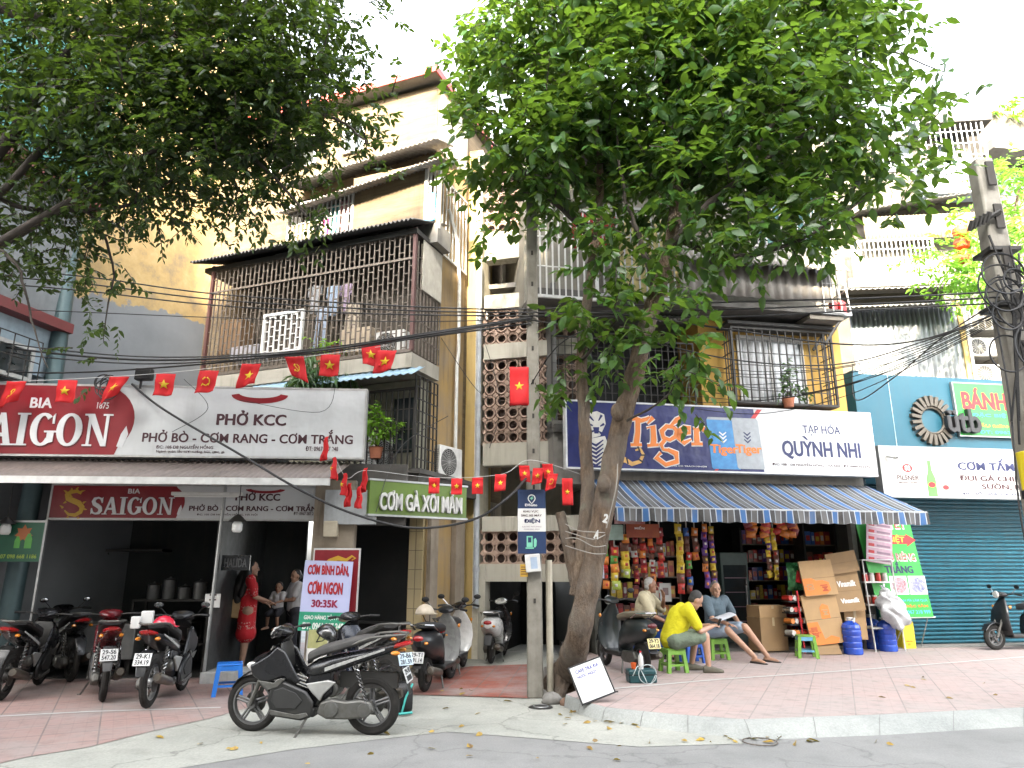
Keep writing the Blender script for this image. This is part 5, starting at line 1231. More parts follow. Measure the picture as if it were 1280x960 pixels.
    for s in (1, -1):
        st = MB()
        for k in range(4):
            a = k*.035; st.tube([(.26-a*.6, s*.125, .66-a), (.16-a*.5, s*.13, .60-a), (.03-a*.3, s*.115, .56-a)], .008, 6)
        st.build('silver_stripes', chrome, t)
    # rear body, rising tail
    MB().loft([(.05, .60, .08, .05), (-.05, .63, .125, .09, .1), (-.25, .68, .145, .09, .15), (-.45, .73, .15, .08, .25), (-.65, .78, .135, .065, .3), (-.85, .835, .10, .045, .3), (-1.0, .885, .06, .02, .3)], 20, 2.8).build('rear_body', body, t)
    side_panels(t, 'side_stripe', [(-.18, .66), (-.45, .745), (-.80, .85), (-.80, .83), (-.45, .715), (-.18, .62)], .146, .006, M('silver sticker', (.42, .42, .4), .4, var=.3, scale=30), .002)
    side_panels(t, 'frame_cover', [(.02, .50), (-.22, .54), (-.30, .52), (-.17, .40), (-.14, .34), (-.05, .42)], .12, .03, M('satin silver panel', (.42, .42, .4), .4, .4), .01)
    MB().loft([(.035, .70, .07, .03), (.02, .745, .11, .05), (-.10, .80, .14, .055, .12), (-.30, .855, .15, .055, .22), (-.50, .905, .145, .05, .2), (-.66, .935, .10, .03, .2)], 20, 3).build('seat', seat, t)
    gr_ = MB(); gr_.tube([(-.45, .13, .88), (-.65, .15, .95), (-.85, .13, .97), (-.98, .06, .97), (-.98, -.06, .97), (-.85, -.13, .97), (-.65, -.15, .95), (-.45, -.13, .88)], .014, 8); gr_.build('grab_rail', engine_m, t)
    MB().loft([(-.88, .86, .105, .025, .3), (-.97, .875, .085, .035, .35), (-1.03, .885, .05, .02, .35)], 14).build('tail_light', tail_red, t)
    for s in (1, -1): MB().ell((-.9, s*.11, .80), (.05, .03, .022), 10, 6).build('turn_signal', amber, t)
    MB().loft([(-.70, .62, .05, .012, 1.0), (-.82, .66, .07, .012, .4), (-.93, .62, .075, .012, -.7), (-1.0, .5, .06, .01, -1.1), (-1.03, .4, .045, .008, -1.2)], 12).build('rear_fender', panel, t)
    if plates: plate(t, ((-1.0, 0, .58), .35), plates[0], plates[1])
    # engine, belt case, shock, exhaust
    MB().prism([(-.10, .22), (-.14, .33), (-.26, .36), (-.40, .34), (-.56, .36), (-.66, .34), (-.70, .25), (-.60, .19), (-.40, .17), (-.2, .17)], .06, .14).build('engine_case', engine_m, t, bevel=.02)
    for cx, rr_ in ((-.26, .075), (-.60, .07)): MB().lathe([(rr_, .14), (rr_*.9, .155), (rr_*.3, .16), (0, .16)], (cx, 0, .265), 'y', 18).build('engine_cover', engine_m, t)
    MB().lathe([(.06, -.12), (.075, -.1), (.075, .05), (.06, .07)], (-.22, 0, .43), 'y', 16).build('cylinder_head', engine_m, t)
    sp = MB()
    h_ = [(-.55+.12*math.cos(0), 0, 0)]
    pts = [(-.50-.13*k/60+.03*math.cos(k*.95)*.72, .11+.03*math.sin(k*.95), .66-.36*k/60+.012*math.cos(k*.95)) for k in range(61)]
    for s in (1, -1):
        sa = MB().tube([(-.50, s*.11, .68), (-.63, s*.11, .29)], .014, 8).build('shock_absorber', dark_iron, t); MB().tube([(p[0], p[1]*s, p[2]) for p in pts], .006, 5).build('spring', chrome, sa)
    MB().tube([(-.05, -.1, .22), (-.2, -.13, .2), (-.35, -.14, .24)], .018, 8).tube([(-.33, -.14, .235), (-.42, -.145, .265), (-.85, -.15, .36), (-.9, -.15, .37)], [.03, .052, .058, .04], 14).build('exhaust', M('sooty exhaust', (.12, .11, .1), .45, .6, c2=(.2, .17, .13), scale=12), t)
    MB().box(-.9, -.3, -.03, .03, .45, .6).build('under_frame', dark_iron, t)
    MB().tube([(-.02, .14, .2), (.08, .24, -.0), (.10, .27, .0)], .012, 6).build('side_stand', engine_m, t)
    return t
def round_scooter(label, pr, pf, z=0, body=None, plates=None, seat=seat_bk, lean=0, group='parked motorbikes', shield=None, tail=None, anchor='rear'):
    """city scooter with rounded tail and small wheels"""
    d = pf-pr; rz = math.atan2(d.y, d.x); mid = pr+d.normalized()*.6 if anchor == 'rear' else pf-d.normalized()*.63; body = body or black_gloss; shield = shield or body
    t = thing('scooter', label, 'scooter', (mid.x, mid.y, z), rz, group); t.rotation_euler = (lean, 0, rz)
    rim = M('grey alloy rim', (.16, .16, .16)); wheel(t, -.60, .23, .052, rim, 'alloy'); wheel(t, .63, .23, .048, rim, 'alloy')
    MB().loft([(.42, .36, .055, .01, 1.2), (.50, .46, .075, .012, .8), (.62, .50, .08, .014, .1), (.75, .46, .075, .012, -.6), (.84, .36, .06, .01, -1.15)], 16).build('front_fender', body, t)
    for s in (1, -1): MB().tube([(.44, s*.07, .6), (.63, s*.07, .23)], .022, 8).build('front_fork', engine_m, t)
    MB().loft([(.30, .25, .13, .02, 1.3), (.40, .36, .19, .05, 1.25), (.44, .52, .205, .06, 1.2), (.42, .70, .19, .05, 1.2), (.36, .85, .12, .045, 1.2), (.32, .94, .06, .03, 1.2)], 20, 2.5).build('front_shield', shield, t)
    MB().loft([(.44, 1.0, .05, .045, .3), (.39, 1.01, .10, .06, .2), (.30, 1.0, .12, .05, .1), (.23, .985, .07, .025, .1)], 18, 2.2).build('headset', body, t)
    MB().lathe([(.0, .012), (.06, .008), (.07, -.01)], (.452, 0, 1.005), 'x', 18).build('headlight', lens, t)
    for s in (1, -1):
        MB().tube([(.30, s*.08, 1.0), (.27, s*.22, 1.02), (.21, s*.34, 1.0)], .011, 8).build('handlebar', dark_iron, t); MB().tube([(.255, s*.24, 1.018), (.205, s*.35, 1.0)], .018, 10).build('grip', black_pl, t)
        q = MB(); r_ = MB(); mirror(q, r_, .29, s*.2, 1.02, s); mo = r_.build('mirror', black_pl, t); q.build('mirror_stem', chrome, mo)
        MB().ell((.36, s*.19, .78), (.03, .02, .03), 10, 6).build('turn_signal', amber, t)
    MB().box(-.18, .34, -.15, .15, .22, .29).build('floorboard', grey_panel, t, bevel=.02)
    MB().loft([(-.10, .34, .12, .09, 0), (-.14, .48, .13, .16, 0), (-.3, .57, .165, .20, .05), (-.5, .60, .185, .20, .1), (-.70, .62, .175, .17, .1), (-.88, .64, .125, .11, .1), (-.97, .65, .05, .05, .1)], 24, 2.3).build('rear_body', body, t)
    MB().loft([(-.06, .74, .09, .02), (-.10, .78, .13, .05), (-.30, .815, .15, .055), (-.5, .83, .155, .055, .08), (-.70, .845, .13, .045, .08), (-.80, .845, .07, .02, .08)], 20, 3).build('seat', seat, t)
    MB().tube([(-.62, .16, .79), (-.8, .16, .86), (-.93, .08, .87), (-.93, -.08, .87), (-.8, -.16, .86), (-.62, -.16, .79)], .012, 8).build('grab_rail', chrome, t)
    MB().ell((-.955, 0, .70), (.03, .075, .04), 14, 8).build('tail_light', tail or tail_red, t)
    for s in (1, -1): MB().ell((-.91, s*.10, .64), (.035, .03, .02), 10, 6).build('turn_signal', amber, t)
    MB().loft([(-.80, .5, .06, .012, .8), (-.90, .48, .07, .012, -.6), (-.98, .34, .06, .01, -1.1)], 12).build('rear_fender', black_pl, t)
    if plates: plate(t, ((-.985, 0, .47), .3), plates[0], plates[1])
    MB().prism([(-.2, .2), (-.25, .32), (-.6, .33), (-.68, .24), (-.6, .17), (-.3, .16)], .06, .14).build('engine_case', engine_m, t, bevel=.02)
    MB().tube([(-.25, -.12, .2), (-.4, -.14, .22), (-.85, -.15, .3), (-.88, -.15, .305)], [.02, .05, .055, .03], 14).build('exhaust', M('sooty exhaust', (.12, .11, .1)), t)
    MB().tube([(-.2, .1, .2), (-.28, .16, 0)], .012, 6).tube([(-.2, -.1, .2), (-.28, -.16, 0)], .012, 6).build('centre_stand', engine_m, t)
    return t
wine = bk('maroon bodywork', (.11, .008, .012)); whiteb = bk('white bodywork', (.62, .62, .6)); greyb = bk('silver grey bodywork', (.2, .205, .2)); navyb = bk('dark navy bodywork', (.012, .016, .03)); duskyb = bk('dusty black bodywork', (.015, .016, .018), rough=.38)
P9 = lambda a, b: (a, b)
sport_scooter('dusty black motorbike parked alone side-on on the concrete ramp in front', G(467, 919), G(312, 914), 0, lean=R(-4), plates=(('29-F8', '8888'), plate_m), mirrors=False)
sport_scooter('black motorbike hidden behind the foremost one, a black helmet on its handlebar', G(500, 891), G(405, 866), .009, plates=(('29-B6', '281.59'), plate_b), panel=navyb, mirrors=False)
sport_scooter('black motorbike with a pink-red helmet on its seat, rear wheel to the white line', G(184, 886), G(250, 852), .009, anchor='rear', body=duskyb, panel=duskyb, seat=seat_bk, spokes='wire', rim=steel, plates=(('29-K1', '334.19'), plate_m), legs=False)
sport_scooter('maroon motorbike seen from behind, second from the left end of the row', G(127, 878), G(124, 846), .009, anchor='rear', mirrors=False, body=wine, panel=M('dim grey panel', (.06, .06, .062), .5), seat=seat_bk, spokes='wire', rim=dark_iron, plates=(('29-S6', '547.20'), plate_m), legs=False)
sport_scooter('black motorbike cut off by the left edge of the view', G(-18, 884), G(60, 852), .009, mirrors=False, seat=seat_bk, spokes='wire', rim=dark_iron, lean=R(4))
sport_scooter('dark motorbike in the gap behind the leftmost bike', G(98, 858), G(52, 838), .009, panel=black_gloss, seat=seat_bk, spokes='wire', rim=dark_iron)
round_scooter('dark silver scooter with a beige helmet on its seat beside the tiled path', G(531, 866), G(577, 842), .014, body=duskyb, shield=greyb, plates=(('29-T1', '591.14'), plate_m))
round_scooter('white and black scooter just behind the silver one with the beige helmet', G(556, 848), G(590, 828), .014, body=black_gloss, shield=whiteb)
round_scooter('small white scooter with red tail lamp in front of the dark stair passage', G(614, 830), G(640, 813), .009, body=whiteb, shield=black_gloss, plates=None)
round_scooter('black and maroon scooter with yellow number plate behind the leaning tree trunk', G(803, 845, SZ), G(737, 826, SZ), SZ, body=M('smoky green grey bodywork', (.02, .028, .03), .35, coat=.3), shield=M('smoky green grey bodywork', (.02, .028, .03)), seat=M('tan and black seat', (.2, .17, .12), .6), tail=wine, plates=(('29-Y3', '064.18'), plate_y))
round_scooter('black scooter parked in front of the teal shutter', RT.world(RT.at(1348, 800, .95)[0], SZ, .9), RT.world(RT.at(1241, 800, .95)[0], SZ, 1.0), SZ, body=duskyb, anchor='front')
def helmet(loc, rz, m, label, peak=True, tilt=0):
    t = thing('helmet', label, 'helmet', loc, rz, 'helmets left on the bikes'); t.rotation_euler = (0, tilt, rz)
    MB().grid(lambda a, b: (.13*math.cos(2*pi*a)*math.cos(b*pi/2)*1.05, .115*math.sin(2*pi*a)*math.cos(b*pi/2), .135*math.sin(b*pi/2)), 20, 8).build('shell', m, t, solid=.012)
    if peak: MB().grid(lambda a, b: ((.13+.06*b)*math.cos(R(-55+110*a)), (.115+.03*b)*math.sin(R(-55+110*a)), .02-.015*b), 10, 2).build('peak', m, t, solid=.006)
    MB().tube([(.02, .115, 0), (.05, .06, -.1), (.05, -.06, -.1), (.02, -.115, 0)], .007, 6).build('strap', black_pl, t)
    return t
q = P(204, 784, 9.35); helmet(q, .8, M('pink red helmet', (.6, .02, .05), .25, coat=.5), 'pink-red helmet resting on the black motorbike seat at the left')
q = P(531, 768, 10.6); helmet(q, .6, M('beige helmet', (.55, .47, .36), .4), 'beige helmet resting on the dark silver scooter seat')
q = P(408, 795, 9.0); helmet(q, 2.8, M('black helmet shell', (.015, .015, .016), .18, coat=.7), 'black helmet perched upright behind the foremost motorbike', False, -.5)
q = P(190, 772, 9.5); q2 = q
# packet on the seat and two pale parcels
thing_box(Frame(P(177, 778, 9.5).x, 9.5, 20), (163, 771, 175, 786), 0, .12, 'parcel', 'small white parcel on the rack before the pink-red helmet', 'parcel', paper)
thing_box(Frame(P(177, 778, 9.5).x, 9.6, 20), (176, 764, 191, 782), 0, .14, 'parcel', 'taller white parcel on the rack next to the pink-red helmet', 'parcel', paper)
# fan-guard like black basin with teal straps lying behind the rear wheel
q = G(500, 893, 0.009)
t = thing('black_bag', 'black bag with teal straps on the ground behind the foremost motorbike', 'bag', q, .3)
MB().loft([(-.14, .14, .03, .1), (-.1, .17, .10, .16), (.05, .18, .11, .175), (.13, .15, .06, .12)], 16).build('bag_body', black_pl, t)
MB().tube([(.0, -.11, .03), (.04, -.13, .2), (.12, -.08, .33)], .012, 6).tube([(-.1, -.1, .04), (-.03, -.14, .03), (.12, -.1, .03)], .014, 6).build('strap', M('teal strap', (.05, .4, .36), .6), t)
# ================================================================ STOOLS
def stool(loc, rz, m, label, h=.34, w=.30, inner=None):
    h *= 1.09; w *= 1.05; t = thing('plastic_stool', label, 'stool', loc, rz, 'plastic stools'); s = w/2
    MB().obox((0, 0, h-.012), (w*.9, w*.9, .024)).build('seat', m, t, bevel=.012)
    for sx in (1, -1):
        for sy in (1, -1):
            MB().add([(sx*(s*a-e*fx), sy*(s*a-e*fy), z) for a, z in ((1.08, 0), (.88, h-.02)) for e, fx, fy in ((0, 0, 0), (.055, 1, 0), (.055, 1, 1), (.055, 0, 1))],
                     [(0, 1, 2, 3), (7, 6, 5, 4), (0, 4, 5, 1), (1, 5, 6, 2), (2, 6, 7, 3), (3, 7, 4, 0)]).build('leg', m, t, smooth=0)
    for k in range(4):
        a = pi*k/2; c, s_ = math.cos(a), math.sin(a)
        for z0, z1 in ((h-.085, h-.025), (h*.28, h*.28+.03)):
            aa = s*.97 if z0 < h*.5 else s*.895
            pts = [(-aa+.05, -aa), (aa-.05, -aa), (aa-.05, -aa+.012), (-aa+.05, -aa+.012)]
            MB().slab([(x*c-y*s_, x*s_+y*c) for x, y in pts], z0, z1).build('apron' if z0 > h*.5 else 'stretcher', m if inner is None else inner, t, smooth=0)
    return t
blue_p = M('blue stool plastic', (.015, .17, .62), .35, var=.05); lime_p = M('lime green stool plastic', (.2, .42, .06), .4, var=.08); dblue_p = M('dark blue stool plastic', (.01, .08, .4), .4)
stool(G(284, 868, .009), .35, blue_p, 'bright blue plastic stool alone near the woman in red', .36, .34)
ym = G(842, 840, SZ)
stool(ym, .25, lime_p, 'lime green stool under the man in the yellow shirt', .31, .30)
gm = G(897, 824, SZ)
stool(gm, .1, lime_p, 'stool under the man in the grey polo shirt', .31, .30)
stool(G(866, 828, SZ), .2, dblue_p, 'dark blue stool half hidden between the two seated men', .3, .3)
stool(G(1009, 822, SZ), -.2, lime_p, 'pale green stool with blue apron in front of the cartons', .34, .31, M('sky blue stool apron', (.15, .4, .6), .4))
om = G(806, 822, SZ)
stool(om, .1, dblue_p, 'stool under the white-haired old man', .38, .3)
# ================================================================ PEOPLE
def remesh(mb, name, m, parent, vox, smooth=4, loc=None):
    me = bpy.data.meshes.new(name); me.from_pydata(mb.v, [], mb.f); o = bpy.data.objects.new(name, me); COL.objects.link(o)
    md = o.modifiers.new('r', 'REMESH'); md.mode = 'VOXEL'; md.voxel_size = vox; md.use_smooth_shade = True
    ms = o.modifiers.new('s', 'SMOOTH'); ms.factor = .5; ms.iterations = smooth
    bpy.context.view_layer.update(); n = bpy.data.meshes.new_from_object(o.evaluated_get(bpy.context.evaluated_depsgraph_get()))
    n.name = name; n.materials.clear(); n.materials.append(m); o.modifiers.clear(); o.data = n; bpy.data.meshes.remove(me); o.parent = parent
    return o
V = Vector
def hand(mb, wr, d, up, side, curl, k=1.0):
    """palm, four bent fingers and a side thumb; d points along the hand, up is its back"""
    d = V(d).normalized(); up = (V(up)-d*V(up).dot(d)).normalized(); lat = d.cross(up).normalized()*side
    for i in range(4):
        o = (i-1.5)*.019*k; mb.capsule(wr+d*.015*k+lat*o*.7, wr+d*.085*k+lat*o, .013*k, .012*k, 8)
        L_ = (.034, .04, .038, .03)[i]*k; a = curl*.6; p0 = wr+d*.088*k+lat*o
        d1 = d*math.cos(a)-up*math.sin(a); p1 = p0+d1*L_; d2 = d*math.cos(a*2.1)-up*math.sin(a*2.1); p2 = p1+d2*L_*.75
        mb.chain([p0, p1, p2], [.0088*k, .0082*k, .007*k], 8)
    p0 = wr+d*.03*k-lat*.028*k; p1 = p0+(d*.6-lat*.75-up*.25).normalized()*.035*k; p2 = p1+(d*.9-lat*.2-up*.35*curl).normalized()*.032*k
    mb.chain([p0, p1, p2], [.0125*k, .0105*k, .009*k], 8)
def person(label, loc, rz, J, skin, cloth, hair=None, look=(0, 0), vox=.008, hk=1.0, r=1.0, grow=1.09, curl=.5):
    """J: joints in metres, x forward, y to the person's left, z up. cloth: list of (name, material, [(joint a, joint b, ra, rb), ...])"""
    t = thing('person', label, 'person', loc, rz, None); t.scale = (grow,)*3; J = {k: V(v) for k, v in J.items()}
    b_ = MB(); c = J['chest']; pv = J['pelvis']; nk = J['neck']; hd = J['head']
    b_.chain([pv, (pv+c)/2, c], [.135*r, .125*r, .14*r], 16); b_.capsule(c, nk, .085*r, .052*r)
    up = (hd-nk).normalized()
    for s in 'LR':
        sh = J['sh'+s]; b_.capsule(c+(nk-c)*.45, sh, .075*r, .062*r)
        b_.chain([sh, J['el'+s], J['wr'+s]], [.052*r, .04*r, .027*r]); b_.capsule(c, sh, .1*r, .06*r)
        hp = J['hip'+s]; b_.chain([hp, J['kn'+s], J['an'+s]], [.09*r, .058*r, .036*r]); b_.capsule(pv, hp, .12*r, .1*r)
        kn, an = J['kn'+s], J['an'+s]; b_.capsule(kn.lerp(an, .2)-V((.012, 0, 0)), kn.lerp(an, .45), .052*r, .042*r)
        fd = J.get('toe'+s, an+V((.16, 0, -.06)))-an; fd = V((fd.x, fd.y, 0)).normalized(); b_.chain([an-fd*.035+V((0, 0, -.045)), an+fd*.07+V((0, 0, -.05)), an+fd*.15+V((0, 0, -.062))], [.034*r, .036*r, .024*r])
        w = J['wr'+s]; hd_ = J.get('hd'+s, w-J['el'+s]); hand(b_, w, hd_, J.get('hu'+s, (0, 0, 1)), 1 if s == 'L' else -1, curl, hk)
    b_.chain([nk-up*.04, hd-up*.06], [.054*r, .05*r])
    E_ = Matrix.Rotation(look[0], 3, 'Z') @ Matrix.Rotation(look[1], 3, 'Y')
    H = lambda x, y, z: hd + E_ @ (V((x, y, z))*hk)
    e_ = E_.to_euler()
    b_.ell(H(-.01, 0, .02), (.095*hk, .075*hk, .10*hk), 18, 12, e_); b_.ell(H(.025, 0, -.055), (.062*hk, .055*hk, .062*hk), 14, 10, e_)
    b_.capsule(H(.085, 0, .015), H(.102, 0, -.018), .009*hk, .014*hk, 8); b_.capsule(H(.07, -.03, .03), H(.07, .03, .03), .014*hk, .014*hk, 8); b_.capsule(H(.068, -.016, -.062), H(.068, .016, -.062), .013*hk, .013*hk, 8); b_.ell(H(.07, 0, -.098), (.02*hk, .022*hk, .016*hk), 10, 8)
    for s in (1, -1): b_.ell(H(-.005, s*.077, -.005), (.02*hk, .012*hk, .033*hk), 10, 8, e_)
    body = remesh(b_, 'body', skin, t, vox)
    ey = MB(); br = MB()
    for s in (1, -1):
        ey.ell(H(.078, s*.03, .012), (.008*hk, .014*hk, .006*hk), 10, 6, e_); br.capsule(H(.083, s*.015, .034), H(.076, s*.046, .034), .0045*hk, .003*hk, 6)
    ey.build('eyes', M('dark eyes', (.02, .015, .012), .2), t); br.build('eyebrows', M('dark brows', (.04, .03, .025), .8), t)
    MB().capsule(H(.0815, -.016, -.064), H(.0815, .016, -.064), .0045*hk, .0045*hk, 8).build('mouth', M('lips', (.3, .1, .08), .5), t)
    for nm, m, segs, *rest in cloth:
        cb = MB(); 
        for a, bb, ra, rb in segs:
            pa = J[a] if isinstance(a, str) else J[a[0]].lerp(J[a[1]], a[2]); pb = J[bb] if isinstance(bb, str) else J[bb[0]].lerp(J[bb[1]], bb[2])
            cb.capsule(pa, pb, ra*r, rb*r, 14)
        remesh(cb, nm, m, t, .011, rest[0] if rest else 3)
    if hair:
        nm, m, fn = hair; hb_ = MB(); fn(hb_, H, e_, hk, J); remesh(hb_, nm, m, t, .009, 2)
    return t
def short_hair(hb_, H, e_, k, J):
    hb_.ell(H(-.028, 0, .04), (.088*k, .08*k, .092*k), 18, 12, e_); hb_.ell(H(-.05, 0, -.02), (.055*k, .07*k, .065*k), 14, 10, e_)
def long_hair(hb_, H, e_, k, J):
    short_hair(hb_, H, e_, k, J); c = J['chest']; pv = J['pelvis']
    hb_.chain([H(-.06, 0, .0), J['neck']+V((-.08, 0, .0)), c+V((-.135, 0, .0)), c.lerp(pv, .6)+V((-.15, 0, 0))], [.085, .10, .11, .09], 14)
    hb_.chain([H(-.05, .06, .0), J['neck']+V((-.05, .09, -.05)), c+V((-.11, .09, -.1))], [.05, .06, .05], 12); hb_.chain([H(-.05, -.06, .0), J['neck']+V((-.05, -.09, -.05)), c+V((-.11, -.09, -.1))], [.05, .06, .05], 12)
def tied_hair(hb_, H, e_, k, J):
    short_hair(hb_, H, e_, k, J); hb_.ell(H(-.12, 0, -.01), (.04*k, .035*k, .05*k), 12, 8, e_)
sk = M('tan skin', (.42, .235, .15), .5, var=.08, scale=10); sk2 = M('warm lighter skin', (.5, .29, .2), .5, var=.08, scale=10); sk3 = M('weathered skin', (.36, .18, .11), .5, var=.1, scale=12)
hairb = M('black hair', (.014, .012, .011), .45, var=.3, scale=30); hairw = M('white hair', (.48, .47, .45), .6, var=.2, scale=40); hairg = M('grey hair', (.16, .155, .15), .6, var=.3, scale=40); haird = M('cropped dark hair', (.03, .028, .027), .7, var=.3, scale=40)
# red printed fabric
m_redp, nt, b = _nodes('red printed dress fabric')
v = mapping(nt, (1, 1, 1)); sx = N(nt, 'ShaderNodeSeparateXYZ'); nt.links.new(v, sx.inputs[0])
vo = N(nt, 'ShaderNodeTexVoronoi'); vo.inputs['Scale'].default_value = 34; nt.links.new(v, vo.inputs['Vector'])
bandm = ramp(nt, math_n(nt, 'FRACT', math_n(nt, 'MULTIPLY', sx.outputs['Z'], 4.2)), [(0, (0, 0, 0)), (.55, (0, 0, 0)), (.6, (1, 1, 1)), (.95, (1, 1, 1)), (1, (0, 0, 0))])
f = math_n(nt, 'MULTIPLY', ramp(nt, vo.outputs['Distance'], [(.25, (1, 1, 1)), (.42, (0, 0, 0))]), bandm)
nt.links.new(mixc(nt, math_n(nt, 'MULTIPLY', f, .7), (.50, .012, .02), (.6, .45, .4)), b.inputs['Base Color']); b.inputs['Roughness'].default_value = .8
# woman in red, three-quarter back view, standing at the step
wpos = G(302, 840, .009)
stand = dict(pelvis=(0, 0, .9), chest=(0, 0, 1.2), neck=(.0, 0, 1.36), head=(.025, 0, 1.475), shL=(0, .155, 1.32), shR=(0, -.155, 1.32), elL=(.05, .22, 1.08), elR=(.07, -.21, 1.07), wrL=(.24, .17, .98), wrR=(.27, -.14, 1.0),
             hipL=(0, .085, .86), hipR=(0, -.085, .86), knL=(.03, .09, .47), knR=(.0, -.09, .47), anL=(0, .09, .085), anR=(-.03, -.09, .085))
person('woman in a red patterned outfit with long black hair standing by the doorstep', wpos, R(25), stand, sk2,
       [('blouse', m_redp, [('pelvis', 'chest', .15, .145), ('chest', 'neck', .11, .07), ('chest', 'shL', .115, .08), ('chest', 'shR', .115, .08), ('shL', ('shL', 'elL', .85), .075, .065), ('shR', ('shR', 'elR', .85), .075, .065)]),
        ('skirt', m_redp, [('pelvis', ('hipL', 'knL', .7), .15, .14), ('pelvis', ('hipR', 'knR', .7), .15, .14), (('hipL', 'knL', .8), ('hipR', 'knR', .8), .16, .16)])],
       ('hair', hairb, long_hair), (R(-10), .05), hk=.97, r=.92)
q = wpos + V((-.22, -.12, .86))
t = thing('shoulder_bag', 'tan shoulder bag hanging behind the woman in red', 'bag', q, .3)
MB().prism([(-.17, .0), (.14, -.04), (.16, .22), (.05, .30), (-.03, .24)], -.05, .05).build('bag_body', M('tan leather', (.42, .27, .12), .5), t, bevel=.02)
MB().tube([(-.02, 0, .25), (.1, .03, .5), (.2, .05, .42)], .012, 6).build('strap', M('tan leather', (.42, .27, .12)), t)
mpos = G(352, 834, .009)+V((0, .5, 0))
mum = dict(stand); mum.update(elL=(.1, .2, 1.08), elR=(.12, -.19, 1.08), wrL=(.27, .06, 1.06), wrR=(.28, -.05, 1.0))
person('woman with tied hair in a white top holding a small child', mpos, R(215), mum, sk,
       [('white_top', M('white cotton', (.6, .58, .58), .85), [('pelvis', 'chest', .15, .145), ('chest', 'neck', .11, .065), ('chest', 'shL', .115, .08), ('chest', 'shR', .115, .08), ('shL', ('shL', 'elL', .7), .075, .065), ('shR', ('shR', 'elR', .7), .075, .065)]),
        ('trousers', M('dark trousers', (.04, .04, .05), .85), [('pelvis', 'hipL', .15, .12), ('pelvis', 'hipR', .15, .12), ('hipL', 'knL', .11, .08), ('hipR', 'knR', .11, .08), ('knL', 'anL', .08, .06), ('knR', 'anR', .08, .06)])],
       ('hair', hairb, tied_hair), (R(20), .1), hk=.96, r=.92, grow=1.0)
cpos = mpos + V((-.24, -.2, .62))
kid = dict(pelvis=(0, 0, .30), chest=(0, 0, .48), neck=(0, 0, .57), head=(.01, 0, .66), shL=(0, .09, .55), shR=(0, -.09, .55), elL=(.07, .12, .44), elR=(.07, -.12, .44), wrL=(.16, .08, .42), wrR=(.16, -.06, .42),
           hipL=(0, .05, .28), hipR=(0, -.05, .28), knL=(.14, .09, .22), knR=(.14, -.09, .22), anL=(.13, .1, .04), anR=(.13, -.1, .04))
person('small child in a white shirt carried by the woman in the white top', cpos, R(255), kid, sk,
       [('shirt', M('white cotton', (.6, .58, .58)), [('pelvis', 'chest', .16, .15), ('chest', 'neck', .11, .08), ('chest', 'shL', .11, .09), ('chest', 'shR', .11, .09), ('shL', ('shL', 'elL', .7), .08, .07), ('shR', ('shR', 'elR', .7), .08, .07)]),
        ('shorts', M('dark trousers', (.04, .04, .05)), [('pelvis', 'hipL', .165, .12), ('pelvis', 'hipR', .165, .12), ('hipL', 'knL', .11, .09), ('hipR', 'knR', .11, .09)])],
       ('hair', hairb, short_hair), (R(15), .15), hk=.8, r=.62, vox=.007, grow=1)
# man in yellow: side view, bent forward over a phone, facing right
def sit(h, **k):
    d = dict(pelvis=(0, 0, h+.12), chest=(.10, 0, h+.42), neck=(.2, 0, h+.58), head=(.29, 0, h+.66), shL=(.14, .17, h+.53), shR=(.14, -.17, h+.53), elL=(.3, .22, h+.25), elR=(.3, -.2, h+.25), wrL=(.52, .1, h+.3), wrR=(.52, -.08, h+.3),
             hipL=(.02, .09, h+.1), hipR=(.02, -.09, h+.1), knL=(.42, .12, h+.16), knR=(.42, -.12, h+.16), anL=(.40, .12, .085), anR=(.40, -.12, .085))
    d.update(k); return d
yel_m = M('bright yellow cotton', (.72, .66, .012), .85, var=.08, wr=9); grn_s = M('sage green shorts', (.17, .22, .16), .85, var=.15, wr=10); 
def tee(m, rs=1.0, sl=.75): return ('shirt', m, [('pelvis', 'chest', .165*rs, .165*rs), ('chest', 'neck', .12*rs, .062), ('chest', 'shL', .125*rs, .085*rs), ('chest', 'shR', .125*rs, .085*rs), ('shL', ('shL', 'elL', sl), .085*rs, .07*rs), ('shR', ('shR', 'elR', sl), .085*rs, .07*rs)])
def shorts(m, k=.85, nm='shorts'): return (nm, m, [('pelvis', 'hipL', .158, .125), ('pelvis', 'hipR', .158, .125), ('hipL', ('hipL', 'knL', k), .118, .09), ('hipR', ('hipR', 'knR', k), .118, .09)])
def shoes(m, nm='shoes'):
    return (nm, m, [(('anL', 'anL', 0), ('anL', 'anL', 0), .01, .01)])
yp = person('man in a bright yellow T-shirt hunched over a phone on a lime stool', (ym.x, ym.y, SZ), R(3), sit(.31, chest=(.13, 0, .72), neck=(.27, 0, .86), head=(.37, 0, .935), shL=(.2, .17, .82), shR=(.2, -.17, .82), elL=(.33, .2, .56), elR=(.35, -.19, .54), wrL=(.55, .06, .6), wrR=(.56, -.05, .59), knR=(.43, -.13, .47), knL=(.38, .14, .47), anR=(.45, -.13, .085), anL=(.30, .15, .085)), sk2,
       [tee(yel_m), shorts(grn_s)], ('hair', haird, short_hair), (0, R(38)), curl=.9)
def shoe(person_o, an, fd, m, nm='shoe', h=.07):
    fd = V(fd).normalized(); a = math.atan2(fd.y, fd.x); o = MB().loft([(-.075, h*.5, .03, h*.5), (-.04, h*.6, .04, h*.6), (.03, h*.55, .046, h*.55), (.10, h*.4, .05, h*.42), (.165, h*.3, .045, h*.32), (.20, h*.22, .02, h*.2)], 14).build(nm, m, person_o, (an[0], an[1], .0), (0, 0, a)); return o
olive = M('olive canvas shoe', (.13, .12, .09), .8)
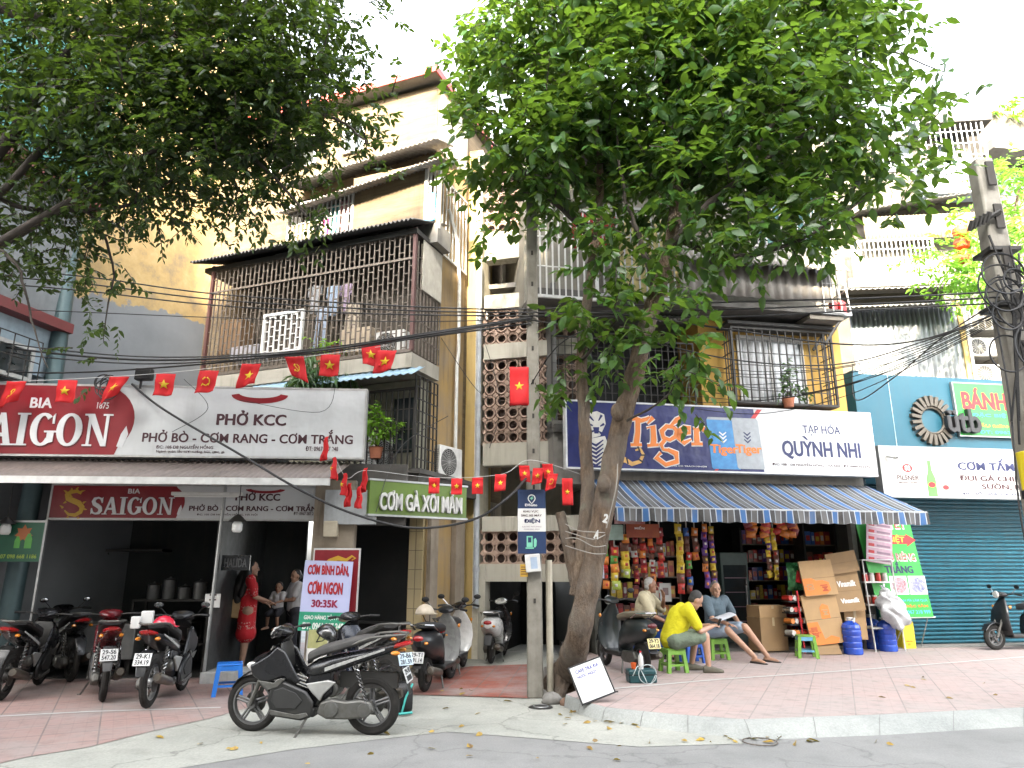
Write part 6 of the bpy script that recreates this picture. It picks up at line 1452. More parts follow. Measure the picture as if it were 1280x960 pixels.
shoe(yp, (.45, -.13), (1, 0, 0), olive, h=.085); shoe(yp, (.30, .15), (1, .1, 0), olive, h=.085)
tel = thing('mobile_phone', 'dark phone held by the man in yellow', 'phone', V((ym.x, ym.y, SZ)) + V((.72, -.0, .69)), R(3)); MB().obox((0, 0, 0), (.012, .075, .15), (0, .5, 0)).build('case', black_pl, tel, bevel=.004)
# man in grey polo facing the street, leaning, leg out to the right
polo = M('slate blue polo cotton', (.09, .13, .16), .85, var=.1, wr=9); denim = M('pale denim', (.32, .4, .5), .85, var=.12, scale=14, wr=9)
gp_ = person('smiling grey-haired man in a slate polo shirt seated with legs stretched', (gm.x, gm.y, SZ), R(-62), sit(.33, chest=(.02, .0, .76), neck=(.03, 0, .93), head=(.06, 0, 1.04), shL=(.03, .19, .88), shR=(.03, -.19, .88), elL=(.08, .33, .64), elR=(.2, -.24, .62), wrL=(.26, .28, .5), wrR=(.36, -.08, .55), knL=(.42, .20, .5), knR=(.36, -.10, .46), anL=(.62, .42, .085), anR=(.66, .12, .085), toeL=(.85, .5, 0), toeR=(.85, .16, 0)), sk,
       [tee(polo), shorts(denim, .8)], ('hair', hairg, short_hair), (R(-22), .1), curl=.5)
for an, fd in (((.62, .42), (.9, .35, 0)), ((.66, .12), (.9, .15, 0))):
    shoe(gp_, an, fd, M('dark brown sandal', (.04, .03, .025), .7), 'sandal', .035)
# white sheet of paper on his lap
q = V((gm.x, gm.y, SZ)); pt = thing('folded_newspaper', 'folded pale newspaper lying on the lap of the man in the polo', 'newspaper', q+V((.0, -.30, .65)), R(-62)); MB().grid(lambda a, b: (-.1+.3*a, -.17+.36*b, .04*math.sin(a*3)+.08*b), 8, 8).build('sheet', M('newsprint', (.5, .51, .54), .8), pt, solid=.008)
# old man in a cream shirt
cream_m = M('cream cotton shirt', (.6, .53, .36), .85, var=.07, wr=9)
op = person('white-haired old man in a cream shirt sitting behind the maroon scooter', (om.x, om.y, SZ), R(-22), sit(.40, chest=(.05, 0, .82), neck=(.1, 0, .99), head=(.15, 0, 1.10), shL=(.06, .18, .94), shR=(.06, -.18, .94), elL=(.27, .26, .72), elR=(.2, -.26, .66), wrL=(.33, .1, .90), wrR=(.40, -.2, .56), hdR=(.6, .05, -.55), hdL=(-.1, -.1, 1)), sk3,
       [tee(cream_m, 1.0, .95), shorts(M('navy trousers', (.02, .025, .05), .85), 1.0, 'trousers'), ('trouser_legs', M('navy trousers', (.02, .025, .05)), [('knL', 'anL', .085, .07), ('knR', 'anR', .085, .07)])], ('hair', hairw, short_hair), (R(12), .1), curl=.6)
for s in (1, -1): shoe(op, (.4, .12*s), (1, 0, 0), M('dark brown sandal', (.04, .03, .025)), 'sandal', .05)
# ================================================================ GROCERY GOODS
pk = lambda n, c: M('packet '+n, c, .35, var=.25, scale=18)
PC = dict(r=pk('red', (.5, .03, .02)), o=pk('orange', (.65, .2, .03)), y=pk('yellow', (.7, .5, .04)), g=pk('green', (.1, .32, .06)), p=pk('purple', (.12, .04, .25)), b=pk('blue', (.04, .12, .4)), k=pk('brown', (.14, .05, .03)), w=pk('white', (.6, .58, .55)), m=pk('maroon', (.25, .02, .03)), l=pk('lime', (.4, .5, .08)))
def pillow(mb, x, z, w, h, d, y=0, a=0, m=0):
    def fn(i, j):
        u, v_ = i*2-1, j*2-1; t = max(0, 1-abs(v_)**4)*max(0, 1-u**4)
        X, Z = u*w/2*(1-.06*(1-abs(v_))), v_*h/2
        return (x+X*math.cos(a)-Z*math.sin(a), y-d*t**.6, z+X*math.sin(a)+Z*math.cos(a))
    mb.grid(fn, 6, 6, m); return mb
def strip(px, y0, y1, cols, n, off, label, w=.13, name='snack_strip'):
    u, z1 = RB.at(px, y0, off); z0 = RB.at(px, y1, off)[1]; q = RB.world(u, z1, off)
    t = thing(name, label, 'snack strip', q, RB.a, 'strips of snack packets hanging in the shop front'); h = (z1-z0)/n; rr = random.Random(px*7)
    MB().box(-.012, .012, .012, .015, -(z1-z0), .3).build('hanger_tape', M('strip tape', (.4, .38, .34), .5), t)
    for i in range(n):
        mb = MB(); pillow(mb, rr.uniform(-.02, .02), -h*(i+.5), w*rr.uniform(.9, 1.1), h*1.05, .035, rr.uniform(-.01, .01), rr.uniform(-.15, .15)); pillow(mb, 0, -h*(i+.5), w*.5, h*.45, .028, -.018, rr.uniform(-.1, .1), 1)
        mb.build('packet', [PC[cols[i % len(cols)]], PC[rr.choice('wryok')]], t, smooth=60)
    return t
ordn = ['first', 'second', 'third', 'fourth', 'fifth', 'sixth', 'seventh', 'eighth', 'ninth', 'tenth', 'eleventh', 'twelfth', 'thirteenth', 'fourteenth']
for i, (px, y0, y1, cols, n, off, w) in enumerate(((756, 676, 736, 'ggorko', 6, .5, .14), (768, 684, 737, 'rgoyl', 5, .55, .15), (781, 668, 722, 'okyyl', 5, .5, .15), (793, 672, 730, 'mkwrkm', 7, .4, .11), (803, 670, 735, 'kromrk', 7, .38, .12), (813, 665, 735, 'morkw', 8, .4, .11), (824, 660, 722, 'mrkrr', 6, .42, .13),
        (848, 655, 742, 'yyyyykr', 7, .42, .15), (858, 660, 742, 'bkkrgm', 8, .36, .11), (868, 660, 700, 'okko', 4, .34, .13), (879, 655, 735, 'opppk', 8, .38, .11), (888, 658, 732, 'ykpyp', 8, .36, .11), (958, 662, 722, 'kypyk', 7, .2, .1), (966, 660, 725, 'yyykk', 7, .2, .1))):
    strip(px, y0, y1, cols, n, off, f'strip of snack packets, the {ordn[i]} counting from the tree trunk rightwards', w)
def panel_thing(px0, py0, px1, py1, off, name, label, cat, m, rows=(), th=.01, group=None):
    u0, u1, z0, z1 = RB.rect(px0, py0, px1, py1, off); q = RB.world((u0+u1)/2, z0, off)
    t = thing(name, label, cat, q, RB.a, group); w, h = u1-u0, z1-z0; MB().box(-w/2, w/2, 0, th, 0, h).build('panel', m, t)
    for b_, x0, x1, a, b2, mm in rows: text(b_, t, x0*w, x1*w, a*h, b2*h, -.001, mm, .02, .003)
    return t, w, h
panel_thing(750, 656, 779, 675, .7, 'tin_plaque', 'pale green grey plaque hanging at the left end of the shop front', 'plaque', M('pale green vinyl', (.25, .34, .3), .5, var=.3, scale=6))
t, w, h = panel_thing(783, 655, 824, 672, .6, 'red_poster', 'dark red instant noodle poster hanging under the awning', 'poster', M('dim red poster', (.3, .03, .015), .5, c2=(.38, .1, .02), scale=4), [('MIẾN', -.25, .05, .6, .85, white_pr)])
panel_thing(768, 641, 806, 655, 1.0, 'pale_banner', 'crumpled white and red banner tied under the left end of the striped awning', 'banner', M('pale banner', (.45, .36, .36), .7, c2=(.3, .06, .06), scale=7), [('TẠP HÓA', -.42, .3, .2, .8, red_pr)])
panel_thing(813, 738, 824, 750, .3, 'paper_notice', 'blank cream paper notice beside the old man', 'notice', M('cream paper', (.5, .47, .4), .8))
t, w, h = panel_thing(825, 729, 839, 752, .32, 'payment_notice', 'upright grey payment notice pinned next to the cream paper', 'notice', M('grey paper', (.48, .48, .46), .8)); MB().box(-w*.25, w*.25, -.003, -.001, h*.35, h*.75).build('dark_square', M('faded ink', (.2, .14, .14), .8), t)
panel_thing(744, 694, 755, 723, .72, 'paper_sheaf', 'pale lilac sheaf of paper hanging on the tree trunk', 'papers', M('lilac paper', (.5, .5, .62), .8))
# lottery style pink sheets
t, w, h = panel_thing(1080, 652, 1112, 704, .5, 'pink_price_sheets', 'column of pink printed sheets hanging left of the green banner', 'poster', M('pink sheet', (.62, .35, .48), .6, c2=(.68, .5, .56), scale=9))
t.rotation_euler = (0, R(8), RB.a)
for k in range(6):
    MB().box(-w*.46, w*.46, -.004, -.001, h*(k/6+.02), h*(k/6+.035)).build('white_rule', white_pr, t)
    MB().box(-w*.42, -w*.2, -.004, -.001, h*(k/6+.05), h*(k/6+.12)).build('red_print', red_pr, t); MB().box(-w*.1, w*.42, -.004, -.001, h*(k/6+.06), h*(k/6+.11)).build('grey_print', M('grey print', (.3, .2, .26), .6), t)
# green leaning banner on a stand
uL, zB = RB.at(1100, 772, .35); uR = RB.at(1169, 772, .35)[0]; zT = RB.at(1100, 640, .35)[1]
q = RB.world((uL+uR)/2, zB, .35); w = uR-uL; h = zT-zB; sh_ = -.16*w
t = thing('green_cake_banner', 'tall bright green banner with red lettering leaning beside the teal shutter', 'banner', q, RB.a+R(3))
MB().prism([(-w/2, 0), (w/2, 0), (w/2-.24*w, h), (-w/2-.3*w, h)], 0, .012).build('panel', M('bright green vinyl', (.03, .42, .05), .5), t)
def bt(b_, x0, x1, z0, z1, m, bd=.03): text(b_, t, x0*w-.26*w*z0, x1*w-.26*w*z0, z0*h, z1*h, -.001, m, bd, .004, slant=-.26*w/h)
bt('VIA TẾT', -.25, .42, .83, .97, white_pr, .05); bt('VIA TẾT', -.24, .41, .84, .965, red_pr, .04)
MB().prism([(-.2*w, .69*h), (.18*w, .69*h), (.17*w, .665*h), (.36*w, .73*h), (.16*w, .79*h), (.17*w, .77*h), (-.2*w, .78*h)], -.004, -.001).build('red_flash', red_pr, t); text('BIỆT', t, -.17*w, .13*w, .69*h, .78*h, -.0045, yellow_pr, .03)
bt('SẦU RIÊNG', -.22, .45, .52, .645, white_pr, .05); bt('SẦU RIÊNG', -.21, .44, .53, .64, red_pr, .035); bt('TRẮNG', -.2, .34, .41, .52, navy, .035)
for i, (cx, cc) in enumerate(((.28, (.06, .08, .3)), (-.08, (.4, .08, .1)))):
    MB().prism([(cx*w-.17*w, .21*h), (cx*w+.17*w, .21*h), (cx*w+.15*w, .385*h), (cx*w-.18*w, .385*h)], -.003, -.001).build('picture_frame', white_pr, t)
    MB().prism([(cx*w+.145*w*math.cos(a)*1., .297*h+.078*h*math.sin(a)) for a in [2*pi*k/8+.39 for k in range(8)]], -.006, -.0032).build('picture', M('cake picture '+str(i), cc, .5, c2=(.5, .5, .55), scale=22), t)
bt('BÁNH PÍA LÀM QUÀ', -.12, .46, .14, .17, M('cyan print', (.1, .5, .6), .5), .015); bt('ĐẶC SẢN', .0, .44, .085, .12, orange_pr, .02); bt('0967 218 999', -.02, .46, .03, .065, M('cyan print', (.1, .5, .6)), .015)
MB().tube([(-.52*w, .02, -.01), (.54*w, .02, -.01)], .014, 8).build('bottom_rod', white_pl, t); MB().tube([(0, .02, 0), (-.13*w, .3, -zB+SZ)], .012, 6).tube([(.4*w, .02, 0), (.4*w, .3, -zB+SZ)], .012, 6).build('stand_leg', steel, t)
# cartons
kraft = M('kraft cardboard', (.42, .27, .13), .8, var=.1, scale=4); kraft_d = M('darker kraft cardboard', (.30, .19, .09), .8, var=.1, scale=4); ora = M('orange carton print', (.68, .2, .02), .6, var=.08)
def carton(px0, py0, px1, py1, off, d, label, m, rz=0, flaps=True):
    u0, u1, z0, z1 = RB.rect(px0, py0, px1, py1, off); q = RB.world((u0+u1)/2, z0, off); t = thing('carton', label, 'carton', q, RB.a+rz, 'cardboard cartons at the shop front'); w, h = u1-u0, z1-z0
    MB().box(-w/2, w/2, 0, d, 0, h).build('box', m, t, bevel=.006)
    MB().box(-w/2-.001, w/2+.001, d*.45, d*.55, h+.001, h+.003).box(-.025, .025, -.003, -.001, h*.75, h).build('tape', M('carton tape', (.5, .4, .24), .35), t)
    return t, w, h
carton(950, 772, 986, 814, .35, .4, 'brown carton standing on the pavement by the doorway, under another carton', kraft_d, .12)
carton(948, 757, 984, 772, .33, .4, 'shallow open carton on top of the carton by the doorway', kraft, .1)
carton(1057, 763, 1083, 800, .5, .3, 'low carton with faint red print behind the first blue water bottle', kraft, -.05)
def flat_carton(px0, py0, px1, py1, off, label, m, lean, roll, prints):
    u0, u1, z0, z1 = RB.rect(px0, py0, px1, py1, off); q = RB.world((u0+u1)/2, z0, off); w, h = u1-u0, z1-z0
    t = thing('flattened_carton', label, 'carton', q, RB.a, 'flattened cartons stacked at the shop front'); t.rotation_euler = (-lean, roll, RB.a)
    MB().box(-w/2, w/2, 0, .03, 0, h).build('sheet', m, t)
    MB().box(-w/2, w/2, -.002, -.0005, h*.49, h*.5).build('crease', M('crease', (.2, .12, .06), .9), t)
    for p in prints:
        if p[0] == 'r': MB().prism([(x*w, z*h) for x, z in p[1]], -.004, -.001).build('orange_print', ora, t)
        else: text(p[1], t, p[2]*w, p[3]*w, p[4]*h, p[5]*h, -.0045 if p[6] is not white_pr else -.001, p[6], .025, .003, rot=p[7] if len(p) > 7 else None)
    return t
flat_carton(1012, 742, 1056, 805, .8, 'lower flattened carton with orange print leaning behind the pale green stool', kraft, .12, R(-5), [('r', [(-.5, 0), (-.15, 0), (.25, .0), (.32, .1), (.1, .16), (-.1, .1), (-.2, .45), (-.5, .45)]), ('r', [(-.05, .5), (.2, .5), (.2, .75), (.05, .8), (-.05, .72)]), ('t', 'Cung Đình', -.48, -.22, .1, .4, M('dark orange print', (.4, .06, .01), .6), R(90)), ('t', 'MÌ', .0, .15, .55, .7, kraft, R(90))])
flat_carton(1005, 700, 1046, 744, .78, 'upper flattened carton with orange print leaning above the pale green stool', kraft, .12, R(-4), [('r', [(-.5, .02), (.15, .02), (.3, .12), (.28, .35), (.1, .42), (-.1, .42), (-.22, .5), (-.5, .5)]), ('t', 'MÌ', .02, .2, .08, .32, M('dark orange print', (.4, .06, .01)), R(90)), ('t', 'GÓI', -.42, -.25, .1, .4, kraft, R(90))])
flat_carton(1044, 713, 1080, 764, .65, 'brown flattened carton with white script leaning right of the orange printed ones', kraft_d, .1, R(-4), [('t', 'Vinamilk', -.3, .35, .6, .75, white_pr), ('t', 'Vinamilk', -.3, .35, .2, .32, white_pr)])
flat_carton(1036, 690, 1074, 716, .65, 'plain brown flattened carton topmost of the leaning stack', kraft_d, .1, R(-8), [])
flat_carton(1022, 803, 1052, 818, .85, 'dark scrap of cardboard on the ground beside the first water bottle', kraft_d, .5, 0, [])
# blue water bottles
wat = M('blue water bottle', (.01, .05, .42), .12, c2=(.015, .09, .55), spec=.8, scale=4); 
def jug(px, py, h, label):
    q = G(px, py, SZ); t = thing('water_bottle', label, 'water bottle', q, 0, 'big blue water bottles'); r = h*.27
    prof = [(0, 0), (r*.92, 0), (r, .02)]
    for k in range(4): z = h*(.08+.16*k); prof += [(r, z), (r, z+h*.09), (r*.95, z+h*.11), (r*.95, z+h*.13)]
    prof += [(r, h*.74), (r*.9, h*.82), (r*.55, h*.9), (r*.3, h*.93), (r*.28, h*.96)]
    MB().lathe(prof, n=28).build('body', wat, t); MB().lathe([(r*.36, h*.93), (r*.36, h), (r*.3, h*1.02), (0, h*1.02)], n=16).build('cap', white_pl, t)
    MB().tube([(0, -r*.3, h*.97), (.03, -r*.75, h*1.0), (.01, -r*.8, h*.9)], .018, 8).build('tap', white_pl, t)
    return t
jug(1067, 818, .62, 'blue water bottle standing foremost right of the flattened cartons'); jug(1092, 811, .62, 'blue water bottle at the back of the pair under the white plastic bag'); jug(1111, 814, .6, 'blue water bottle next to the yellow canister')
q = G(1138, 811, SZ); t = thing('yellow_canister', 'yellow canister at the foot of the green banner', 'canister', q, RB.a); MB().box(-.14, .14, 0, .2, 0, .5).build('body', M('yellow plastic', (.75, .6, .02), .4, var=.05), t, bevel=.012); MB().lathe([(.03, 0), (.03, .04), (0, .04)], (.04, .1, .5), n=12).build('cap', white_pl, t)
text('DẦU ĂN', t, -.07, .07, .12, .17, -.001, orange_pr, .02); text('10 L', t, -.04, .04, .06, .1, -.001, orange_pr, .02)
q = RB.world(RB.at(1122, 782, .7)[0], RB.at(1122, 782, .7)[1], .72)
t = thing('plastic_bag', 'bulging white plastic bag resting over the water bottles', 'bag', q, RB.a); rr = random.Random(9)
mb = MB(); mb.ell((0, 0, .3), (.24, .17, .36), 36, 26); mb.v = [(x*(1.15-.55*max(0, z-.25)/.4)-.42*(z-.1)+.03*math.sin(z*23+y*15)+rr.uniform(-.012, .012), y+.03*math.sin(x*25+z*17)+rr.uniform(-.01, .01), z+.03*math.sin(x*19+y*9)+rr.uniform(-.012, .012)) for x, y, z in mb.v]
mb.build('bag_body', M('white translucent film', (.62, .64, .66), .3, var=.08, scale=12), t, smooth=80); MB().tube([(-.2, 0, .62), (-.25, .02, .72), (-.2, .0, .68), (-.17, .03, .74)], .018, 6).build('knot', M('white translucent film', (.62, .64, .66)), t)
# glass-fronted snack cart
q = RB.world(RB.at(1108, 770, .55)[0], SZ, .55); t = thing('display_cabinet', 'white framed display cabinet with jars behind the white plastic bag', 'cabinet', q, RB.a)
zT_ = RB.at(1108, 700, .55)[1]-SZ; w = .62
fm = MB()
for x in (-w/2, w/2):
    for y in (0, .4): fm.tube([(x, y, 0), (x-.06, y, zT_)], .014, 6)
for k in (.25, .5, .75, 1.0):
    x = -.06*k; z = zT_*k; fm.tube([(-w/2+x, 0, z), (w/2+x, 0, z), (w/2+x, .4, z), (-w/2+x, .4, z), (-w/2+x, 0, z)], .012, 6)
fm.build('frame', white_bar, t)
for k in (.25, .5, .75): MB().box(-w/2-.06*k+.01, w/2-.06*k-.01, .01, .39, zT_*k+.013, zT_*k+.02).build('shelf', M('pale shelf', (.5, .5, .48), .5), t)
rr = random.Random(4)
for k in (.5, .75):
    for i in range(4):
        p_ = q + RB.u*(-.22+.14*i-.06*k) - RB.n*.12; o = thing('snack_jar', 'small jar standing in the white framed display cabinet', 'jar', (p_.x, p_.y, SZ+zT_*k+.021), 0, 'jars in the display cabinet')
        MB().lathe([(0, 0), (.05, 0), (.052, .1), (.04, .13)], n=12).build('body', PC[rr.choice('rkgyw')], o); MB().lathe([(.044, .13), (.044, .155), (0, .155)], n=12).build('lid', PC[rr.choice('rw')], o)
# noodle rack
q = RB.world(RB.at(998, 790, .55)[0], RB.at(998, 794, .55)[1]-.2, .55); t = thing('noodle_rack', 'narrow rack of foil cup packs with a red pole behind the stool', 'rack', q, RB.a+.15)
MB().tube([(.0, -.12, -.1), (-.05, -.12, .98)], .016, 8).build('pole', M('red plastic', (.55, .03, .04)), t)
for k in range(4):
    z = .2+.2*k; MB().box(-.24, .22, -.1, .1, z-.02, z).build('shelf', black_pl, t)
    for i in range(5):
        o = MB().lathe([(0, -.1), (.045, -.1), (.05, 0), (.045, .1), (0, .1)], (-.18+.09*i, 0, z+.051), 'y', 12).build('foil_pack', [PC['w'], PC['o'], M('foil', (.5, .48, .45), .25, .7), PC['r']][(i+k) % 4], t)
q = RB.world(RB.at(996, 733, .5)[0], RB.at(996, 738, .5)[1], .5); t = thing('snack_sack', 'dark green foil sack of snacks above the noodle rack', 'sack', q, RB.a)
mb = MB(); pillow(mb, 0, .25, .36, .5, .1); mb.grid(lambda i, j: ((i-.5)*.3, .02, .05+j*.4), 2, 2); mb.build('sack', [M('green foil', (.03, .16, .05), .25, .3, var=.6, scale=8)], t, smooth=60); MB().prism([(-.08, .15), (.05, .12), (.1, .3), (-.03, .36)], -.115, -.1).build('red_print', red_pr, t)
# dim shelving, fridge, and rows of goods inside the shop
def rack(px0, px1, py0, py1, off, label, rows, seed, cols):
    u0, u1, z0, z1 = RB.rect(px0, py0, px1, py1, off); u0 = max(u0, uS0+.2); u1 = min(u1, uS1-.2); q = RB.world((u0+u1)/2, SZ+.06, off); w = u1-u0; h = z1-(SZ+.06); rr = random.Random(seed)
    t = thing('goods_shelf', label, 'shelf', q, RB.a)
    for x in (-w/2, w/2): MB().box(x-.02, x+.02, -.02, .35, 0, h).build('upright', dark_iron, t)
    for k in range(rows):
        z = h*(k+.05)/rows; MB().box(-w/2+.021, w/2-.021, 0, .34, z, z+.02).build('board', M('dim shelf board', (.2, .17, .13), .7), t)
        x = -w/2+.08; hh = h/rows-.07
        while x < w/2-.1:
            c = rr.choice(cols); g_ = hh*rr.uniform(.55, .95); ww = rr.uniform(.07, .13); p_ = q + RB.u*(x+ww/2) - RB.n*.06
            o = tag(MB().box(-ww/2, ww/2, 0, .18, 0, g_).box(-ww*.35, ww*.35, -.002, -.0005, g_*.3, g_*.7, 1).build('goods_packet', [PC[c], PC[rr.choice('wyro')]], None, (p_.x, p_.y, SZ+.06+z+.021), (0, 0, RB.a), bevel=.008), 'packet standing among others on the '+label, 'packet', 'packets on the '+label); x += ww+.015
    return t
rack(760, 850, 672, 806, -1.2, 'dim shelves behind the old man', 5, 1, 'rokymw'); rack(930, 1000, 660, 806, -1.6, 'dim shelves in the middle of the shop', 6, 2, 'kmrbpy'); rack(1010, 1062, 655, 806, -.7, 'dim shelves behind the flattened cartons', 5, 3, 'rkmob')
q = RB.world(RB.at(925, 800, -.9)[0], SZ+.06, -.9); t = thing('drinks_fridge', 'dark drinks fridge with glass door deep in the shop doorway', 'fridge', q, RB.a)
MB().box(-.3, .3, 0, .55, 0, 1.75).build('body', M('dim green fridge', (.05, .09, .085), .5), t, bevel=.01); MB().box(-.25, .25, -.012, -.001, .2, 1.5).build('glass_door', glass_dk, t); MB().box(.2, .22, -.04, -.013, .7, 1.1).build('handle', steel, t)
for k in range(4): MB().box(-.24, .24, -.0135, -.0125, .4+.28*k, .415+.28*k).build('shelf_edge', M('grey print', (.3, .2, .26)), t)
for i, (px, c) in enumerate(((938, 'm'), (956, 'r'), (975, 'r'), (990, 'm'))):
    u, z = RB.at(px, 648, .25); q = RB.world(u, z, .25); t = thing('snack_bundle', f'red bundle of hanging packets under the awning, the {ordn[i]} right of the dark doorway', 'snack bundle', q, RB.a, 'red bundles hanging at the door'); 
    for k in range(5):
        mb = MB(); rr = random.Random(i*9+k); pillow(mb, rr.uniform(-.06, .06), -.06-.06*k, .2, .13, .05, rr.uniform(-.04, .04), rr.uniform(-.4, .4)); mb.build('packet', PC[c if k % 2 else 'o'], t, smooth=60)
# basket of yellow packs by the old man
q = G(829, 818, SZ); t = thing('snack_tub', 'tub heaped with yellow packets between the old man and the man in yellow', 'tub', (q.x, q.y+.25, SZ), 0)
MB().lathe([(.18, 0), (.2, .45), (.21, .46), (.19, .45), (.17, .03)], n=20).build('tub', dblue_p, t)
for k in range(9):
    rr = random.Random(k); mb = MB(); pillow(mb, 0, 0, .15, .17, .04); o = mb.build('packet', PC['y' if k % 3 else 'w'], t, (rr.uniform(-.1, .1), rr.uniform(-.1, .1), .46+.05*(k//3)), (rr.uniform(-.8, .8), rr.uniform(-.5, .5), rr.uniform(0, 6)), smooth=60)
# ================================================================ THINGS AROUND THE TREE
q = P(748, 862, 8.75); t = thing('whiteboard', 'white board with blue handwriting leaning against the tree trunk', 'board', (q.x, q.y, SZ+.06), R(8)); t.rotation_euler = (R(-24), R(-18), R(8)); t.scale = (.84,)*3
MB().box(-.23, .23, 0, .02, 0, .48).build('panel', white_pl, t); MB().box(-.25, .25, -.004, .025, -.02, -.001).box(-.25, .25, -.004, .025, .481, .5).box(-.25, -.231, -.004, .025, 0, .48).box(.231, .25, -.004, .025, 0, .48).build('edge_frame', black_pl, t)
for i, b_ in enumerate(('CAFE TRÀ ĐÁ', 'NƯỚC NGỌT')): text(b_, t, -.17, .17-.05*i, .38-.08*i, .44-.08*i, -.001, M('blue marker', (.04, .05, .3), .6), .014, .002)
MB().tube([(.15, .02, .02), (.3, .1, .0)], .01, 6).build('prop', black_pl, t)
q = G(802, 853, SZ); t = thing('tool_case', 'dark teal plastic case with a coiled pale hose on the pavement', 'case', q, R(5))
MB().box(-.19, .19, -.1, .12, 0, .17).build('case', M('dark teal plastic', (.012, .07, .08), .45), t, bevel=.02); MB().box(-.191, .191, -.102, .122, .1, .112).build('seam', black_pl, t)
mb = MB(); mb.tube([(-.15+.3*k/40+.0, -.13-.03*math.sin(k*.35), .1+.12*math.sin(k*.16)) for k in range(41)], .006, 6); mb.tube([(.05+.12*math.cos(k*.2), -.14, .12+.12*math.sin(k*.2)) for k in range(32)], .006, 6); mb.build('hose', M('pale hose', (.5, .58, .58), .3), t)
bottle((q.x, q.y, SZ+.171), .23, .035, white_pl, M('red plastic', (.55, .03, .04)), 'white_bottle', 'white spray bottle standing on the dark teal case', 'bottle')
t = thing('orange_cup', 'small orange cup on the dark teal case', 'cup', (q.x-.1, q.y, SZ+.171)); MB().lathe([(0, 0), (.03, 0), (.04, .08), (.036, .08), (.027, .005)], n=14).build('cup', M('orange plastic', (.7, .12, .02), .4), t)
# utility pole and what is fixed on it
UP = G(669, 872, 0)
t = thing('utility_pole', 'slim concrete utility pole in the middle with the blue charging sign on it', 'pole', UP)
polem = M('old pole concrete', (.36, .34, .29), .85, c2=(.2, .185, .155), scale=5, grime=.6, bmp=.3)
hp = P(663, 235, UP.y)[2]
MB().obox((0, 0, hp/2), (.21, .19, hp), taper=.72).build('shaft', polem, t, bevel=.02)
for k in range(14): MB().obox((0, -.1+.0018*k, 1.2+.5*k), (.03, .02, .06)).build('climbing_hole_shade', M('hole shadow', (.05, .045, .04), .9), t)  # dark blocks paint the shade inside the climbing holes
tp = thing('conduit_pipe', 'cream conduit pipe standing beside the slim utility pole', 'pipe', UP+V((.2, .05, 0))); MB().tube([(0, 0, 0), (0, 0, P(690, 700, UP.y)[2])], .045, 10).build('pipe', M('cream conduit', (.48, .44, .35), .6, grime=.5), tp)
YS = UP.y-.16; FS = Frame(0, YS, 0)
t = thing('charging_sign', 'dark blue and white sign for electric charging fixed on the utility pole', 'sign', FS.world(*[FS.at(665, 692)[0], FS.at(665, 692)[1]]))
w = FS.at(682, 650)[0]-FS.at(647, 650)[0]; h = FS.at(665, 612)[1]-FS.at(665, 692)[1]; nv_ = M('charging navy', (.012, .035, .11), .45, var=.05)
MB().box(-w/2, w/2, 0, .02, 0, h).build('panel', nv_, t); MB().box(-w/2+.001, w/2-.001, -.004, -.001, h*.34, h*.70).build('white_field', white_pr, t)
mint = M('mint print', (.2, .6, .42), .5)
text('EVhaito', t, -w*.24, w*.2, h*.735, h*.775, -.001, white_pr, .03); text('KHU VỰC', t, -w*.3, w*.24, h*.63, h*.675, -.0045, ink, .015); text('SẠC XE MÁY', t, -w*.38, w*.36, h*.565, h*.615, -.0045, ink, .015); text('ĐIỆN', t, -w*.28, w*.3, h*.46, h*.55, -.0045, navy, .04); text('ELECTRIC MOTORBIKE', t, -w*.34, w*.34, h*.405, h*.425, -.0045, M('grey print', (.3, .2, .26)), .0)
text('CHARGING AREA', t, -w*.28, w*.28, h*.365, h*.385, -.0045, M('grey print', (.3, .2, .26)), .0)
mb = MB(); stroke(mb, arc(0, h*.86, h*.055, -40, 220, 20)+[(0, h*.775)] + arc(0, h*.86, h*.055, -40, -39, 1), .012, -.001, .003); mb.build('pin_mark', white_pr, t)
MB().prism([(-.01, h*.83), (.03, h*.87), (.008, h*.87), (.02, h*.9), (-.03, h*.855), (-.005, h*.855)], -.004, -.001).build('bolt_mark', mint, t)
MB().box(-.07, .01, -.004, -.001, h*.1, h*.27).prism([(.025, h*.11), (.04, h*.09), (.06, h*.12), (.065, h*.2), (.05, h*.24), (.025, h*.22)], -.004, -.001).box(-.085, .025, -.004, -.001, h*.075, h*.095).build('charger_mark', mint, t); MB().box(-.052, -.008, -.006, -.0042, h*.17, h*.25).build('charger_screen', nv_, t)
t = thing('meter_box', 'white meter box with pasted slip hanging under the blue charging sign', 'meter box', FS.world(FS.at(667, 714)[0], FS.at(667, 715)[1], -.0), 0); t.rotation_euler = (0, R(-5), 0)
MB().box(-.1, .1, -.05, .04, 0, .23).build('box', white_pl, t, bevel=.01); MB().box(-.03, .06, -.052, -.0505, .04, .19).build('slip', M('blue slip', (.4, .5, .65), .6), t)
t = thing('yellow_tag', 'yellow plate wired to the pole beside the white meter box', 'plate', FS.world(FS.at(655, 720)[0], FS.at(655, 721)[1], .0)); MB().box(-.05, .05, 0, .02, 0, .16).build('plate', M('yellow plate', (.6, .36, .04), .5), t); 
for k in range(4): MB().box(-.04, .04, -.002, -.0005, .03+.03*k, .04+.03*k).build('line_of_print', ink, t)
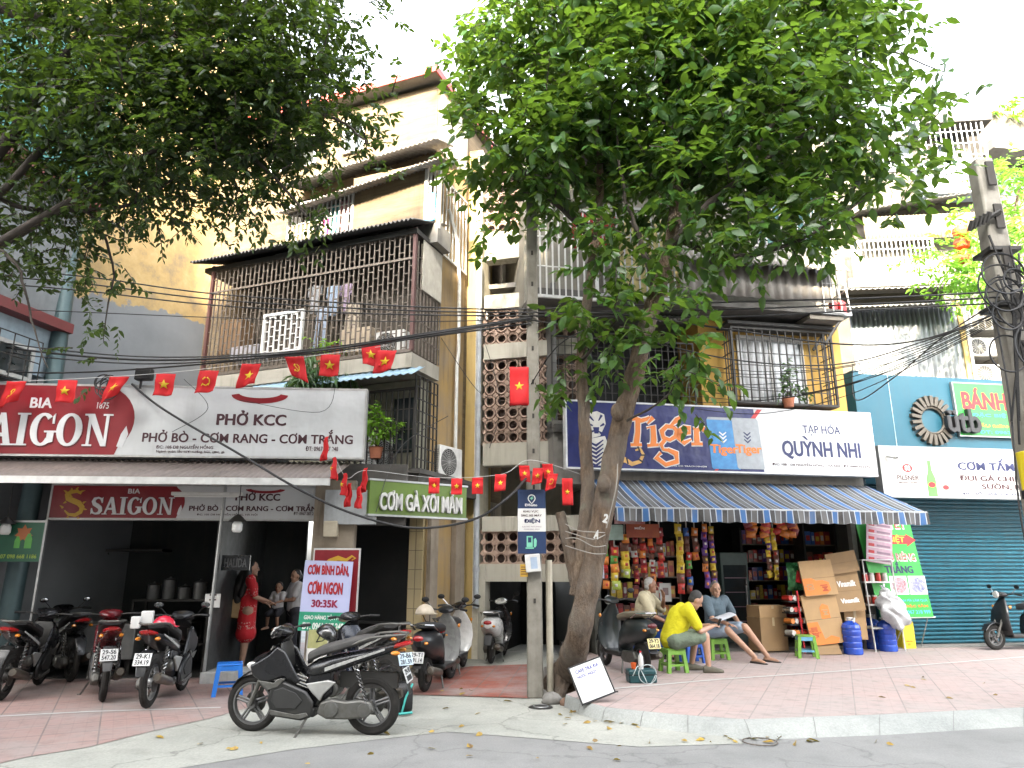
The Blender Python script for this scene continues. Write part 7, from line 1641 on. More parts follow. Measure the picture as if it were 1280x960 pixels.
# stones and rubble by the tree
def stone(px, py, s, label, z=0, m=None, sz=.7):
    q = G(px, py, z); rr = random.Random(px); mb = MB(); mb.ell((0, 0, s*sz*.45), (s, s*.8, s*sz), 16, 10); k = [rr.uniform(.82, 1.12) for _ in range(200)]
    mb.v = [(x*k[i % 190], y*k[(i*7) % 190], max(0, zz*k[(i*3) % 190])) for i, (x, y, zz) in enumerate(mb.v)]
    return tag(mb.build('stone', m or concrete, None, q, smooth=60), label, 'stone', 'stones by the tree')
stone(697, 852, .22, 'grey boulder behind the foot of the trunk', .0, None, .9); stone(690, 880, .13, 'flat stone at the foot of the trunk towards the road'); stone(708, 882, .09, 'small brown stone at the foot of the trunk', 0, M('reddish stone', (.2, .12, .08), .9)); stone(676, 872, .1, 'small stone touching the utility pole base')
t = thing('drain_cover', 'round iron drain cover in the concrete below the tree', 'drain cover', G(676, 884, .006)); MB().lathe([(0, .012), (.13, .012), (.15, .0)], n=24).build('cover', dark_iron, t); MB().ring((0, 0, .012), .09, .006, 'z', 24, 5).build('rim_groove', steel, t)
t = thing('iron_ring', 'thin rusty wire ring lying at the kerb edge', 'ring', G(950, 928, .006)); MB().ring((0, 0, .008), .16, .006, 'z', 28, 5).build('ring', rust_iron, t)
# ================================================================ TREES
def leaf_template(L, W, bend=.15):
    """pointed leaf, folded along the midrib, tip bent down; along +x"""
    return np.array([(0, 0, 0), (.28*L, W*.46, .05*L), (.62*L, W*.40, .02*L-bend*.3*L), (L, 0, -bend*L), (.62*L, -W*.40, .02*L-bend*.3*L), (.28*L, -W*.46, .05*L), (.33*L, 0, -.02*L), (.66*L, 0, -.06*L-bend*.3*L)]), [(0, 6, 1), (6, 7, 2, 1), (7, 3, 2), (0, 5, 6), (6, 5, 4, 7), (7, 4, 3)]
def leaves(pts, dirs, sizes, L, W, bend=.15, roll=None, seed=0):
    """many leaves as one mesh; numpy for speed"""
    T, F = leaf_template(L, W, bend); n = len(pts); rg = np.random.default_rng(seed)
    d = dirs/np.linalg.norm(dirs, axis=1)[:, None]; up = np.tile([0, 0, 1.0], (n, 1)); up += rg.normal(0, .45, (n, 3))
    y = np.cross(up, d); y /= np.linalg.norm(y, axis=1)[:, None]+1e-9; z = np.cross(d, y)
    v_ = (d[:, None, :]*T[None, :, 0, None] + y[:, None, :]*T[None, :, 1, None] + z[:, None, :]*T[None, :, 2, None])*sizes[:, None, None] + pts[:, None, :]
    V_ = v_.reshape(-1, 3); k = len(T); loops = np.concatenate([np.array([i for f in F for i in f])[None, :] + (np.arange(n)*k)[:, None]]).ravel()
    tot = np.tile([len(f) for f in F], n)
    me = bpy.data.meshes.new('leaves'); me.vertices.add(len(V_)); me.vertices.foreach_set('co', V_.ravel()); me.loops.add(len(loops)); me.loops.foreach_set('vertex_index', loops.astype(np.int32)); me.polygons.add(len(tot))
    st = np.concatenate([[0], np.cumsum(tot)[:-1]]); me.polygons.foreach_set('loop_start', st.astype(np.int32)); me.polygons.foreach_set('use_smooth', np.ones(len(tot), bool)); me.update(calc_edges=True); me.validate()
    return me
def crown(blobs, per, L, W, seed, twig=.35, nleaf=7, droop=.35, clump=.5, bend=.2):
    """blobs: (centre, radii, weight); sprays of leaves on little twigs gathered in clumps, thinning to gaps between clumps"""
    rg = np.random.default_rng(seed); P_ = []; D_ = []; tw = MB()
    for c, r, wgt in blobs:
        nc = max(1, int(per*wgt)); c = np.array(c)
        cl_ = rg.normal(0, 1, (nc, 3)); cl_ /= np.linalg.norm(cl_, axis=1)[:, None]; rad = rg.uniform(.35, 1, nc)**.6
        cen = c + cl_*rad[:, None]*np.array(r)
        for k in range(nc):
            out = cl_[k]*.8 + rg.normal(0, .5, 3); out[2] = out[2]*.5 - droop*.2; out /= np.linalg.norm(out)
            for s_ in range(rg.integers(2, 5)):
                b0 = cen[k] + rg.normal(0, clump*.4, 3); dd = out + rg.normal(0, .45, 3); dd /= np.linalg.norm(dd); ln = twig*rg.uniform(.6, 1.3); side = np.cross(dd, [0, 0, 1]); side /= np.linalg.norm(side)+1e-9
                if rg.random() < .35: tw.tube([tuple(b0), tuple(b0+dd*ln*.5), tuple(b0+dd*ln-np.array([0, 0, droop*ln*.3]))], [.008, .006, .003], 4)
                for j in range(nleaf):
                    f = (j+.5)/nleaf; p = b0 + dd*ln*f - np.array([0, 0, droop*ln*f*f*.5]); ld = dd*.55 + side*(1 if j % 2 else -1)*.8 + rg.normal(0, .25, 3); ld[2] -= droop*rg.uniform(.3, 1.2); P_.append(p); D_.append(ld)
    P_ = np.array(P_); D_ = np.array(D_); S_ = rg.uniform(.5, 1.25, len(P_))
    return leaves(P_, D_, S_, L, W, bend, seed=seed), tw, len(P_)
def blob(px, py, rx, ry, Y, rd, w=1.0):
    c = P(px, py, Y); k = (c-Vector((0, 0, CAMH))).length/FPX
    return (tuple(c), (rx*k, rd, ry*k), w*rx*ry/3000)
bark, nt, b = _nodes('rough brown bark')
v = mapping(nt, (1, 1, .3)); f1 = noise(nt, v, 11, 8, .75); f2 = noise(nt, mapping(nt), 2.2, 5, .65); f3 = noise(nt, v, 34, 4, .7)
col = ramp(nt, f1, [(.3, (.035, .022, .014)), (.48, (.10, .065, .04)), (.66, (.19, .14, .095))])
col = mixc(nt, ramp(nt, f2, [(.42, (0, 0, 0)), (.6, (.75,)*3)]), col, (.12, .10, .08)); col = mixc(nt, ramp(nt, f2, [(.62, (0, 0, 0)), (.7, (.6,)*3)]), col, (.13, .14, .1))
nt.links.new(col, b.inputs['Base Color']); b.inputs['Roughness'].default_value = .92
bump(nt, b, math_n(nt, 'ADD', f1, math_n(nt, 'MULTIPLY', f3, .5)), .06, 1.0)
bark_d = M('dark bark', (.07, .055, .042), .9, c2=(.045, .036, .03), scale=8, bmp=.8)
def limb(mb, pts, rs, n=12, seed=1, wob=.0):
    """px,py,Y control points smoothed into a branch with knots"""
    q = [P(*p) if len(p) == 3 else Vector(p[:3]) for p in pts]; out = []; rr_ = []; rg = random.Random(seed)
    for i in range(len(q)-1):
        p0 = q[max(i-1, 0)]; p1 = q[i]; p2 = q[i+1]; p3 = q[min(i+2, len(q)-1)]
        for k in range(6):
            t_ = k/6; a = .5*((2*p1)+(p2-p0)*t_+(2*p0-5*p1+4*p2-p3)*t_*t_+(3*p1-p0-3*p2+p3)*t_**3); out.append(a+Vector((rg.uniform(-wob, wob), rg.uniform(-wob, wob), 0))); rr_.append((rs[i]*(1-t_)+rs[i+1]*t_)*(1+.06*math.sin(i*5+k*2.1)))
    out.append(q[-1]); rr_.append(rs[-1]); mb.tube(out, rr_, n); return mb
TY = 9.15
tb_ = G(710, 868, 0)
tr = thing('street_tree', 'big-leaved tree with two leaning stems and full green crown beside the slim pole', 'tree', (0, 0, 0))
T1 = MB(); limb(T1, [(tb_.x-.02, tb_.y, -.1, 0), (tb_.x+.02, tb_.y, .25, 0), (722, 800, TY+.1), (738, 720, TY), (757, 620, TY), (776, 530, TY-.05), (800, 440, TY-.1), (822, 360, TY-.15), (838, 310, TY-.2), (846, 240, TY-.2), (842, 160, TY-.1), (828, 80, TY), (820, 0, TY)], [.30, .21, .155, .142, .14, .134, .122, .11, .095, .08, .07, .055, .03], 14, 2, .012)
for a in (200, 250, 300, 345, 140): T1.capsule((tb_.x+.12*math.cos(R(a)), tb_.y+.12*math.sin(R(a)), .3), (tb_.x+.42*math.cos(R(a)), tb_.y+.36*math.sin(R(a)), .0), .12, .07, 8)
for px, py in ((755, 605), (772, 515)): T1.ell(P(px, py, TY-.18), (.09, .08, .12), 10, 8)
T1.build('trunk', bark, tr, smooth=80)
T2 = MB(); limb(T2, [(722, 745, TY+.1), (727, 690, TY+.15), (734, 620, TY+.2), (731, 540, TY+.25), (727, 450, TY+.25), (733, 380, TY+.2), (745, 300, TY+.1), (750, 210, TY), (742, 120, TY), (735, 40, TY)], [.10, .095, .09, .085, .075, .07, .06, .05, .04, .02], 12, 3, .012); limb(T2, [(700, 640, TY+.2), (712, 690, TY+.2), (722, 730, TY+.15)], [.06, .08, .1], 10, 8); T2.build('second_stem', bark, tr, smooth=80)
Bm = MB()
for k, (pts, r0) in enumerate((([(838, 312, TY-.2), (870, 270, TY-.5), (930, 220, TY-.7), (1000, 170, TY-.8), (1080, 130, TY-.8)], .07), ([(820, 365, TY-.15), (800, 300, TY-.3), (780, 240, TY-.4), (770, 150, TY-.5)], .05), ([(745, 300, TY+.1), (690, 250, TY+.1), (640, 200, TY+.2), (600, 165, TY+.3)], .06), ([(700, 260, TY+.1), (670, 170, TY), (640, 90, TY)], .04), ([(846, 240, TY-.2), (900, 130, TY-.1), (960, 40, TY)], .06),
        ([(845, 300, TY-.2), (920, 320, TY-.7), (1000, 300, TY-1), (1080, 250, TY-1)], .045), ([(842, 160, TY), (780, 90, TY), (720, 30, TY)], .045), ([(930, 220, TY-.7), (1010, 90, TY-.6), (1090, 60, TY-.6), (1180, 90, TY-.6)], .035), ([(776, 530, TY-.1), (830, 500, TY-.5), (850, 470, TY-.8)], .02), ([(727, 450, TY+.2), (770, 400, TY-.4), (790, 345, TY-.6)], .025))):
    limb(Bm, pts, [r0*(1-.8*i/(len(pts)-1)) for i in range(len(pts))], 8, k+20, .02)
Bm.build('branches', bark_d, tr, smooth=80)
cb = [blob(*b_) for b_ in ((640, 110, 72, 70, TY+.3, .9, 1), (620, 185, 45, 38, TY+.3, .6, 1), (665, 30, 75, 60, TY+.2, .9, 1.1), (640, 245, 36, 32, TY+.4, .5, .9), (630, 300, 14, 22, TY+.3, .2, .6), (700, 190, 70, 65, TY, .9, 1.1), (760, 80, 110, 90, TY, 1.2, 1.3), (760, -50, 130, 80, TY, 1.2, 1.4), (850, 120, 110, 110, TY, 1.3, 1.4), (940, 60, 120, 95, TY-.2, 1.3, 1.4), (1035, 70, 70, 75, TY-.4, 1.0, 1.0), (960, 170, 100, 80, TY-.5, 1.1, 1.2), (890, 240, 80, 50, TY-.6, .8, .9),
      (1050, 180, 65, 50, TY-.6, .8, .8), (1105, 200, 45, 40, TY-.8, .5, .6), (1150, 100, 55, 32, TY-.7, .4, .38), (1200, 100, 22, 14, TY-.7, .3, .35), (1105, 250, 28, 26, TY-.9, .3, .6), (960, 300, 70, 28, TY-.9, .5, .4), (1030, 270, 45, 22, TY-1, .4, .5), (850, 320, 40, 22, TY-.7, .4, .4), (785, 320, 35, 28, TY-.5, .4, .4), (700, 275, 30, 35, TY-.1, .4, .5), (735, 395, 45, 14, TY-.5, .35, 1.1), (800, 405, 26, 26, TY-.8, .3, .8), (855, 450, 26, 18, TY-.9, .3, 1.1), (705, 455, 26, 26, TY, .3, .6), (770, 440, 24, 18, TY-.5, .3, .6), (900, 280, 60, 24, TY-1.0, .5, .5), (860, 350, 30, 16, TY-.9, .3, .6), (1000, 250, 60, 40, TY-.9, .5, .5), (735, 150, 60, 60, TY-.3, .8, .8), (900, -70, 220, 80, TY, 1.5, 1.5), (760, -190, 200, 90, TY, 1.6, 1.2), (960, -200, 200, 90, TY, 1.6, 1.2), (605, 60, 30, 35, TY+.3, .5, .5), (615, 120, 45, 25, TY+.3, .5, .6), (820, 230, 70, 40, TY-.2, .8, .8), (785, 285, 55, 30, TY-.4, .6, .5), (760, 345, 36, 22, TY-.5, .4, .45))]  # blobs above the view are unseen, added to shade the crown
me, tw, nl = crown(cb, 36, .185, .095, 11, .40, 7, .42, .40)
print('centre leaves', nl)
me.materials.append(leafmat('broad green leaf', (.014, .045, .007), (.028, .085, .010), .38, (.065, .135, .016))); o = bpy.data.objects.new('crown', me); COL.objects.link(o); o.parent = tr
tw.build('twigs', bark_d, tr)
# overhanging tree on the left, its trunk outside the view
LY = 6.6
tl_ = thing('overhanging_tree', 'dark small-leaved tree reaching in over the restaurant from the left', 'tree', (0, 0, 0))
Bm = MB(); qx = P(-230, 700, LY)
limb(Bm, [(qx.x, LY, -.1, 0), (qx.x+.1, LY, 2.0, 0), (qx.x+.15, LY, 4.2, 0)], [.34, .27, .22], 14, 4, .02); Bm.build('trunk', bark, tl_, smooth=80)
Bm = MB()
top = Vector((qx.x+.15, LY, 4.2))
for k, (pts, r0) in enumerate((([(-60, 10, LY), (40, 22, LY), (110, 35, LY), (190, 48, LY), (250, 35, LY), (330, -10, LY)], .085), ([(110, 34, LY), (150, 5, LY), (190, -40, LY)], .05), ([(-40, 120, LY+.2), (60, 150, LY+.3), (160, 90, LY+.2), (240, 100, LY)], .05), ([(-60, 230, LY+.3), (30, 260, LY+.4), (100, 262, LY+.4), (180, 250, LY+.2), (260, 190, LY+.1), (330, 170, LY)], .03), ([(100, 262, LY+.4), (140, 330, LY+.5), (130, 420, LY+.6)], .02), ([(240, 170, LY), (330, 210, LY-.1), (400, 290, LY)], .03), ([(190, 48, LY), (300, 100, LY-.2), (420, 150, LY-.3), (460, 180, LY-.3)], .03), ([(-40, 300, LY), (20, 330, LY), (40, 400, LY+.2), (60, 460, LY+.2)], .02))):
    p0 = P(*pts[0]); limb(Bm, [(top.x, top.y, top.z, 0), (*((top+p0)/2), 0)] + [(*P(*p), 0) for p in pts], [r0*1.5, r0*1.3]+[r0*(1-.75*i/(len(pts)-1)) for i in range(len(pts))], 8, k+50, .02)
Bm.build('branches', bark_d, tl_, smooth=80)
lb = [blob(*b_) for b_ in ((40, 40, 90, 70, LY, .8, 1.1), (150, 60, 100, 70, LY-.1, .8, 1.3), (260, 50, 95, 70, LY-.2, .8, 1.5), (350, 40, 80, 60, LY-.3, .7, 1.2), (440, 25, 45, 40, LY-.3, .5, .45), (80, 150, 90, 70, LY+.2, .7, 1.3), (190, 160, 95, 70, LY, .8, 1.6), (290, 140, 80, 60, LY-.1, .7, 1.7), (370, 120, 65, 50, LY-.2, .6, 1.3), (440, 125, 45, 25, LY-.3, .4, .7), (120, 235, 65, 42, LY+.3, .5, 1.1), (200, 250, 55, 34, LY+.2, .5, 1.1), (30, 260, 60, 55, LY+.4, .5, 1.2), (270, 205, 50, 40, LY, .5, 1.2), (360, 200, 50, 30, LY-.1, .4, .7), (325, 245, 32, 26, LY, .3, .7), (420, 185, 40, 20, LY-.2, .3, .6), (385, 270, 26, 16, LY, .25, .6), (130, 375, 22, 45, LY+.5, .25, .25), (110, 330, 40, 25, LY+.5, .3, .4), (40, 330, 40, 30, LY+.3, .3, .4), (200, -50, 250, 50, LY, .8, 1.3), (200, -160, 260, 70, LY, 1.0, 1.0), (110, 430, 20, 14, LY+.6, .2, .25))]  # unseen blobs over the top of the view added to darken this crown
me, tw, nl = crown(lb, 50, .088, .042, 23, .26, 10, .35, .36)
print('left leaves', nl)
me.materials.append(leafmat('small dark leaf', (.008, .022, .005), (.018, .045, .008), .3, (.05, .08, .014))); o = bpy.data.objects.new('crown', me); COL.objects.link(o); o.parent = tl_
tw.build('twigs', bark_d, tl_)
# bright feathery tree on the far terrace and potted greenery
ft = thing('terrace_tree', 'bright green feathery tree on the rear terrace behind the thick right pole', 'tree', (0, 0, 0))
Bm = MB(); limb(Bm, [(1240, 375, 15.5), (1235, 330, 15.5), (1225, 280, 15.5)], [.06, .05, .02]); limb(Bm, [(1240, 350, 15.5), (1262, 290, 15.4), (1275, 230, 15.4)], [.05, .04, .02]); Bm.build('trunk', bark, ft)
me, tw, nl = crown([blob(*b_) for b_ in ((1190, 330, 30, 28, 15.4, .6, 1.4), (1185, 295, 22, 20, 15.4, .5, 1.0), (1240, 335, 45, 28, 15.4, .7, 1.3), (1262, 255, 30, 45, 15.3, .7, 1.2), (1275, 310, 30, 35, 15.3, .7, 1.2), (1290, 220, 30, 20, 15.3, .5, .8))], 60, .2, .07, 31, .5, 9, .3, .5)
me.materials.append(leafmat('bright feathery leaf', (.10, .28, .03), (.2, .42, .05), .45)); o = bpy.data.objects.new('crown', me); COL.objects.link(o); o.parent = ft
def plant(name, label, px, py, Y, blobs, L, W, m, per=40, droop=.4, seed=1, pot=None, stems=3):
    t = thing(name, label, 'plant', P(px, py, Y)); o0 = P(px, py, Y); me, tw, nl = crown([blob(*b_) for b_ in blobs], per, L, W, seed, .22, 6, droop, .18); me.transform(Matrix.Translation(-o0)); me.materials.append(m)
    o = bpy.data.objects.new('foliage', me); COL.objects.link(o); o.parent = t; sm_ = MB()
    for b_ in blobs: c = P(b_[0], b_[1], b_[4])-o0; sm_.tube([(0, 0, 0), tuple(c*.5+Vector((0, 0, .05))), tuple(c)], [.012, .008, .004], 5)
    sm_.build('stem', bark_d, t)
    if pot: MB().lathe([(.0, -.18), (.09, -.18), (.12, .0), (.13, .01), (.1, -.01)], n=16).build('pot', pot, t)
    return t
dkleaf = leafmat('glossy dark leaf', (.02, .06, .02), (.05, .11, .03), .25); brleaf = leafmat('fresh light leaf', (.10, .26, .02), (.2, .38, .04), .4)
terr = M('terracotta', (.4, .14, .07), .8)
plant('hanging_plant', 'long-leaved dark plant hanging over the blue awning', 403, 448, 12.2, [(395, 470, 22, 22, 12.1, .25, 2.2), (415, 475, 18, 20, 12.1, .25, 2.0), (405, 455, 15, 10, 12.1, .2, 1.5)], .24, .045, dkleaf, 60, 1.6, 3, terr)
plant('balcony_plant', 'fresh green plant growing through the bars behind the big sign', 470, 560, 12.0, [(466, 520, 10, 10, 11.8, .2, 3), (478, 535, 14, 10, 11.8, .2, 3), (492, 528, 10, 6, 11.8, .2, 2.4), (470, 548, 8, 8, 11.8, .2, 2)], .11, .055, brleaf, 60, .2, 5, terr)
plant('cage_plant', 'small bright plant on the ledge of the big barred cage', 422, 434, 12.4, [(422, 428, 7, 6, 12.3, .1, 4), (405, 434, 10, 4, 12.3, .1, 3)], .10, .05, brleaf, 60, .2, 7, terr)
plant('window_plant', 'dark potted plant inside the barred window of the yellow wall', 985, 498, 13.7, [(985, 475, 14, 14, 13.7, .12, 3), (1000, 488, 10, 8, 13.7, .12, 2)], .10, .05, dkleaf, 60, .5, 9, terr)
plant('roof_plant', 'green plants on the roof terrace of the far house', 1262, 148, 21, [(1250, 140, 14, 7, 21, .5, 5), (1275, 136, 12, 9, 21, .5, 5)], .25, .09, brleaf, 60, .3, 11)
q = P(1204, 322, 15.2)
for i, (dx, dz) in enumerate(((0, 0), (.02, .34), (.04, .64))):
    t = thing('red_lantern', ['lowest', 'middle', 'topmost'][i]+' of the orange-red lanterns hanging in the terrace tree', 'lantern', q+V((dx, 0, dz)), 0, 'lanterns in the terrace tree')
    MB().lathe([(.05, -.14), (.15, -.1), (.18, 0), (.15, .1), (.05, .14)], n=16).build('shade', M('lantern red', (.65, .09, .03), .6), t); MB().lathe([(.055, .14), (.055, .16), (0, .16)], n=12).build('cap', M('yellow plastic', (.75, .6, .02)), t)
# leaf litter
pts = []; rg = np.random.default_rng(5)
for (px, py, sx_, sy_, n) in ((780, 902, 40, 8, 20), (900, 925, 160, 6, 18), (740, 895, 40, 10, 10), (1100, 900, 150, 30, 5), (600, 900, 120, 30, 7), (300, 930, 200, 20, 5), (560, 860, 60, 10, 6), (1150, 860, 100, 15, 8), (640, 940, 300, 15, 10)):
    for _ in range(n):
        x, y = px+rg.normal(0, sx_*.5), py+rg.normal(0, sy_*.5); kerb_y = 875 if x < 750 else 905
        zz = SZ+.012 if (x > 760 and y < 892) else .018
        pts.append(tuple(G(x, y, zz)))
pts = np.array(pts); dd = rg.normal(0, 1, pts.shape); dd[:, 2] *= .12
me = leaves(pts, dd, rg.uniform(.4, 1.0, len(pts)), .13, .07, .1, seed=3); me.materials.append(leafmat('fallen leaf', (.13, .07, .035), (.4, .27, .04), .1, (.2, .12, .06))); o = bpy.data.objects.new('leaf_litter', me); COL.objects.link(o); o['kind'] = 'stuff'
# ================================================================ POLES, CABLES, FLAGS
t = thing('concrete_pole', 'thick square concrete pole with tangled cables at the right edge', 'pole', (P(1250, 340, 8.5).x, 8.5, SZ)); zz = P(1222, 202, 8.5).z-SZ
MB().obox((0, 0, zz/2), (.38, .34, zz), taper=.62).build('shaft', polem, t, bevel=.03)
mb = MB()
for k in range(6): MB().obox((0, -.19+.006*k, 3.4+.62*k), (.1, .03, .34)).build('recess', M('hole shadow', (.05, .045, .04)), t)  # dark block paints the shade of each sunk panel
zc_ = P(1250, 385, 8.5).z-SZ; MB().obox((0, 0, zc_), (.44, .4, .06)).build('clamp_band', dark_iron, t); MB().obox((0, 0, zc_+.75), (.4, .36, .05)).build('clamp_band', dark_iron, t)
mb = MB(); rr = random.Random(12)
for k in range(9): mb.ring((rr.uniform(-.35, .1), -.25-.03*k, zc_+rr.uniform(-.7, .35)), rr.uniform(.14, .38), .012, 'y', 26, 5)
for k in range(8):
    x = rr.uniform(-.28, .28); mb.tube([(x, -.24, zc_+.4+rr.uniform(-.3, .5)), (x+rr.uniform(-.2, .2), -.3, zc_-.2), (x+rr.uniform(-.2, .2), -.26, zc_-1.1-rr.random())], .014, 5)
mb.build('cable_coils', black_pl, t)
mb = MB(); mb.tube([(-.35, -.1, zc_+1.05), (.0, -.2, zc_+1.25)], .03, 6)
for k in range(5): mb.tube([(-.4+.06*k, -.14, zc_+1.0+.03*k), (-.38+.06*k, -.2, zc_+1.12+.03*k)], .03, 6)
mb.build('insulator_bracket', dark_iron, t)
q = P(1292, 590, 8.2); t = thing('yellow_box', 'yellow and black box strapped to the thick right pole', 'box', q); MB().box(-.07, .2, 0, .15, -.2, .25).build('box', M('yellow plastic', (.75, .6, .02)), t, bevel=.01); MB().box(-.08, .21, -.004, .15, -.3, -.201).build('black_base', black_pl, t)
gp0 = P(98, 250, 11.3); gp1 = P(66, 480, 10.95)
t = thing('steel_pole', 'teal grey steel pole rising from behind the big red sign at the left', 'pole', (gp1.x-.2, gp1.y-.0, 0)); o_ = V((gp1.x-.2, gp1.y, 0))
MB().tube([(0, .15, 0), tuple(gp1-o_), tuple(gp0-o_), tuple(gp0-o_+V((.16, .05, 1.4)))], [.15, .13, .12, .11], 14).build('shaft', M('teal grey steel', (.08, .13, .14), .5, .3, grime=.4), t)
MB().tube([tuple(gp0-o_+V((-.9, 0, -.5))), tuple(gp0-o_+V((0, 0, -.15))), tuple(gp0-o_+V((.9, .1, -.55)))], .03, 6).build('cross_arm', dark_iron, t)
cab = M('black cable sheath', (.012, .012, .013), .55)
def spline(q, n=8):
    out = []
    for i in range(len(q)-1):
        p0 = q[max(i-1, 0)]; p1 = q[i]; p2 = q[i+1]; p3 = q[min(i+2, len(q)-1)]
        for k in range(n):
            t_ = k/n; out.append(.5*((2*p1)+(p2-p0)*t_+(2*p0-5*p1+4*p2-p3)*t_*t_+(3*p1-p0-3*p2+p3)*t_**3))
    return out+[q[-1]]
NC = [0]
def cable(pts, r, label, group='overhead cables', m=None):
    q = spline([P(*p) for p in pts]); o = q[0]; NC[0] += 1
    return tag(MB().tube([p-o for p in q], r, 6).build('overhead_cable', m or cab, None, o, smooth=80), label, 'cable', group)
U = 'overhead cables'
lbl = 'black cable strung across the street between the slim pole and the left building fronts'
cA, cB, cR = 10.2, UP.y-.1, 8.4
for dy in (0, 9, 18): cable([(-60, 332+dy, cA), (100, 345+dy, cA), (255, 366+dy*.8, cA), (420, 378+dy*.7, 9.8), (560, 385+dy*.5, 9.4), (664, 386+dy*.5, cB), (900, 378+dy, 8.8), (1100, 372+dy*.8, 8.6), (1250, 364+dy*.8, cR), (1400, 350+dy, 8.3)], .011, 'long cable of the upper trio strung across the whole view', 'upper trio of long cables')
cable([(-60, 383, cA), (100, 390, cA), (300, 398, 10), (520, 402, 9.5), (664, 398, cB)], .007, 'single thin cable below the upper trio on the left side')
for i, dy in enumerate((0, 5, 11)): cable([(-60, 419+dy, cA), (60, 436+dy, cA), (180, 446+dy*.8, 10), (300, 444+dy*.5, 9.9), (420, 433+dy*.5, 9.7), (540, 415+dy*.4, 9.4), (664, 396+dy*.3, cB)], .016 if i == 1 else .01, 'cable in the thick sagging bundle that rises rightwards to the slim pole', 'thick sagging bundle')
cable([(-60, 462, 10.3), (80, 466, 10.2), (220, 458, 10), (330, 447, 9.9), (480, 428, 9.6), (664, 404, cB)], .013, 'lowest cable just above the big sign on the left')
cable([(165, 480, 10.3), (205, 512, 10.1), (300, 568, 9.7), (380, 615, 9.5), (450, 645, 9.4), (520, 660, 9.3), (590, 650, 9.15), (635, 622, 9.0), (664, 590, cB)], .017, 'heavy black cable looping low in front of the white sign to the slim pole')
cable([(664, 395, cB), (760, 392, 8.7), (900, 410, 8.7), (1050, 430, 8.6), (1150, 425, 8.5), (1245, 392, cR)], .012, 'cable sagging before the yellow wall, upper one')
cable([(664, 400, cB), (780, 420, 8.7), (920, 450, 8.7), (1050, 455, 8.6), (1160, 425, 8.5), (1245, 396, cR)], .01, 'cable sagging before the barred window, middle one')
for i in range(8):
    a = rnd.uniform(-10, 10); cable([(868, 455+i*8, 12.2), (950, 468+i*7+a, 11.4), (1050, 462+i*5+a, 10.2), (1150, 432+i*3, 9.2), (1245, 390+i*2, cR)], .006, 'thin drop wire fanning from the thick right pole to the yellow wall', 'fan of drop wires')
cable([(1245, 378, cR), (1180, 420, 9), (1120, 470, 10), (1070, 500, 11.5), (1066, 455, 12)], .009, 'drooping wire from the thick right pole to the end of the yellow wall')
cable([(664, 480, cB), (700, 430, 8.9), (760, 400, 8.8)], .008, 'short wire from the slim pole up into the crown')
cable([(550, 420, 13), (590, 480, 12), (612, 500, 13.6)], .006, 'slack wire crossing the yellow pilaster')
cable([(600, 410, 13.4), (625, 500, 13), (612, 560, 13.5)], .006, 'slack wire before the ring screens')
cable([(470, 640, 10.6), (500, 560, 11.2), (560, 520, 12)], .006, 'thin wire from the green corner sign to the ochre wall')
cable([(230, 474, 10.3), (260, 510, 10.28), (215, 540, 10.3)], .004, 'thin stray wire hanging over the white part of the big sign')
cable([(300, 500, 10.3), (400, 515, 10.28), (420, 480, 10.4)], .004, 'thin stray wire over the right part of the big sign')
cable([(1245, 400, cR), (1262, 500, 8.3), (1275, 640, 8.3), (1300, 760, 8.3)], .012, 'cable running down the thick right pole')
q = P(178, 467, 10.25); t = thing('junction_box', 'black junction box hung on the cables above the big sign', 'junction box', q); MB().box(-.12, .12, 0, .12, -.09, .09).build('box', black_pl, t, bevel=.015); MB().tube([(-.03, .05, -.09), (-.03, .05, -.22)], .02, 6).build('gland', black_pl, t)
mb = MB(); rr = random.Random(3)
for k in range(7): mb.ring((rr.uniform(-.12, .12), rr.uniform(-.02, .02)-.01*k, rr.uniform(-.08, .05)), rr.uniform(.07, .16), .009, 'y', 20, 5)
tag(mb.build('cable_coil', cab, None, P(135, 482, 10.2)), 'tangle of coiled black cable above the big sign beside the junction box', 'cable coil')
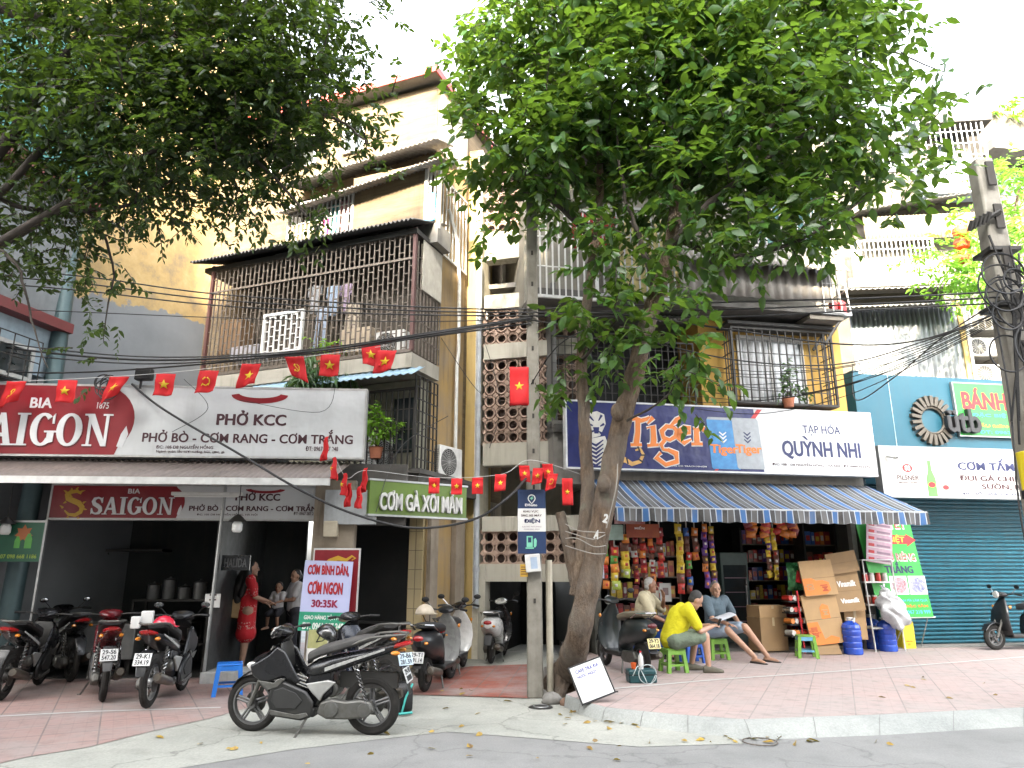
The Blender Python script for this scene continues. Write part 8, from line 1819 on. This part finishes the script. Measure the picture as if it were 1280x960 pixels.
# little flags
m_flag = M('flag red cloth', (.62, .008, .012), .75, var=.08); m_star = M('flag yellow', (.8, .55, .02), .7, var=.05)
def flag(px, py, Y, w, h, kind, label, group, seed, slant=0, fold=1.0, rz=0):
    q = P(px, py, Y); t = thing('flag', label, 'flag', q, rz, group); rr = random.Random(seed); ph = rr.uniform(0, 6); am = .02*fold; sl_ = slant
    def fn(a, b): return Vector((w*(a-.5)*(1-.25*b*abs(sl_)) + sl_*h*b*.6, am*math.sin(a*7+ph+b*2)*(.3+b)+.01*math.sin(b*9+ph), -h*b*(1+.35*sl_*(a-.5)*2)))
    MB().grid(fn, 12, 10).build('cloth', m_flag, t, solid=.004, smooth=80)
    mb = MB(); s_ = .26*min(w, h)
    if kind == 'star':
        ps = []
        for i in range(10): a = pi/2+pi*i/5; r_ = s_ if i % 2 == 0 else s_*.4; ps.append((.5+r_*math.cos(a)/w, .5-r_*math.sin(a)/h))
        v_ = [fn(.5, .5)+Vector((0, -.006, 0))]+[fn(*p)+Vector((0, -.006, 0)) for p in ps]; mb.add(v_, [(0, 1+(i+1) % 10, 1+i) for i in range(10)])
    else:
        for pts, ww in (([(.34, .62), (.5, .68), (.64, .58), (.64, .42), (.52, .33)], .045), ([(.36, .36), (.62, .66)], .04), ([(.32, .42), (.44, .32)], .06), ([(.36, .58), (.3, .7)], .04)):
            for (a0, b0), (a1, b1) in zip(pts, pts[1:]):
                d = Vector((a1-a0, b1-b0)).normalized(); nn = Vector((-d.y, d.x))*ww/2; mb.add([fn(a0+nn.x, b0+nn.y)+Vector((0, -.006, 0)), fn(a1+nn.x, b1+nn.y)+Vector((0, -.006, 0)), fn(a1-nn.x, b1-nn.y)+Vector((0, -.006, 0)), fn(a0-nn.x, b0-nn.y)+Vector((0, -.006, 0))], [(0, 1, 2, 3)])
    mb.build('star' if kind == 'star' else 'hammer_and_sickle', m_star, t, solid=.002)
    return t
FL = 9.9; g1 = 'flag string above the big sign'; g2 = 'flag string dipping to the green corner sign'; g3 = 'flag string around the slim pole'
w1 = ('hammer', 'star', 'plain')
for i, (px, py, kd, sl_, nm) in enumerate(((22, 477, 'hammer', -.5, 'leftmost flag of the string above the big sign, blown aside'), (84, 475, 'star', 0, 'star flag hanging over the BIA lettering'), (150, 471, 'star', -.7, 'folded flag right above the year on the big sign'), (207, 467, 'star', 0, 'square star flag right of the junction box'), (261, 463, 'hammer', -.15, 'hammer and sickle flag above the white part of the big sign'), (315, 455, 'star', -.35, 'star flag between the hammer and sickle flag and the hanging plant'), (368, 446, 'hammer', .5, 'flag blown to the right just left of the hanging plant'), (413, 443, 'star', 0, 'star flag in front of the hanging plant'), (463, 430, 'star', .2, 'crumpled star flag left of the pair above the blue awning'), (484, 438, 'star', -.3, 'crumpled star flag right of the pair above the blue awning'))):
    flag(px, py, FL, .28, .33, kd, nm, g1, i, sl_, 1.3)
cable([(-40, 480, FL+.01), (84, 474, FL+.01), (207, 466, FL+.01), (315, 454, FL+.01), (413, 442, FL+.01), (484, 432, FL+.01), (664, 390, cB)], .004, 'thin string carrying the flags above the big sign', None, white_pl) if False else tag(MB().tube([p-P(-40, 479, FL+.01) for p in spline([P(-40, 479, FL+.01), P(84, 474, FL+.01), P(207, 466, FL+.01), P(315, 454, FL+.01), P(413, 442, FL+.01), P(484, 432, FL+.01)])], .004, 5).build('flag_string', white_pl, None, P(-40, 479, FL+.01)), 'thin string carrying the flags above the big sign', 'string')
for i, (px, py, nm) in enumerate(((409, 546, 'narrow folded flag on the right part of the big sign'), (417, 572, 'flag seen edge-on beside the end of the tin awning'), (430, 592, 'folded flag left of the lowest one near the green corner sign'), (438, 604, 'lowest folded flag near the green corner sign'), (450, 608, 'folded flag touching the left end of the green corner sign'), (458, 585, 'dim flag above the left corner of the green sign'))):
    flag(px, py, 9.8, .15, .3, 'star', nm, g2, 30+i, (-.3, .3, .2, -.2, .1, -.4)[i], 1.8, R(-60))
for i, (px, py, kd, sl_, nm) in enumerate(((543, 597, 'star', 0, 'star flag leftmost of the row before the alley'), (571, 598, 'star', 0, 'star flag second in the row before the alley'), (597, 597, 'star', 0, 'star flag in front of the grey drain pipe'), (626, 593, 'star', -.1, 'star flag before the dark gap under the ring screens'), (655, 582, 'star', .15, 'tall star flag just left of the slim pole above the blue sign'), (673, 585, 'star', -.2, 'star flag overlapping the right side of the slim pole'), (684, 580, 'star', .2, 'star flag right of the slim pole, higher of two'), (691, 592, 'hammer', -.3, 'hammer and sickle flag right of the slim pole'), (709, 598, 'star', 0, 'long star flag between the slim pole and the tree stems'), (733, 596, 'star', .1, 'dark pink flag sliver between the two tree stems'))):
    flag(px, py, (9.6, 9.5, 9.4, 9.2, UP.y-.35, UP.y-.3, UP.y-.2, UP.y-.3, UP.y-.3, UP.y+.1)[i], .145, .215 if i != 8 else .36, kd, nm, g3, 50+i, sl_, .7)
tag(MB().tube([p-P(455, 590, 9.8) for p in spline([P(409, 545, 9.8), P(432, 596, 9.8), P(458, 588, 9.8), P(543, 597, 9.6), P(626, 593, 9.2), P(664, 575, UP.y-.3), P(735, 596, UP.y)])], .003, 5).build('flag_string', white_pl, None, P(455, 590, 9.8)), 'thin string carrying the small flags across the alley mouth', 'string')
t = flag(649, 459, UP.y-.1, .27, .56, 'star', 'large red flag with yellow star hung on the left of the slim pole', 'flags', 77, 0, .6)
# ropes and number tags on the trunk
rp = thing('white_rope', 'white cords tied round both tree stems', 'rope', P(730, 672, TY-.1)); o_ = P(730, 672, TY-.1); rr = random.Random(6)
mb = MB()
for k in range(4):
    y_ = 655+k*9; q = [P(707, y_, TY-.05), P(722, y_+4+rr.uniform(-4, 6), TY-.28), P(742, y_+10, TY-.3), P(757, y_+5+rr.uniform(-4, 8), TY-.1)]; mb.tube([p-o_ for p in spline(q, 5)], .006, 5)
mb.tube([p-o_ for p in spline([P(758, 660, TY-.2), P(770, 610, TY-.3), P(772, 580, TY-.2)], 5)], .007, 5).build('cord', M('dirty cord', (.3, .28, .25), .8), rp)
for ch, px, py in (('2', 757, 648), ('A', 746, 668)):
    q = P(px, py, TY-.3); t = thing('number_tag', f'white cut-out {ch} hanging on the leaning trunk', 'tag', q, 0); text(ch, t, -.03, .03, -.055, .055, 0, M('greyed white tag', (.5, .5, .48), .6), .05, .01, name='figure', rot=-.3)
